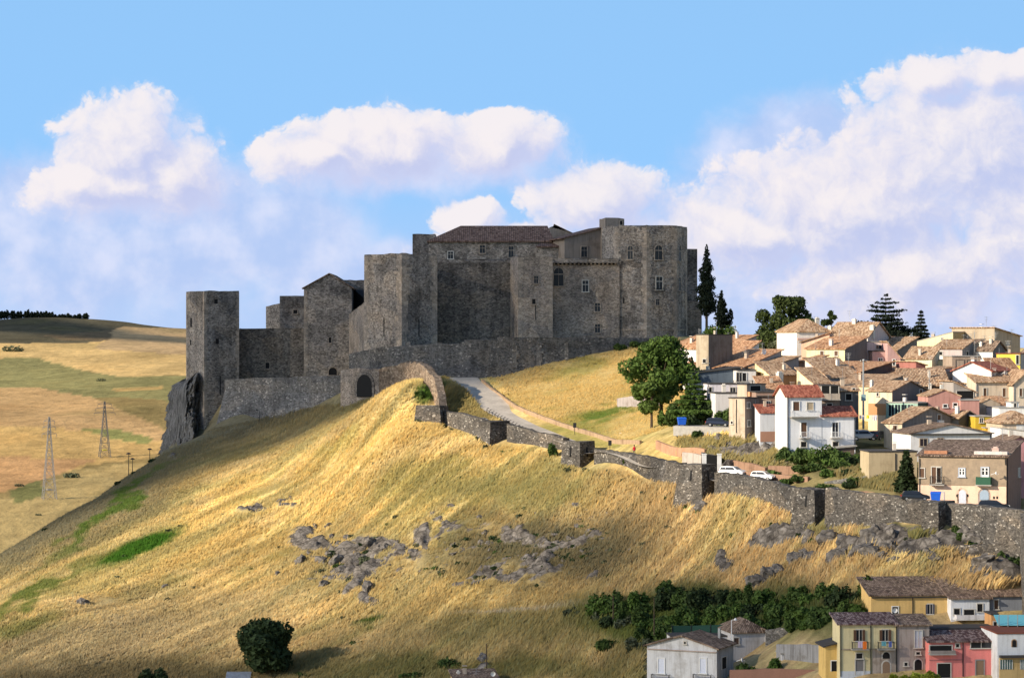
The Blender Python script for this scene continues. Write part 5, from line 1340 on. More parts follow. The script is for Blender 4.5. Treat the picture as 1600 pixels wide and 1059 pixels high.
    def dish(s, px, py, w, D=None, f=None):
        D = D or s.C.y; p = P(px, py, D-.6); v = Vector((p.x-s.C.x, p.y-s.C.y)); x, y = v.dot(s.dr), v.dot(s.dl); z = p.z-s.z0; r = w/F*D/2
        b = MB(); n = 12; ring = lambda q, dpt: [(x+r*q*math.cos(2*math.pi*k/n), y-dpt, z+r*q*math.sin(2*math.pi*k/n)) for k in range(n)]
        A, B2, C2 = ring(1,.18), ring(.6,.05), ring(.2,0)
        for Q, S in ((A,B2),(B2,C2)):
            for k in range(n): b.face([Q[k],Q[(k+1)%n],S[(k+1)%n],S[k]])
        b.face(C2); b.bar((x,y,z),(x,y-.5,z-.1),.02,4); b.bar((x,y+.02,z),(x,y+.6,z-r*.8),.04,4)
        return b.build('satellite_dish', plain('dish_white', (.75,.75,.74), .5), s.e, weld=False)
    def pipe(s, f, px, pyt, pyb, mat=None):
        t, z1, m = s.loc(f, px, pyt); z0 = s.loc(f, px, pyb)[1]; q = MB(); s.blk(q, f, t-.05, t+.05, .02, .12, z0, z1); return q.build('drainpipe', mat or M['metal'], s.e)
    def band(s, f, px0, px1, pyt, pyb, mat, name='band', out=.05):
        a = s.loc(f, px0, pyt); b = s.loc(f, px1, pyt); z1 = a[1]; z0 = s.loc(f, (px0+px1)/2, pyb)[1]; q = MB(); s.blk(q, f, min(a[0],b[0]), max(a[0],b[0]), .004, out, z0, z1); return q.build(name, mat, s.e)
    def archdoor(s, f, px, py, w, h, mat, fm, name='door', out=.02, ring=.25):
        a, b, z0, z1 = s.rect(f, px, py, w, h); c = (a+b)/2; r = (b-a)/2
        def poly(R_, zb): return [(c-R_, zb), (c+R_, zb)] + [(c+R_*math.cos(t), z1-r+R_*math.sin(t)) for t in [math.pi*k/10 for k in range(11)]]
        def P3(u, z, o): return (u, -o, z) if f == 'r' else (-o, u, z)
        q = MB(); H = poly(r, z0); q.hexa([P3(u,z,-.1) for u,z in H],[P3(u,z,out+.05) for u,z in H]); d = q.build(name, mat, s.e)
        q = MB(); H = poly(r+ring, z0); q.hexa([P3(u,z,-.1) for u,z in H],[P3(u,z,out+.02) for u,z in H]); q.build('frame', fm, d); return d
white = (.72,.71,.69); cream = (.72,.60,.42); grayw = (.27,.25,.23); pink = (.62,.42,.36)
blue_door = plain('grey_blue_paint', (.30,.38,.48), .6); greenp = plain('green_cloth', (.03,.10,.06), .8)

# upper edge of the town, beside the castle
h = House('brown box house with flat roof, pale lit side and side darkened in colour for shade', 1087.8, 1107, 1144.6, 440, 40, 523.5, 'flat', col=(.20,.165,.14), col2=(.46,.38,.28), over=.05, dirt=.8); h.win('l', 1101, 564, 5, 6, 'dark'); h.antenna(1094, 514, 524)
h = House('white house behind the leafy tree with an orange shed roof beside the brown box', 1066, 1088, 1104, 452, 40, 544, 'sx+', 1.5, white); h.win('l', 1080, 566, 5, 12, 'door', M['wood'])
h = House('pinkish grey house with orange roof directly right of the brown box', 1120, 1144.6, 1182, 456, 38, 540, 'sx+', 1.7, (.50,.42,.38), wl=16)
h = House('upper of two long orange roofed houses below the brown box', 1105, 1132, 1186, 446, 46, 572.5, 'sx+', 4.2, white, (.8,.74,.62), wl=9, over=.4)
h = House('lower of two long orange roofed houses with sloping gable greyed for shade', 1130, 1158.5, 1221, 436, 44, 575.5, 'sx+', 3.0, (.42,.38,.36), white, wl=12, over=.4); h.dish(1193, 549, 10, 436+6); h.antenna(1191, 535, 548)
h = House('grey gabled house with tan roof in the middle between orange roofs', 1190, 1198, 1248, 434, 46, 575, 'sx+', 1.8, (.36,.33,.31), (.5,.45,.4), 'tile_tan', wl=10)
h = House('slate blue shed wall with a sloping sheet roof', 1079, 1081, 1157, 429, 4, 583.5, 'sx+', .9, (.10,.13,.17), None, 'darkroof', wl=8, dirt=.5)
h = House('white bay with an open glazed balcony window beside the yellow house', 1149, 1152, 1181, 426, 6, 579, 'flat', col=(.74,.70,.68), wl=5); h.win('r', 1155, 589, 8, 14); h.win('r', 1163, 589, 6, 13, 'dark', M['whiteframe']); h.balcony('r', 1160, 597, 30, 5, .9)
h = House('small yellow house with orange side wall and tan roof', 1179.6, 1204, 1246, 425, 26, 586, 'sy+', 2.0, (.56,.30,.14), (.86,.72,.40), 'tile_tan', over=.3); h.win('l', 1186.5, 585, 4.5, 6, 'shut', plain('orange_frame', (.5,.25,.08))); h.chimney(1218, 583, 600, .9, 421)
h = House('second yellow walled house with a long tan roof sloping right', 1245, 1272, 1299, 419, 28, 600, 'sy+', 2.4, (.5,.4,.28), (.86,.74,.46), 'tile_tan', over=.3)
h = House('long white house with hip roof and two small windows at the top of the town', 1241, 1245, 1297, 476, 12, 518, 'hip', 2.2, (.82,.76,.70), None, 'tile_tan', wl=12); h.win('r', 1261.5, 541, 5.5, 6); h.win('r', 1256, 544, 2.5, 4, 'dark'); h.chimney(1277, 498, 507, .7); h.band('r', 1246, 1296, 528, 531, plaster((.62,.42,.36), .3), 'cornice', .15); h.antenna(1273, 494, 506)
h = House('white and pink house under the broad tan roof at the top of the town', 1294, 1356, 1389, 470, 58, 526, 'gy', 2.6, (.60,.50,.48), (.80,.70,.64), 'tile_tan'); h.chimney(1335, 500, 508, .7); h.chimney(1363, 510, 520, .8, 472); h.chimney(1297, 511, 524, .7, 478)
h = House('salmon walled house with sloping top in front of the long white house', 1252, 1296, 1302, 460, 72, 535, 'sy-', 1.6, (.6,.4,.3), (.80,.52,.36), 'tile_orange', wr=4)
h = House('pale yellow house with two brown windows and gable coloured dark slate for its shade', 1277, 1320, 1354.5, 450, 50, 545, 'sx+', 2.0, (.155,.15,.155), (.80,.68,.42), 'tile_orange', wl=8); h.win('l', 1284.6, 552, 5, 7, 'shut'); h.win('l', 1306.8, 552, 5, 7, 'shut'); h.balcony('l', 1297, 561, 30, 4, .8, None, M['galv']); h.dish(1304, 561, 7)
h = House('low terracotta roof house in front of the salmon wall', 1248, 1262, 1292, 441, 35, 565, 'sx+', .9, (.6,.4,.3), None, 'tile_orange')
h = House('house with a broad tan roof, pinkish lit side wall and blue shutter', 1258, 1296, 1346, 426, 28, 590, 'sy+', 3.0, (.40,.43,.48), (.76,.64,.58), 'tile_tan', over=.4); h.win('r', 1312, 599, 26, 12, 'shut', None, plain('blue_shutter', (.20,.26,.36))); h.antenna(1281, 585, 598)
h = House('orange roofed house with right wall darkened for shade, beside the shade-dark gable', 1318, 1344, 1394, 430, 45, 582, 'sx+', 1.6, (.12,.11,.11), (.5,.36,.26), 'tile_orange', wl=10)
h = House('small white and pink block with one window above the pink gabled house', 1352, 1355, 1388, 458, 6, 534.5, 'flat', col=(.84,.70,.66), tile='concrete', wl=6); h.win('r', 1373, 542, 8, 5.5); h.win('r', 1369, 566, 10, 4, 'dark')
h = House('pink house front with a white framed window and half gable', 1361, 1363, 1388, 455, 4, 549, 'flat', col=(.55,.36,.33), wl=6); h.win('r', 1376, 563.6, 6, 8, 'win', M['whiteframe'])
h = House('pink lean-to gable sloping down to the right beside the pink front', 1385, 1387, 1407, 453, 4, 559, 'sx-', 2.6, (.55,.35,.33), None, 'tile_tan', wl=6, over=.2); h.win('r', 1396.7, 566, 3.5, 9, 'win', M['whiteframe'])
h = House('grey gabled house with a big tan roof under the open cedar', 1384, 1402, 1433, 470, 40, 547, 'sx+', 2.2, (.22,.20,.185), None, 'tile_tan', wl=15); h.dish(1423, 524, 6, 476)
h = House('pale yellow windowless block with end wall toned olive for shade, highest on the right', 1430, 1489, 1508.5, 478, 62, 534.5, 'sy-', 1.8, (.40,.33,.19), (.86,.74,.46), 'concrete', over=.04, dirt=.25); h.win('l', 1472, 529, 2, 2, 'dark')
h = House('house with a tan roof and long balcony under the pale yellow block', 1459, 1503.5, 1521, 456, 56, 544.5, 'sx+', 1.4, (.30,.28,.27), (.52,.44,.42), 'tile_tan'); h.win('l', 1468, 552, 9, 5, 'dark'); h.balcony('l', 1481, 558, 44, 4, 1.2, plaster(white), None, plaster((.85,.8,.74))); h.win('r', 1511, 553, 3, 8, 'dark')
h = House('cream house with mossy tan roof left of the long balcony', 1414, 1456, 1468, 447, 60, 560, 'sx+', 1.8, (.7,.6,.42), (.88,.78,.52), 'tile_tan', wl=None)
h = House('pale yellow garden wall house between the cream house and brown garages', 1440, 1487, 1492, 449, 72, 563, 'flat', col=(.8,.7,.45), col2=(.88,.79,.52), tile='concrete', wr=4)
h = House('brown house with two walled-up garage openings', 1485, 1488, 1532, 441, 6, 557, 'flat', col=(.40,.31,.24), tile='concrete', wl=6, dirt=.7)
for px in (1499.5, 1517): h.win('r', px, 567.5, 12, 10, 'shut', plain('brown_recess', (.20,.16,.13)), plaster((.45,.36,.28)))
h = House('brilliant white gable with a dark red roof running back right', 1488.5, 1549, 1581, 426, 60, 580, 'gx', 1.45, (.55,.52,.5), (.88,.87,.85), 'tile_red', over=.35); h.dish(1569, 582, 7, 428); h.antenna(1548, 552, 575, 427)
h = House('bright yellow house with dark red eaves and a brown window', 1557, 1594, 1608, 440, 66, 553, 'flat', col=(.4,.38,.37), col2=(.88,.66,.10), tile='tile_red', over=.5, wr=8); h.win('l', 1574.6, 567, 7, 7, 'shut'); h.win('l', 1590, 562, 4, 14, 'dark')
h = House('tan skyline house with a sloping roof and one small window, far right', 1531, 1554, 1594, 478, 36, 525.5, 'sx-', 1.5, (.44,.36,.27), None, 'tile_tan', wl=11); h.win('r', 1574, 537.5, 3.5, 3.5, 'dark'); h.antenna(1553, 508, 526, 480); h.antenna(1581, 514, 531, 480)
h = House('white house with gable darkened for shade and brown roof below the tan skyline house', 1528, 1551, 1571, 456, 48, 547, 'gy', 1.5, (.20,.19,.185), (.82,.78,.73), 'tile_brown'); h.chimney(1533, 536, 546, .5)
h = House('tile roofed house wedged between the white gable and the yellow house', 1540, 1552, 1590, 433, 30, 578, 'sy+', 1.6, (.4,.35,.3), None, 'tile_orange')
h = House('orange roofed house at the frame edge right of the bright yellow house', 1596, 1604, 1640, 452, 30, 552, 'gy', 1.6, (.5,.45,.4), None, 'tile_brown')
h = House('house with brown roof and antennas between the yellow block and tan skyline house', 1500, 1512, 1536, 466, 40, 542, 'sx+', 1.2, (.42,.34,.28), None, 'tile_brown'); [h.antenna(p, q, 540, 466) for p, q in ((1506,522),(1512,524),(1517,521),(1523,519),(1538,524))]
# middle rows
h = House('tan walled house with long roof and thin dark eave, left of the maroon wall', 1376, 1389, 1430, 432, 32, 588, 'sx+', 1.3, (.36,.28,.21), None, 'tile_tan', wl=9)
h = House('maroon windowless end wall house in the middle of the town', 1428, 1431.5, 1446, 431, 20, 571, 'sx-', .5, (.38,.16,.135), None, 'tile_tan', wl=7)
h = House('low grey block with a pale parapet right of the maroon wall', 1444, 1447, 1488, 430, 10, 580, 'sx+', .6, (.5,.47,.46), None, 'tile_tan', wl=7)
h = House('cream house with gable greyed for shade and tan roof behind the utility pole', 1341, 1366, 1411, 416, 44, 603, 'sx+', 1.6, (.20,.19,.185), (.70,.58,.38), 'tile_tan', wl=9); h.chimney(1362, 596, 608, .45, 415)
h = House('cream house with broad gable coloured dark for shade over an orange brick base', 1356.5, 1394, 1448.5, 409, 46, 611, 'gy', 1.5, (.165,.155,.155), (.74,.62,.46), 'tile_tan'); h.win('l', 1371.5, 616, 2.6, 5, 'dark'); h.win('r', 1438.5, 613, 4, 9, 'shut'); h.band('l', 1357, 1393, 630, 648, plain('orange_brick', (.50,.27,.13), .9), 'brick_base', .06)
h = House('low house with wide uneven tan roof and deep dark eave', 1410, 1412, 1480, 422, -3, 602, 'sy+', 2.4, (.09,.085,.085), None, 'tile_tan', wl=8, over=.6); h.chimney(1453, 601, 611, .5, 421)
h = House('grey house with a roof sloping right and a dark recess', 1487, 1490, 1524, 416, 8, 613, 'sx-', 1.6, (.40,.36,.33), None, 'tile_tan', wl=8); h.win('r', 1508, 617, 26, 13, 'dark')
h = House('beige house with a very long tan roof and two shuttered windows', 1521, 1525, 1583, 423, 7, 597, 'sy+', 2.2, (.66,.55,.43), None, 'tile_tan', wl=9, over=.4)
for px in (1539, 1569): h.win('r', px, 613, 4.5, 13, 'shut')
h.pipe('r', 1526, 598, 625, M['galv'])
h = House('beige house at the frame edge with one shuttered window', 1581, 1583.5, 1630, 421, 5, 600, 'gy', 2.2, (.68,.57,.45), None, 'tile_tan', wl=9); h.win('r', 1595, 613, 4, 12, 'shut'); h.pipe('r', 1584.5, 600, 628, M['galv'])
h = House('house with pale stained wall below a long tan roof, left of the beige house', 1472, 1478, 1526, 428, 10, 599, 'sy+', 2.0, (.72,.62,.5), None, 'tile_tan', wl=7, over=.5)
h = House('dusty pink gabled house with two white framed windows', 1448, 1450, 1501, 404, 4, 619.5, 'gy', 1.0, (.50,.27,.23), None, 'tile_tan', wl=7, over=.15)
h.win('r', 1477, 634, 6, 4, 'dark', M['whiteframe']); h.win('r', 1492.5, 633, 6, 6.5, 'dark', M['whiteframe'])
h = House('low reddish pink block right of the dusty pink gable', 1499, 1501, 1530, 403, 4, 625.5, 'flat', col=(.52,.28,.24), tile='concrete', wl=6)
h = House('green glazed veranda house with dark green side wall', 1384.5, 1434, 1475, 402, 50, 630, 'flat', col=(.07,.11,.095), col2=(.35,.50,.42), tile='concrete', over=.25)
for px in (1393, 1403, 1413, 1423): h.win('l', px, 641, 8.5, 18, 'win', plain('pale_green_frame', (.42,.60,.50)))
h.win('r', 1463, 626, 3, 3, 'dark')
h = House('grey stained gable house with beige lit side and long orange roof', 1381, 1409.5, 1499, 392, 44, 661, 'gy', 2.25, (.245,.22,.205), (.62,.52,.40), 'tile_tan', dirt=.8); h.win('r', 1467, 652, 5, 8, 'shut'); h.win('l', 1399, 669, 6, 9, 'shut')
a_, b_, z0_, z1_ = h.rect('r', 1468, 659.5, 8, 6); q = MB(); h.blk(q, 'r', a_, b_, .02, .4, z0_, z1_); q.build('air_conditioner', plain('ac_white', (.75,.75,.75)), h.e)
h = House('small house with gable darkened for shade behind the wide white gable', 1482, 1498, 1527, 400, 45, 653, 'gy', 1.0, (.10,.10,.105), (.3,.25,.2), 'tile_tan')
h = House('tan rough walled house with a small brown window under an orange roof', 1527, 1530, 1563, 408, 6, 631, 'gy', .8, (.46,.37,.28), None, 'tile_tan', wl=7, over=.1, dirt=.8); h.win('r', 1543, 647, 6, 4, 'shut')
h = House('orange roofed strip house between the tan wall and the white balcony house', 1552, 1556, 1582, 410, 8, 636, 'sy+', 1.4, (.5,.4,.3), None, 'tile_orange', wl=6)
h = House('mustard yellow house with a blue grey window', 1521, 1524, 1549, 398, 5, 651, 'flat', col=(.60,.42,.05), tile='concrete', wl=6); h.win('r', 1533.5, 656.5, 5, 7)
h = House('lower mustard yellow annex with a tiny window', 1538, 1540, 1568, 396, 5, 669, 'flat', col=(.62,.40,.05), tile='concrete', wl=5); h.win('r', 1559, 681, 4, 4.5); h.balcony('r', 1556, 668, 20, 4, .8, None, M['galv'])
h = House('white house with a solid parapet terrace at the frame edge', 1559, 1561.5, 1625, 400, 4, 638, 'flat', col=(.84,.83,.81), tile='concrete', wl=8, over=.06); h.win('r', 1567, 656, 4.5, 6); h.band('r', 1562, 1622, 647.5, 650, M['darkroof'], 'ledge', .3)
h = House('small white stair head on the parapet terrace', 1578, 1580, 1592, 402, 4, 629, 'flat', col=(.82,.8,.78), tile='concrete', wl=3, cat='house'); h.win('r', 1586, 633, 3.5, 6)
h = House('tan and white house with an orange hip roof at the frame edge', 1564, 1566, 1625, 388, 5, 661, 'hip', 1.6, (.58,.46,.34), None, 'tile_tan', wl=9); h.band('r', 1588, 1622, 663, 680, plaster(white), 'white_panel')
h = House('low white house in front of the tan and white hip roof house', 1560, 1563, 1630, 384, 4, 678, 'sx-', .8, (.84,.82,.80), None, 'concrete', wl=6, over=.05)
h = House('small orange roofed house with dark balcony left of the utility pole', 1282, 1284, 1312, 397, 3, 603, 'flat', col=(.30,.24,.2), wl=7, over=.5); h.win('r', 1290, 609, 12, 13, 'dark'); h.win('r', 1304, 609, 12, 12, 'dark'); h.balcony('r', 1297, 619, 28, 9, .9, None, None, plaster((.52,.44,.36))); h.win('r', 1296, 634, 8, 7, 'dark')
h = House('small dark house with tan roof at the foot of the utility pole', 1311, 1313, 1341.5, 401, 4, 611, 'sy+', 1.2, (.16,.15,.145), None, 'tile_tan', wl=6); h.win('r', 1326, 620, 9, 10, 'dark'); h.win('r', 1334, 608, 4, 3, 'dark')
h = House('orange roofed house behind the tall white house', 1190, 1193, 1228, 413, 6, 612, 'sy+', 2.2, (.4,.28,.2), None, 'tile_orange', wl=7)
h = House('long brown rendered house with a dark window behind the red coping', 1179, 1181.5, 1219, 405, 5, 613, 'flat', col=(.34,.23,.18), wl=7); h.win('r', 1200.5, 631, 5, 9); h.band('r', 1182, 1218, 618, 619.5, M['darkroof'], 'ledge', .3)
h = House('tan upper block with a dark loggia and orange parapet', 1152, 1167, 1196, 409, 40, 601, 'flat', col=(.42,.33,.26), col2=(.50,.42,.33), over=.1, dirt=.7); h.win('r', 1180, 607, 16, 9, 'dark'); h.band('r', 1168, 1182, 612, 619, plaster((.66,.36,.20)), 'parapet', .5)
h = House('tall tan rendered house with side coloured dark brown for shade above the yard', 1139, 1164, 1187, 402, 42, 622.5, 'flat', col=(.26,.21,.18), col2=(.52,.43,.33), over=.2, dirt=.8)
h.win('r', 1169.5, 633, 4, 8); h.win('r', 1170, 661, 4, 9); h.pipe('r', 1180, 624, 676, M['galv']); h.pipe('l', 1151, 624, 676); h.win('l', 1144, 660, 3, 4, 'dark')
h = House('lavender white low house with one dark window behind the cedar', 1106, 1108.5, 1154, 423, 5, 600, 'flat', col=(.70,.66,.70), wl=7, over=.3); h.win('r', 1145, 609, 8, 7); h.chimney(1131, 602, 613, .6, 420); h.win('r', 1110, 609, 4, 8, 'dark')
h = House('low white shed with dark flat roof below the lavender house', 1116, 1118, 1153, 417, 5, 614.5, 'flat', col=(.66,.64,.64), wl=5, over=.4)
h = House('low blue white house with a red tiled coping and reddish plinth', 1185, 1187.5, 1221, 398, 6, 645.5, 'sy+', 1.1, (.62,.64,.68), None, 'tile_red', wl=4, over=.2); h.band('r', 1188, 1220, 674, 690, plain('red_plinth', (.36,.20,.14), .9), 'plinth', .06)
# the tall white house
rd = M['tile_red']
h = House('tall white house with red roof and three floors of balconies', 1219.5, 1229.5, 1284, 388, 10, 619.5, 'gx', 1.55, (.78,.79,.82), (.76,.70,.62), 'tile_red', wl=6.5, dirt=.25); hw = h
h.win('r', 1244, 634.5, 9.5, 14, 'door', M['whiteframe']); h.win('r', 1265.6, 634.5, 9, 11, 'shut', None, plain('tan_shutter', (.42,.34,.24))); h.balcony('r', 1255.5, 646, 41, 9, 1.0, None, plain('white_rail', (.7,.7,.72)))
h.win('r', 1256, 671, 8.5, 22, 'door', M['whiteframe']); h.balcony('r', 1257, 679, 14, 9, .9, None, plain('white_rail', (.7,.7,.72))); h.win('r', 1255.7, 694, 8.5, 8, 'dark'); h.pipe('r', 1231, 621, 703); h.dish(1251, 681, 3)
h = House('lower white wing with red roof right of the tall white house', 1283.2, 1284.6, 1336.5, 389, 10, 650, 'gx', 1.3, (.78,.79,.82), None, 'tile_red', wl=6, dirt=.25)
h.win('r', 1305, 671, 9, 22, 'win', M['whiteframe']); h.balcony('r', 1305.5, 679, 15, 9, .9, None, plain('white_rail', (.7,.7,.72))); h.win('r', 1305.5, 694, 8.5, 8, 'dark'); h.pipe('r', 1335.3, 652, 702)
h = House('brown garden lean-to under the lower white wing', 1300, 1301.5, 1335, 386, 6, 701, 'sx+', .3, (.16,.12,.10), None, 'concrete', wl=2.2, cat='shed', name='shed')
# around the lower street
h = House('wide white gabled house with three windows behind the brick and peach house', 1410, 1423, 1550, 380, 9, 678, 'gy', 1.35, (.76,.75,.74), (.84,.80,.74), 'tile_brown', wl=9, over=.3, dirt=.35)
for px, py, w, hh in ((1443,691,11,11),(1469.6,688.5,8,8),(1524,690.5,14,8)): h.win('r', px, py, w, hh, 'win', plain('tan_frame', (.40,.33,.25)))
h.band('r', 1424, 1549, 677.5, 679, M['darkroof'], 'cornice', .35); h.pipe('r', 1547.5, 679, 712)
h = House('cream garage block with dark flat roof left of the brick and peach house', 1355, 1357.5, 1433, 366, 4, 706, 'flat', col=(.48,.39,.25), wl=6, over=.4); h.pipe('r', 1399, 708, 735)
h = House('pink gabled house partly hidden behind the right end of the brick house', 1556, 1562, 1625, 360, 8, 696, 'gy', 1.2, (.62,.32,.34), None, 'tile_brown', wl=7)
# brick over peach house
t = NT('weathered_brick'); v = t.co(); br_ = t.n('ShaderNodeTexBrick'); mp = t.n('ShaderNodeMapping'); mp.inputs['Rotation'].default_value = (R(90), 0, R(90)); t.l(t.n('ShaderNodeTexCoord').outputs['Object'], mp.inputs[0]); t.l(mp.outputs[0], br_.inputs[0])
br_.inputs['Scale'].default_value = 2.6; br_.inputs['Color1'].default_value = (.31,.185,.12,1); br_.inputs['Color2'].default_value = (.20,.12,.085,1); br_.inputs['Mortar'].default_value = (.33,.26,.19,1); br_.inputs['Mortar Size'].default_value = .025; br_.inputs['Row Height'].default_value = .3; br_.inputs['Brick Width'].default_value = .75
t.color(t.mix(.6, br_.outputs[0], t.ramp(t.noise(v, 1.2, 6, .7), [(.3, g(.55)), (.6, (1.1,1.05,1))]), 'MULTIPLY')); brick = t.mat
h = House('brick over peach two storey house with dark roof and arched doors', 1435, 1572.5, 1595.5, 343, 70, 714.5, 'sx+', 1.6, (.25,.17,.13), None, 'tile_brown', over=.35, mats=[plaster((.27,.17,.13), .5), brick]); hb = h
peach = plaster((.80,.56,.42), .3); h.band('l', 1434.6, 1572.3, 757, 806, peach, 'peach_storey', .04); h.band('l', 1434.6, 1572.4, 756, 757.6, plaster((.5,.38,.28)), 'string_course', .1)
h.win('l', 1503, 738, 9, 13, 'win', plain('blue_grey_surround', (.42,.46,.54)), None); h.win('l', 1539, 737.5, 11, 15, 'door_glass', plain('blue_grey_surround', (.42,.46,.54)))
for px, w, py, hh in ((1503,9,738,13),(1539,11,737.5,15)):
    a_, b_, z0_, z1_ = h.rect('l', px, py, w, hh); q = MB(); mm = (a_+b_)/2
    for t0, t1 in ((a_,a_+.09),(b_-.09,b_),(mm-.09,mm+.09)): h.blk(q, 'l', t0, t1, .021, .06, z0_, z1_)
    h.blk(q, 'l', a_, b_, .021, .055, z0_, z0_+.3); h.blk(q, 'l', a_, b_, .021, .055, (z0_+z1_)/2+.15, (z0_+z1_)/2+.23); h.blk(q, 'l', a_, b_, .021, .055, z1_-.09, z1_)
    q.build('casement', M['whiteframe'], h.e)
h.balcony('l', 1538, 750.5, 23, 12, 1.0, None, None, greenp); h.win('l', 1463, 742, 14, 25, 'door'); h.win('l', 1467, 742, 6, 23, 'dark'); h.balcony('l', 1465.5, 750, 21, 12, 1.0); h.win('l', 1441, 738.6, 6.5, 14, 'shut')
h.win('l', 1466, 776, 17, 14, 'door', plain('blue_grey_surround', (.42,.46,.54)), blue_door)
h.archdoor('l', 1504, 775.5, 11, 21, plain('pale_door', (.55,.58,.66)), plaster((.30,.25,.21))); h.archdoor('l', 1538, 777, 14, 24, blue_door, plain('blue_grey_surround', (.42,.46,.54)))
h.pipe('l', 1437, 716, 795); h.pipe('l', 1571, 716, 726); h.pipe('r', 1573.5, 716, 795); h.dish(1555, 739, 6, 343); h.win('r', 1592, 738, 3, 13, 'shut', None, M['galv']); h.chimney(1556, 701, 714, .9, 346, plaster((.62,.44,.38)))
a_, b_, z0_, z1_ = h.rect('l', 1545, 709, 50, 2)
for (px, w, mt) in ((1460, 36, plaster((.45,.22,.13))), (1546, 52, plaster((.74,.64,.6)))):
    a_, b_, z0_, z1_ = h.rect('l', px, 709, w, 3); k_ = 1.6/h.wr; x0 = .9
    q = MB().box(x0, x0+1.0, a_, b_, h.h+x0*k_-.1, h.h+x0*k_+.62); q.build('roof_terrace', mt, h.roof)
for px in (1495.5, 1512, 1553, 1558): h.band('l', px-1.2, px+1.2, 772+(px>1550)*3, 776+(px>1550)*3, M['dark'], 'letter_box', .1)
# upper row of the lower town
h = House('long orange yellow house with dark tiled roof at the back of the lower town', 1358, 1361, 1486, 317, 5, 930.5, 'sy+', 1.5, (.74,.50,.20), None, 'tile_brown', wl=6.5, dirt=.35); h.win('r', 1398.6, 954, 9, 13, 'door', M['whiteframe'], M['dark']); h.dish(1398, 953, 8, 316.6); h.shutters('r', 1453, 951, 7, 15, plain('dark_shutter', (.10,.10,.12))); h.pipe('r', 1426, 932, 962); h.band('r', 1362, 1485, 932.5, 933.5, M['darkroof'], 'cornice', .3)
h = House('white house with laundry and dark tiled roof between orange and grey houses', 1484, 1486, 1546, 316, 5, 935, 'sy+', 1.6, (.74,.76,.80), None, 'tile_brown', wl=6.5); h.win('r', 1495, 955, 9, 9, 'dark'); h.win('r', 1531, 949, 8, 12, 'dark'); h.win('r', 1514, 956, 16, 8, 'dark'); h.balcony('r', 1516, 962, 50, 6, 1.2, plaster(white), None, plaster((.72,.7,.72)))
h = House('blue grey house with one brown window at the frame edge of the lower town', 1544, 1546.5, 1640, 317, 5, 931, 'sy+', 1.5, (.24,.26,.30), None, 'tile_brown', wl=6); h.win('r', 1556.5, 944, 6, 14, 'shut')
h = House('small orange stair tower beside the turquoise awning', 1547, 1549, 1559, 308, 5, 960, 'flat', col=(.62,.33,.14), wl=3); h.win('r', 1555, 974, 5, 6, 'dark')
# front row
h = House('yellow house with plum tiled roof and two shuttered balcony windows', 1308.5, 1312, 1400, 300, 5, 975.5, 'sy+', .75, (.74,.64,.38), None, 'tile_plum', wl=4, dirt=.4)
for px in (1342.4, 1383): h.shutters('r', px, 992, 9, 17); h.balcony('r', px, 1007, 24, 10, .9)
h.band('r', 1363, 1399.5, 1014, 1070, plaster((.44,.37,.32), .9), 'stone_base', .05); h.band('r', 1312.5, 1361, 1048, 1070, plaster((.62,.66,.72), .6), 'pale_plinth', .05); h.win('r', 1342.5, 1024, 9.5, 8, 'dark'); h.win('r', 1343, 1042, 12.5, 24, 'door', None, plain('grey_door', (.19,.18,.18)))
h.archdoor('r', 1384.5, 1023, 11, 10, M['dark'], M['lightframe'], 'window', .06, .15); h.archdoor('r', 1384.5, 1046, 11.5, 27, plain('brown_door', (.26,.17,.11)), M['lightframe'], 'door', .06, .15); h.pipe('r', 1313.5, 977, 1056); h.pipe('r', 1360.5, 977, 1056); h.band('r', 1313, 1399, 1013, 1014.5, plaster((.4,.33,.25)), 'string_course', .09)
h = House('low yellow lean-to with a dark doorway beside the plum roofed house', 1288, 1290, 1311, 301.5, 5, 1010, 'sx+', .4, (.72,.50,.18), None, 'darkroof', wl=4); h.win('r', 1304, 1040, 10, 16, 'door', M['whiteframe'], M['dark'])
h = House('stained stucco house with brown roof between yellow and coral houses', 1398, 1400.5, 1452, 300.5, 5, 977, 'sy+', .7, (.40,.34,.31), None, 'tile_brown', wl=4, dirt=.9); h.win('r', 1435, 998, 11, 26, 'win', M['lightframe'], plain('pale_blind', (.50,.52,.58))); h.win('r', 1415.5, 1037, 5, 5, 'dark'); h.archdoor('r', 1434.5, 1042, 11, 25, M['dark'], M['lightframe'], 'door', .02, .15); h.win('r', 1434.5, 1020, 6, 4, 'dark'); h.pipe('r', 1400.8, 978, 1056)
coral = (.85,.27,.25)
h = House('coral pink house with dark tiled roof and grey framed window', 1450, 1452, 1559, 299, 5, 1003, 'sy+', .7, coral, None, 'tile_plum', wl=4, dirt=.25); h.win('r', 1533, 1007, 32, 9, 'win', M['lightframe']); h.win('r', 1496, 1008, 5, 5, 'dark'); h.win('r', 1475, 1047, 20, 22, 'dark'); h.win('r', 1531, 1045, 12, 28, 'door', M['galv'], plain('brown_door', (.26,.17,.11))); h.pipe('r', 1504.5, 1000, 1056); h.win('r', 1470, 1012, 34, 8, 'dark'); h.balcony('r', 1471, 1017, 38, 5, .9, None, None, plaster((.3,.26,.24))); h.band('r', 1452, 1503, 1030, 1031, plaster((.5,.2,.2)), 'string_course', .08)
h = House('grey terrace house behind the coral roof with a dark doorway', 1453, 1455, 1560, 305, 5, 983, 'flat', col=(.50,.48,.48), wl=4, over=.2); h.win('r', 1487, 990, 9, 11, 'door', M['whiteframe'], M['dark'])
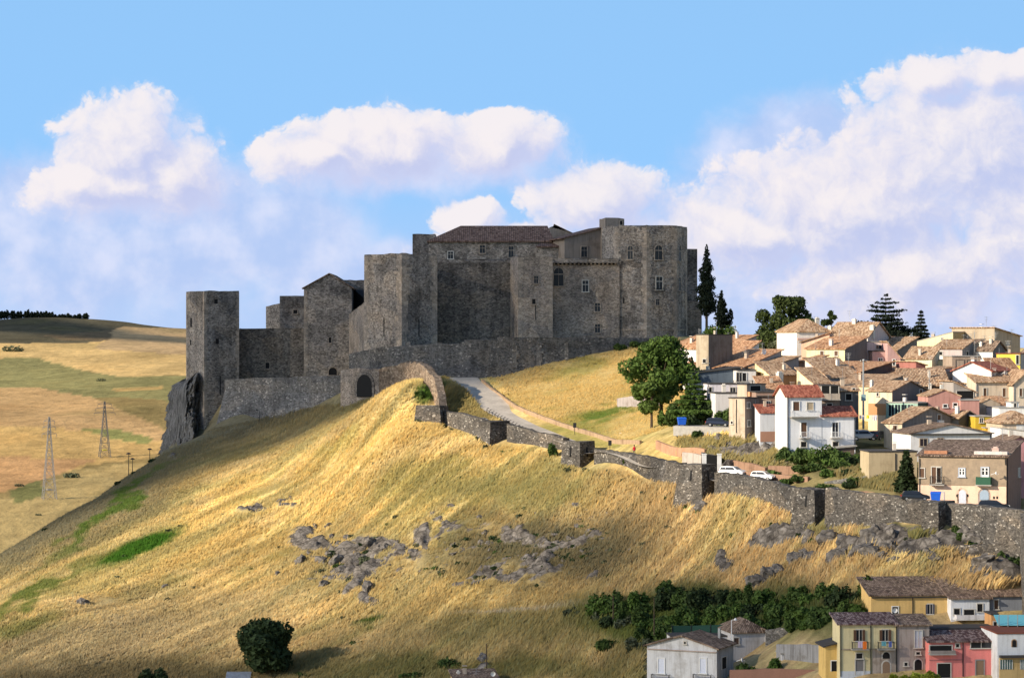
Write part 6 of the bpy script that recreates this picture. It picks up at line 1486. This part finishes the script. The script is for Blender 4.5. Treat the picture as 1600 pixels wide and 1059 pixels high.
h = House('white house with small arched window above a glazed veranda at the frame edge', 1556, 1558.5, 1650, 297, 5, 990, 'flat', col=(.76,.77,.79), tile='tile_red', wl=7, over=.3); h.archdoor('r', 1584.5, 1004.5, 6, 11, M['dark'], plain('orange_frame', (.45,.28,.16)), 'window', .02, .1)
h.band('r', 1561, 1640, 1027, 1062, plaster((.62,.44,.20)), 'veranda_panel', .25); h.win('r', 1572, 1037, 16, 14, 'win', M['whiteframe']); h.win('r', 1599, 1037, 12, 14, 'win', M['whiteframe'])
for px, w in ((1571,19),(1600,14)):
    a_, b_, z0_, z1_ = h.rect('r', px, 1037, w, 15); q = MB(); n_ = 5
    for k in range(n_+1): h.blk(q, 'r', a_+(b_-a_)*k/n_-.03, a_+(b_-a_)*k/n_+.03, .3, .34, z0_, z1_)
    q.build('veranda_frame', M['whiteframe'], h.e); q = MB(); h.blk(q, 'r', a_, b_, .251, .29, z0_, z1_); q.build('veranda_glass', plain('green_glass', (.10,.16,.15), .2), h.e)
h.band('r', 1561, 1640, 1023, 1026, M['darkroof'], 'canopy', .8)
# lower left cottages
h = House('pale plastered cottage with a wide gable and two shuttered balcony windows', 1011, 1120, 1146, 318, 66, 1013.5, 'gx', 1.35, (.42,.42,.44), (.62,.63,.66), 'tile_brown', over=.4, dirt=.7)
for px in (1033.5, 1098.6): h.win('l', px, 1039.5, 9.5, 23, 'shut', M['whiteframe'], plain('pale_blue_shutter', (.62,.66,.78))); h.balcony('l', px, 1056, 27, 6, .7)
h.win('l', 1070.5, 1003.5, 3, 3.5, 'dark'); h.win('r', 1131, 1035, 7, 18, 'door', None, M['dark']); h.band('l', 1011.5, 1119.5, 1013.5, 1015, plaster((.45,.36,.32)), 'cornice', .2); h.chimney(1124, 981, 1001, .3, 324, M['galv'], False); h.dish(1158, 1030, 7, 317)
h = House('grey white hip roofed cottage behind the pale gabled cottage', 1139.5, 1146, 1199, 331, 12, 988, 'hip', 1.35, (.55,.54,.55), None, 'tile_brown', wl=7, dirt=.6); h.win('r', 1150.5, 1001, 7.5, 10, 'shut', None, plain('brown_dark_shutter', (.09,.05,.035))); h.win('r', 1200-3, 1005, 2, 5, 'dark')
h = House('low annex with a tiled lean-to roof right of the grey white cottage', 1196, 1198, 1212, 331, 12, 993, 'sx-', .6, (.52,.51,.52), None, 'tile_brown', wl=5)
h = House('small flat white hut in the grey yard', 1219, 1221, 1238, 318, 6, 1022, 'flat', col=(.66,.66,.68), tile='concrete', wl=3); h.win('r', 1234, 1030, 3, 7, 'dark')
h = House('low dark flat roofed extension behind the pale cottage', 1046, 1049, 1145, 333, 5, 995, 'flat', col=(.62,.62,.63), wl=4, over=.1)
h = House('tile roofed cottage cut by the bottom of the frame with a satellite dish', 706, 712, 778, 352, 8, 1063, 'sy+', .6, (.6,.45,.25), None, 'tile_brown', wl=6); h.dish(770, 1052, 8, 351); h.chimney(716, 1050, 1060, .4); h.antenna(744, 1043, 1056)

rh = random.Random(12)
for q_ in HS:                                              # chimneys, aerials and gutters of the roofs
    if q_.C.y < 345 or q_.kind == 'flat' and q_.wr < 5 or 'shed' in q_.e.name: continue
    W_, L_ = q_.wr, min(q_.wl, 9)
    if rh.random() < .6:
        x_, y_ = rh.uniform(.2,.8)*W_, rh.uniform(.35,.75)*L_; zt = q_.top(x_, y_); k_ = rh.uniform(.2,.32)
        MB().box(x_-k_,x_+k_,y_-k_,y_+k_,zt-.6,zt+rh.uniform(.8,1.2)).box(x_-k_-.07,x_+k_+.07,y_-k_-.07,y_+k_+.07,zt+1.25,zt+1.33).build('chimney', plaster(rh.choice([(.66,.6,.52),(.5,.42,.34),(.7,.68,.64)]), .5), q_.roof)
    if rh.random() < .55:
        x_, y_ = rh.uniform(.15,.85)*W_, rh.uniform(.3,.8)*L_; zt = q_.top(x_, y_); hgt = rh.uniform(1.6,2.8); b = MB().bar((x_,y_,zt-.3),(x_,y_,zt+hgt),.025,4); a_ = rh.uniform(0,3)
        for k_ in range(4): w_ = .55-.09*k_; b.bar((x_-w_*math.cos(a_),y_-w_*math.sin(a_),zt+hgt-.1-.28*k_),(x_+w_*math.cos(a_),y_+w_*math.sin(a_),zt+hgt-.1-.28*k_),.018,4)
        b.build('antenna', M['galv'], q_.roof)
# corrugated hut
t = tag(empty('shed', GP(372, 372)), 'small blue grey corrugated iron hut beside the big dark tree', 'shed')
b = MB(); w_ = 3.6
for k in range(18):
    x0 = -w_/2+w_*k/18; b.slab((x0,-1.9,1.0),(x0+w_/18-.03,-1.9,1.0),(x0+w_/18-.03,1.6,2.35),(x0,1.6,2.35),.05+.03*(k%2))
b.build('roof', plain('corrugated_iron', (.36,.40,.46), .5, .3, .6, 1.5), t, weld=False); MB().box(-1.7,1.7,-1.5,1.5,-.6,1.0).build('walls', plaster((.30,.28,.26), .8), t)
# retaining walls, yard walls, green net, awning
def simple_wall(label, pts, mat, th=.35, name='wall', seed=1, jit=.04, base=.8, cat='wall'):
    o = wall_run(name, [pz(*p) for p in pts], th, mat, seed=seed, jit=jit, base=base); return tag(o, label, cat)
tanw = plaster((.40,.28,.18), .7); brw = plaster((.33,.20,.135), .7)
E = []
for s_ in range(0, len(road_pts)-1):
    pass
def edge_pt(i, side, h):
    p = road_pts[i][side]; return (p.x, p.y, G(p.x, p.y)+h)
n8 = 8
tag(wall_run('wall', [edge_pt(i, 0, .5) for i in range(2, 52, 3)], .4, tanw, seed=71, jit=.05, base=.6), 'low tan wall following the outer edge of the curving road', 'wall')
tag(wall_run('wall', [edge_pt(i, 0, 1.25) for i in range(54, 68, 2)], .5, plaster((.46,.27,.17), .5), seed=72, jit=.03, base=.6), 'brown rounded retaining wall beside the lower road', 'wall')
tag(wall_run('wall', [edge_pt(i, 0, 1.0) for i in range(71, 82, 2)], .5, brw, seed=73, jit=.03, base=.6), 'dark brown low wall between the road and the rock bank', 'wall')
simple_wall('pale strip wall at the foot of the sloping meadow', [(968,676,432),(1000,674,430),(1030,672,428)], plaster((.66,.56,.46), .4), .4)
simple_wall('pale concrete wall under the yard with bins', [(1066,706,403),(1085,708,400),(1101,714,397)], plaster((.46,.41,.36), .7), .4)
simple_wall('brown retaining wall along the street below the garden', [(1136,733,388),(1180,738,383),(1216,741,379),(1262,745,375)], brw, .5)
simple_wall('second brown retaining wall below the garden bushes', [(1200,727,384),(1240,728,382),(1262,731,380)], brw, .4)
simple_wall('grey stone wall climbing right from the street to the cream garage', [(1288,752,372),(1330,746,369),(1370,741,366),(1392,740,367)], M['rampart'], .5)
simple_wall('brown bank wall behind the dry grass left of the spruce', [(1312,766,366),(1360,768,362),(1393,774,358)], brw, .4)
simple_wall('curved grey retaining wall under the big meadow tree', [(964,622,455),(985,619,452),(1010,622,447),(1030,628,444)], plaster((.40,.35,.33), .7), .5)
simple_wall('grey concrete yard wall behind the low cottages', [(1213,1006,319),(1250,1006,316),(1290,1008,312)], plaster((.30,.30,.31), .9), .4)
simple_wall('reddish brick yard wall at the bottom of the frame', [(1140,1046,312),(1220,1044,310),(1286,1046,308)], plain('brick_wall', (.28,.15,.11), .9), .3)
simple_wall('rough stone garden wall behind the grey white cottage', [(1196,982,330),(1260,978,328),(1310,975,322)], M['rampart'], .5, jit=.25)
net = plain('green_net', (.018,.06,.045), .9)
fe = tag(empty('fence', GP(1090, 338)), 'dark green net fence behind the pale cottages', 'fence'); b = MB(); PTS = [(1050,338,977),(1080,338,977),(1110,337,976),(1145,336,975)]
for (p, q) in zip(PTS[:-1], PTS[1:]):
    a_, c_ = P(p[0],p[2],p[1]), P(q[0],q[2],q[1]); b.hexa([(a_.x,a_.y,a_.z-2),(c_.x,c_.y,c_.z-2),(c_.x,c_.y+.06,c_.z-2),(a_.x,a_.y+.06,a_.z-2)],[(a_.x,a_.y,a_.z),(c_.x,c_.y,c_.z),(c_.x,c_.y+.06,c_.z),(a_.x,a_.y+.06,a_.z)])
under(b.build('net', net), fe)
for p in PTS: q = P(p[0],p[2],p[1]); under(MB().bar((q.x,q.y-.06,q.z-2.4),(q.x,q.y-.06,q.z+.2),.05,6).build('post', M['metal']), fe)
aw = tag(empty('awning', P(1582, 974, 304)), 'turquoise terrace awning above the white veranda house', 'awning'); b = MB(); A0, A1 = P(1560,976,303), P(1612,976,303)
b.slab(A0,A1,A1+Vector((0,3,.9)),A0+Vector((0,3,.9)),.06); under(b.build('canopy', plain('turquoise_sheet', (.16,.48,.56), .6)), aw)
for px in (1561,1575,1590,1605): q = P(px,976,303); under(MB().bar(q-Vector((0,0,1.6)), q+Vector((0,0,1.2)),.05,6).build('post', M['galv']), aw)
yd = MB(); q = [P(1052,676.5,415),P(1140,677.5,408),P(1165,675,414),P(1060,672,421)]
for i_, p in enumerate(q): p.z = max(G(p.x,p.y)+.1, Z(676.5,411))
zt_ = max(p.z for p in q); b = MB(); b.hexa([(p.x,p.y,zt_-1.6) for p in q],[(p.x,p.y,zt_) for p in q]); yo = b.build('pavement', M['concrete']); tag(yo, 'small concrete parking yard above the rock bank', 'yard', kind='structure')
# ------------------------------------------------------------------ vehicles, people, street furniture
def car_paint(name, c):
    t = NT(name); t.color(c); t.b.inputs['Roughness'].default_value = .3; t.b.inputs['Coat Weight'].default_value = .6; t.b.inputs['Specular IOR Level'].default_value = .5; return t.mat
tyre = plain('tyre_rubber', (.02,.02,.02), .9); rimm = plain('wheel_rim', (.45,.45,.46), .4, .6); lampm = plain('head_lamp', (.7,.7,.68), .2); tailm = plain('tail_lamp', (.35,.02,.02), .3)
def car(label, loc, rz, paint, L=3.9, W=1.65, H=1.45, kind='hatch', group=None):
    e = tag(empty('parked_car', loc, rz), label, 'car', group); hw = W/2
    prof = {'hatch': [(-.5,.30),(-.5,.62),(-.485,.66),(-.47,.86),(-.42,1.30),(-.38,1.40),(-.1,1.45),(.10,1.40),(.26,.98),(.42,.86),(.49,.68),(.5,.42),(.49,.30)],
            'sedan': [(-.5,.32),(-.5,.70),(-.48,.92),(-.30,.98),(-.18,1.36),(-.05,1.43),(.10,1.38),(.25,.97),(.43,.84),(.5,.66),(.5,.32)],
            'box': [(-.5,.32),(-.5,.75),(-.49,1.0),(-.45,1.42),(-.40,1.50),(.0,1.52),(.12,1.46),(.25,1.04),(.45,.94),(.5,.72),(.5,.36)]}[kind]
    k = H/1.45; pts = [(x*L, z*k) for x, z in prof]; b = MB()
    def hwz(z): return hw*(1-.02*(z < .4)) if z < .9*k else hw - (z-.9*k)*.34
    n = len(pts)
    Lf = [(x, hwz(z), z) for x, z in pts]; Rt = [(x, -hwz(z), z) for x, z in pts]
    for i in range(n): j = (i+1) % n; b.face([Rt[i], Rt[j], Lf[j], Lf[i]])
    b.face(Lf); b.face(list(reversed(Rt)))
    body = b.build('body', paint, e); bv = body.modifiers.new('b', 'BEVEL'); bv.width = .05; bv.segments = 2; bv.limit_method = 'ANGLE'
    # side, front and rear glass stand a few millimetres proud
    zt = 1.33*k; zb = .93*k; gl = MB()
    top = [p for p in prof if p[1] > 1.2]; xr = min(p[0] for p in top)*L; xf = max(p[0] for p in top)*L
    for sgn in (1, -1):
        yb, yt = sgn*(hwz(zb)+.012), sgn*(hwz(zt)+.012); mid = (xr+xf)/2-.05*L
        for (a0, a1, c0, c1) in ((xr-.04*L+.12, mid-.04, xr+.14, mid-.04), (mid+.04, xf+.10*L, mid+.04, xf-.02)):
            q = [(a0,yb,zb+.03),(a1,yb,zb+.03),(c1,yt,zt),(c0,yt,zt)]; q2 = [(x, y-sgn*.03, z) for x, y, z in q]; gl.hexa(q2, q)
    gl.build('side_window', glass(), e)
    for nm, (i0, i1) in (('windscreen', (-6, -5) if kind == 'hatch' else (-5, -4)), ('rear_window', (3, 4) if kind == 'hatch' else (3, 4) if kind == 'sedan' else (2, 3))):
        (x0, z0), (x1, z1) = pts[i0], pts[i1]; d = Vector((x1-x0, z1-z0)).normalized(); nrm = Vector((-d.y, d.x)); 
        a = Vector((x0,z0)).lerp(Vector((x1,z1)), .12); c = Vector((x0,z0)).lerp(Vector((x1,z1)), .9); m = MB()
        def q_(p, o): return [(p.x+nrm.x*o, -hwz(p.y)+.12, p.y+nrm.y*o), (p.x+nrm.x*o, hwz(p.y)-.12, p.y+nrm.y*o)]
        A, B_ = q_(a, .012), q_(c, .012); A2, B2 = q_(a, -.03), q_(c, -.03)
        m.hexa([A2[0],A2[1],B2[1],B2[0]], [A[0],A[1],B_[1],B_[0]]); m.build(nm, glass(), e)
    for sx in (-.31, .31):
        for sy in (-1, 1):
            c = Vector((sx*L, sy*(hw-.09), .3*k)); w = MB().bar(c-Vector((0,.11,0)), c+Vector((0,.11,0)), .30*k, 16).build('wheel', tyre, e)
            MB().bar(c-Vector((0,.13,0)), c+Vector((0,.13,0)), .18*k, 10).build('rim', rimm, w)
    for sy in (-1, 1):
        MB().box(L*.47, L*.505, sy*hw*.55-.18, sy*hw*.55+.18, .60*k, .74*k).build('headlight', lampm, e)
        MB().box(-L*.506, -L*.48, sy*hw*.72-.12, sy*hw*.72+.12, .66*k, .86*k).build('tail_light', tailm, e)
        MB().box(L*.10, L*.15, sy*(hw+.02), sy*(hw+.16) if sy > 0 else sy*(hw+.16), .95*k, 1.08*k).build('mirror', paint, e) if False else None
    MB().box(L*.495, L*.51, -hw*.8, hw*.8, .34*k, .46*k).build('bumper', plain('bumper_black', (.04,.04,.045), .6), e)
    return e
wh = car_paint('white_paint', (.78,.80,.82)); bl = car_paint('dark_blue_paint', (.012,.016,.035)); si = car_paint('blue_silver_paint', (.22,.27,.34)); bk = car_paint('black_paint', (.015,.017,.02))
def on_road(px, D, dz=.07): p = GP(px, D); p.z += dz; return p
p_ = P(1145, 743.5, 386); car('white hatchback parked behind the town wall, the larger of two white cars', p_, R(-32), wh, 4.1, 1.7, 1.5)
p_ = P(1192, 750, 380); car('smaller boxy white hatchback parked right of the first white car', p_, R(-30), wh, 3.6, 1.55, 1.38)
car('dark blue hatchback parked in the concrete yard below the thicket', Vector((P(1123,674,411.5).x, 412, zt_)), R(-14), bl, 4.0, 1.7, 1.45)
car('blue silver estate car parked in the dark lane beside the white wing', P(1349, 688, 394), R(8), si, 4.4, 1.75, 1.6, 'box')
car('dark car behind the blue silver estate in the lane', P(1372, 687, 395), R(60), bk, 4.0, 1.7, 1.45)
car('dark hatchback in front of the right end of the peach wall', P(1552, 797.5, 335), R(-8), bk, 4.2, 1.7, 1.42, 'hatch')
car('dark car half hidden behind the town wall left of the blue bin', P(1430, 782, 342), R(-4), bk, 3.8, 1.6, 1.35)
def bin_(label, loc, rz, s=1.0):
    e = tag(empty('rubbish_bin', loc, rz), label, 'bin'); bm = plain('blue_plastic', (.02,.12,.62), .5)
    MB().hexa([(-.55*s,-.42*s,.15),(.55*s,-.42*s,.15),(.55*s,.42*s,.15),(-.55*s,.42*s,.15)],[(-.68*s,-.52*s,1.15),(.68*s,-.52*s,1.15),(.68*s,.52*s,1.15),(-.68*s,.52*s,1.15)]).build('body', bm, e)
    MB().hexa([(-.72*s,-.56*s,1.153),(.72*s,-.56*s,1.153),(.72*s,.56*s,1.153),(-.72*s,.56*s,1.153)],[(-.66*s,-.4*s,1.32),(.66*s,-.4*s,1.32),(.66*s,.45*s,1.38),(-.66*s,.45*s,1.38)]).build('lid', bm, e)
    for x in (-.45, .45):
        for y in (-.35, .35): MB().bar((x*s-.04,y*s,.1),(x*s+.04,y*s,.1),.1,8).build('wheel', tyre, e)
    return e
bin_('blue rubbish bin in the concrete yard beside the dark shrubs', Vector((P(1066,677,415).x, 416, zt_)), .1, 1.0)
bin_('blue rubbish bin on the street before the peach house', P(1462, 784, 340), -.2, 1.0)
tp = tag(empty('tarpaulin', P(1063, 588, 436)), 'bright blue tarpaulin hanging between the meadow tree and the slate shed', 'tarpaulin')
MB().hexa([(-.7,0,-1.2),(.9,0,-1.3),(.9,.9,-1.3),(-.7,.9,-1.2)],[(-.6,.2,.9),(.7,.1,1.1),(.7,.9,1.1),(-.6,.9,.9)]).build('sheet', plain('blue_tarp', (.02,.14,.70), .5), tp)

# pedestrian in red behind the wall
def person(label, loc, rz):
    e = tag(empty('person', loc, rz), label, 'person')
    V = [(0,0,.93),(0,.01,1.15),(0,0,1.38),(0,-.01,1.48),(0,-.03,1.60),(.09,0,.88),(.10,-.06,.48),(.11,.04,.08),(.11,-.10,.03),(-.09,0,.88),(-.10,.05,.48),(-.11,.16,.10),(-.11,.04,.03),(.17,0,1.36),(.23,.03,1.10),(.22,-.06,.88),(.22,-.09,.80),(-.17,0,1.36),(-.23,-.03,1.10),(-.22,-.12,.90),(-.22,-.16,.82)]
    E = [(0,1),(1,2),(2,3),(3,4),(0,5),(5,6),(6,7),(7,8),(0,9),(9,10),(10,11),(11,12),(2,13),(13,14),(14,15),(15,16),(2,17),(17,18),(18,19),(19,20)]
    rad = [.14,.12,.13,.055,.10,.095,.065,.04,.035,.095,.065,.04,.035,.055,.042,.032,.035,.055,.042,.032,.035]
    me = bpy.data.meshes.new('body'); me.from_pydata(V, E, []); o = bpy.data.objects.new('body', me); COL.objects.link(o); o.parent = e
    sk = o.modifiers.new('skin', 'SKIN'); 
    for v, r in zip(me.skin_vertices[0].data, rad): v.radius = (r, r*.85)
    me.skin_vertices[0].data[0].use_root = True
    o.modifiers.new('sub', 'SUBSURF').levels = 1; o.modifiers['sub'].render_levels = 1
    t = NT('skin_and_trousers'); c = t.co(); sp = t.n('ShaderNodeSeparateXYZ'); t.l(c, sp.inputs[0]); t.color(t.ramp(sp.outputs[2], [(.0, (.03,.03,.035)), (.93, (.04,.045,.07)), (.96, (.48,.30,.22))])); me.materials.append(t.mat)
    b = MB(); b.lathe([(.165,.86),(.16,1.0),(.15,1.15),(.175,1.32),(.12,1.43),(.065,1.46)], n=12); 
    for s in (-1, 1): b.bar((s*.15,0,1.37),(s*.235,.03*s,1.12),.068,8,0,.055); b.bar((s*.235,.03*s,1.12),(s*.222,-.07,.95),.053,8,0,.045)
    b.build('red_top', plain('red_cloth', (.62,.03,.05), .9), e, weld=False)
    b = MB(); b.lathe([(.09,1.54),(.115,1.60),(.118,1.67),(.09,1.73),(.0,1.755)], c=(0,.02,0), n=10); b.build('hair', plain('dark_hair', (.02,.015,.012), .7), e)
    return e
person('person in a red top walking down the road behind the wall', on_road(991, 414), R(200))

# roadside railing: hoops on the outer edge of the road
rl = tag(empty('railing', GP(830, 452)), 'black hooped railing along the valley side of the curving road', 'railing'); prev = None
for i, k in enumerate(np.linspace(18, 36.5, 23)):
    a = int(k); f = k-a; p = road_pts[a][1].lerp(road_pts[a+1][1], f); p.z = G(p.x, p.y); d = (road_pts[a+1][1]-road_pts[a][1]); d.z = 0; d.normalize(); s = Vector((-d.y, d.x, 0))
    b = MB(); q = [p+Vector((0,0,-.3)), p+Vector((0,0,.95)), p+s*.15+Vector((0,0,1.2)), p+s*.42+Vector((0,0,1.28))]
    for u, v in zip(q[:-1], q[1:]): b.bar(u, v, .055, 5)
    under(b.build('post', M['metal'], weld=False), rl)
    if prev:
        m = MB(); m.bar(prev+Vector((0,0,.95)), p+Vector((0,0,.95)), .035, 4); m.bar(prev+Vector((0,0,.5)), p+Vector((0,0,.5)), .025, 4); under(m.build('rail', M['metal'], weld=False), rl)
    prev = p
for px, D, lb in ((898, 441, 'dark information board on a post beside the curving road'), (953, 424, 'small dark sign on the brown wall by the lower road')):
    p = GP(px, D); e = tag(empty('sign', p), lb, 'sign'); MB().bar((0,0,-.3),(0,0,1.0),.05,6).build('post', M['metal'], e); MB().box(-.28,.28,-.05,.05,.9,1.75).build('board', M['metal'], e)
for px, lb in ((1100.5, 'white gate pillar left of the dark cave mouth on the bank'), (1124, 'white gate pillar right of the dark cave mouth on the bank')):
    p = GP(px, 394); e = tag(empty('gate_pillar', p), lb, 'pillar'); m_ = plaster((.74,.74,.74), .3); z_ = Z(710,394)-p.z
    MB().box(-.3,.3,-.3,.3,-.4,z_).build('shaft', m_, e); MB().box(-.36,.36,-.36,.36,z_+.002,z_+.14).build('cap', m_, e)
cv = tag(empty('cave_mouth', GP(1112, 396)), 'dark cave doorway in the bank behind the white pillars', 'doorway'); zc = GP(1112,396).z
MB().hexa([(-1.1,0,-.3),(1.1,0,-.3),(1.1,3,-.3),(-1.1,3,-.3)],[(-.9,.3,2.6),(.9,.3,2.5),(.9,3,2.5),(-.9,3,2.6)]).build('opening', M['dark'], cv)
MB().hexa([(-1.6,.1,-.4),(-1.1,.05,-.4),(-1.1,3,-.4),(-1.6,3,-.4)],[(-1.4,.4,3.0),(-.9,.35,2.9),(-.9,3,2.9),(-1.4,3,3.0)]).build('jamb', ROCKM.mat, cv)

# lamps, poles, pylons
def lamp(label, px, pyb, pyt, D, arm=.5, mat=None, head=.3):
    p = P(px, pyb, D); gl_ = G(p.x, p.y); zt = Z(pyt, D); base = Vector((p.x, p.y, min(gl_, p.z))); h = zt-base.z
    e = tag(empty('street_lamp', base), label, 'street lamp'); MB().bar((0,0,-.4),(0,0,h),.09,8,0,.05).build('pole', mat or M['metal'], e)
    b = MB().bar((0,0,h-.05),(arm,0,h+.1),.04,6); b.build('arm', mat or M['metal'], e)
    MB().lathe([(.0,.18),(head*.5,.1),(head,-.12),(head*.7,-.16),(0,-.16)], (arm,0,h+.1), 10).build('lamp_shade', mat or M['metal'], e); return e
lamp('left lamp post on the shaded ridge below the west tower', 201, 741, 709, 504, .0, head=.55); lamp('short lamp post between two others on the shaded ridge', 207, 737, 717, 507, .0, head=.5); lamp('right lamp post nearest the crag on the shaded ridge', 234, 722, 702, 517, .0, head=.55)
lamp('thin lamp pole standing before the grey rampart', 405, 661, 641, 520, -.5, head=.25); lamp('white lamp with a hanging shade beside the grey white cottage', 1143, 1000, 968, 326, .5, plain('white_metal', (.75,.75,.75)), .22)
p = P(1349, 640, 400); e = tag(empty('utility_pole', p), 'tall grey utility pole rising between the town roofs', 'pole'); hp = Z(562,400)-p.z
MB().bar((0,0,-3),(0,0,hp),.17,8,0,.12).build('shaft', M['galv'], e); MB().bar((-.5,0,hp-.3),(.5,0,hp-.3),.05,6).build('crossarm', M['metal'], e)
for x in (-.45, .45): MB().bar((x,0,hp-.28),(x,0,hp-.05),.06,6).build('insulator', plain('porcelain', (.7,.68,.6), .3), e)
MB().lathe([(0,.1),(.2,.05),(.26,-.1),(0,-.12)], (.0,-.3,hp+.02), 8).build('lamp_shade', M['galv'], e); MB().box(-.35,.35,-.35,.0,1.4,2.4).build('meter_box', plain('blue_grey_box', (.25,.38,.42), .6), e)
for px, pyt, pyb, D, lb in ((1022,934,980,345,'left wooden pole among the hedge bushes'),(958,930,955,356,'thin post at the left end of the hedge'),(760,1005,1045,362,'thin pole at the bottom of the grass slope'),(1452,578,606,420,'thin mast between the middle roofs of the town')):
    p = P(px, pyb, D); MB().bar((0,0,0),(0,0,1),.1,6); e = MB().bar((0,0,-1.0),(0,0,Z(pyt,D)-p.z),.09,7,0,.06).build('pole', M['bark'] if D < 370 else M['galv']); e.location = p; tag(e, lb, 'pole')
def pylon(label, px, pyb, pyt, D, wpx, arms, paint, extra=None):
    base = P(px, pyb, D); h = Z(pyt, D)-base.z; w = wpx/F*D/2; e = tag(empty('pylon', base, .35), label, 'pylon'); m = paint; r = .16
    def half(t): return w*(1-t)**1.25*.92 + w*.10
    lv = [0,.14,.27,.39,.5,.6,.69,.77,.85,.92,1.0]; S = [(-1,-1),(1,-1),(1,1),(-1,1)]
    leg = MB(); br = MB()
    for a, b in zip(lv[:-1], lv[1:]):
        A = [Vector((x*half(a), y*half(a), h*a)) for x, y in S]; B = [Vector((x*half(b), y*half(b), h*b)) for x, y in S]
        for k in range(4):
            leg.bar(A[k], B[k], r, 4); j = (k+1) % 4
            br.bar(A[k], B[j], r*.6, 4); br.bar(A[j], B[k], r*.6, 4); br.bar(B[k], B[j], r*.5, 4)
    leg.build('tower_leg', m, e, weld=False); br.build('bracing', m, e, weld=False)
    for t, L in arms:
        q = MB(); z = h*t
        for s in (-1, 1):
            q.bar((0,-half(t),z),(s*L,0,z),r*.7,4); q.bar((0,half(t),z),(s*L,0,z),r*.7,4); q.bar((0,0,z+h*.035),(s*L,0,z),r*.7,4); q.bar((s*L,0,z),(s*L,0,z-1.4),r*.6,4)
        q.build('crossarm', m, e, weld=False)
    q = MB().box(-w*.35, w*.35, -w*.35, w*.35, h*.14, h*.14+.5); 
    q.build('platform', extra or m, e)
pg = plain('pylon_grey', (.20,.19,.18), .6, .4); pgl = plain('pylon_pale', (.40,.37,.34), .6, .4)
pylon('nearer pale lattice pylon in the valley', 77, 784, 651, 1050, 21, [(.80,3.0),(.88,2.6),(.95,2.2)], pgl)
pylon('farther dark lattice pylon with a yellow plate in the valley', 163.5, 716, 627, 1250, 17, [(.80,5.2),(.88,4.4),(.95,3.4)], pg, plain('yellow_plate', (.65,.55,.06)))
# laundry
for i, (px, w, h, c) in enumerate(((1344.5,3.5,6,(.75,.70,.70)),(1348.5,3,7,(.6,.6,.72)),(1356,4.2,5,(.80,.68,.05)),(1364.5,4,8,(.78,.72,.68)),(1368.5,3.5,8,(.70,.68,.78)))):
    p = P(px, 648.5, 391); m = 391/F; b = MB(); n = 5
    for k in range(n):
        x0 = -w*m/2+w*m*k/n; x1 = x0+w*m/n; y0 = .06*math.sin(k*1.7); y1 = .06*math.sin((k+1)*1.7); b.hexa([(x0,y0,-h*m),(x1,y1,-h*m),(x1,y1+.02,-h*m),(x0,y0+.02,-h*m)],[(x0,0,0),(x1,0,0),(x1,.02,0),(x0,.02,0)])
    o = b.build('laundry', plain('cloth', c, .9)); o.location = p; tag(o, ('white shirt first from the left on the lane washing line','lilac garment second on the lane washing line','yellow shirt in the middle of the lane washing line','cream trousers fourth on the lane washing line','pale lilac cloth last on the lane washing line')[i], 'laundry')
a, b = P(1336,648,391), P(1378,648,391); o = MB().bar(a, b, .015, 4).build('washing_line', M['metal']); tag(o, 'washing line strung across the dark lane', 'line')
for px, w, h, c, lb in ((1351,6,12,(.80,.20,.03),'orange towel hanging on the left balcony of the yellow house'),(1344,7,10,(.55,.45,.62),'patterned lilac cloth on the left balcony of the yellow house'),(1381,7,7,(.12,.35,.42),'teal cloth on the right balcony of the yellow house'),(1391,5,9,(.10,.14,.40),'blue cloth on the right balcony of the yellow house')):
    D = 298.4; p = P(px, 1001.5, D); m = D/F; b = MB()
    for k in range(4): x0 = -w*m/2+w*m*k/4; b.box(x0, x0+w*m/4-.005, -.03*(k%2)-.04, -.03*(k%2), -h*m, 0)
    o = b.build('laundry', plain('cloth', c, .9)); o.location = p; tag(o, lb, 'laundry')
for i,(px,py,D,w,c,lb) in enumerate(((345,1057,369,5,(.8,.8,.8),'white plastic sacks lying before the corrugated hut'),(566,1029,377,3,(.8,.78,.74),'left white beehive box on the lower slope'),(576,1031,376,3,(.8,.78,.74),'right white beehive box on the lower slope'))):
    p = GP(px, D); b = MB(); b.prism([(-.5,-.3),(.4,-.4),(.6,.1),(.2,.4),(-.5,.3)], -.2, .55, 0, .7); o = b.build('sack' if i == 0 else 'beehive', plain('white_sheet', c, .7)); o.location = p; o.scale = (w/5,w/5,1); tag(o, lb, 'sack' if i == 0 else 'beehive')
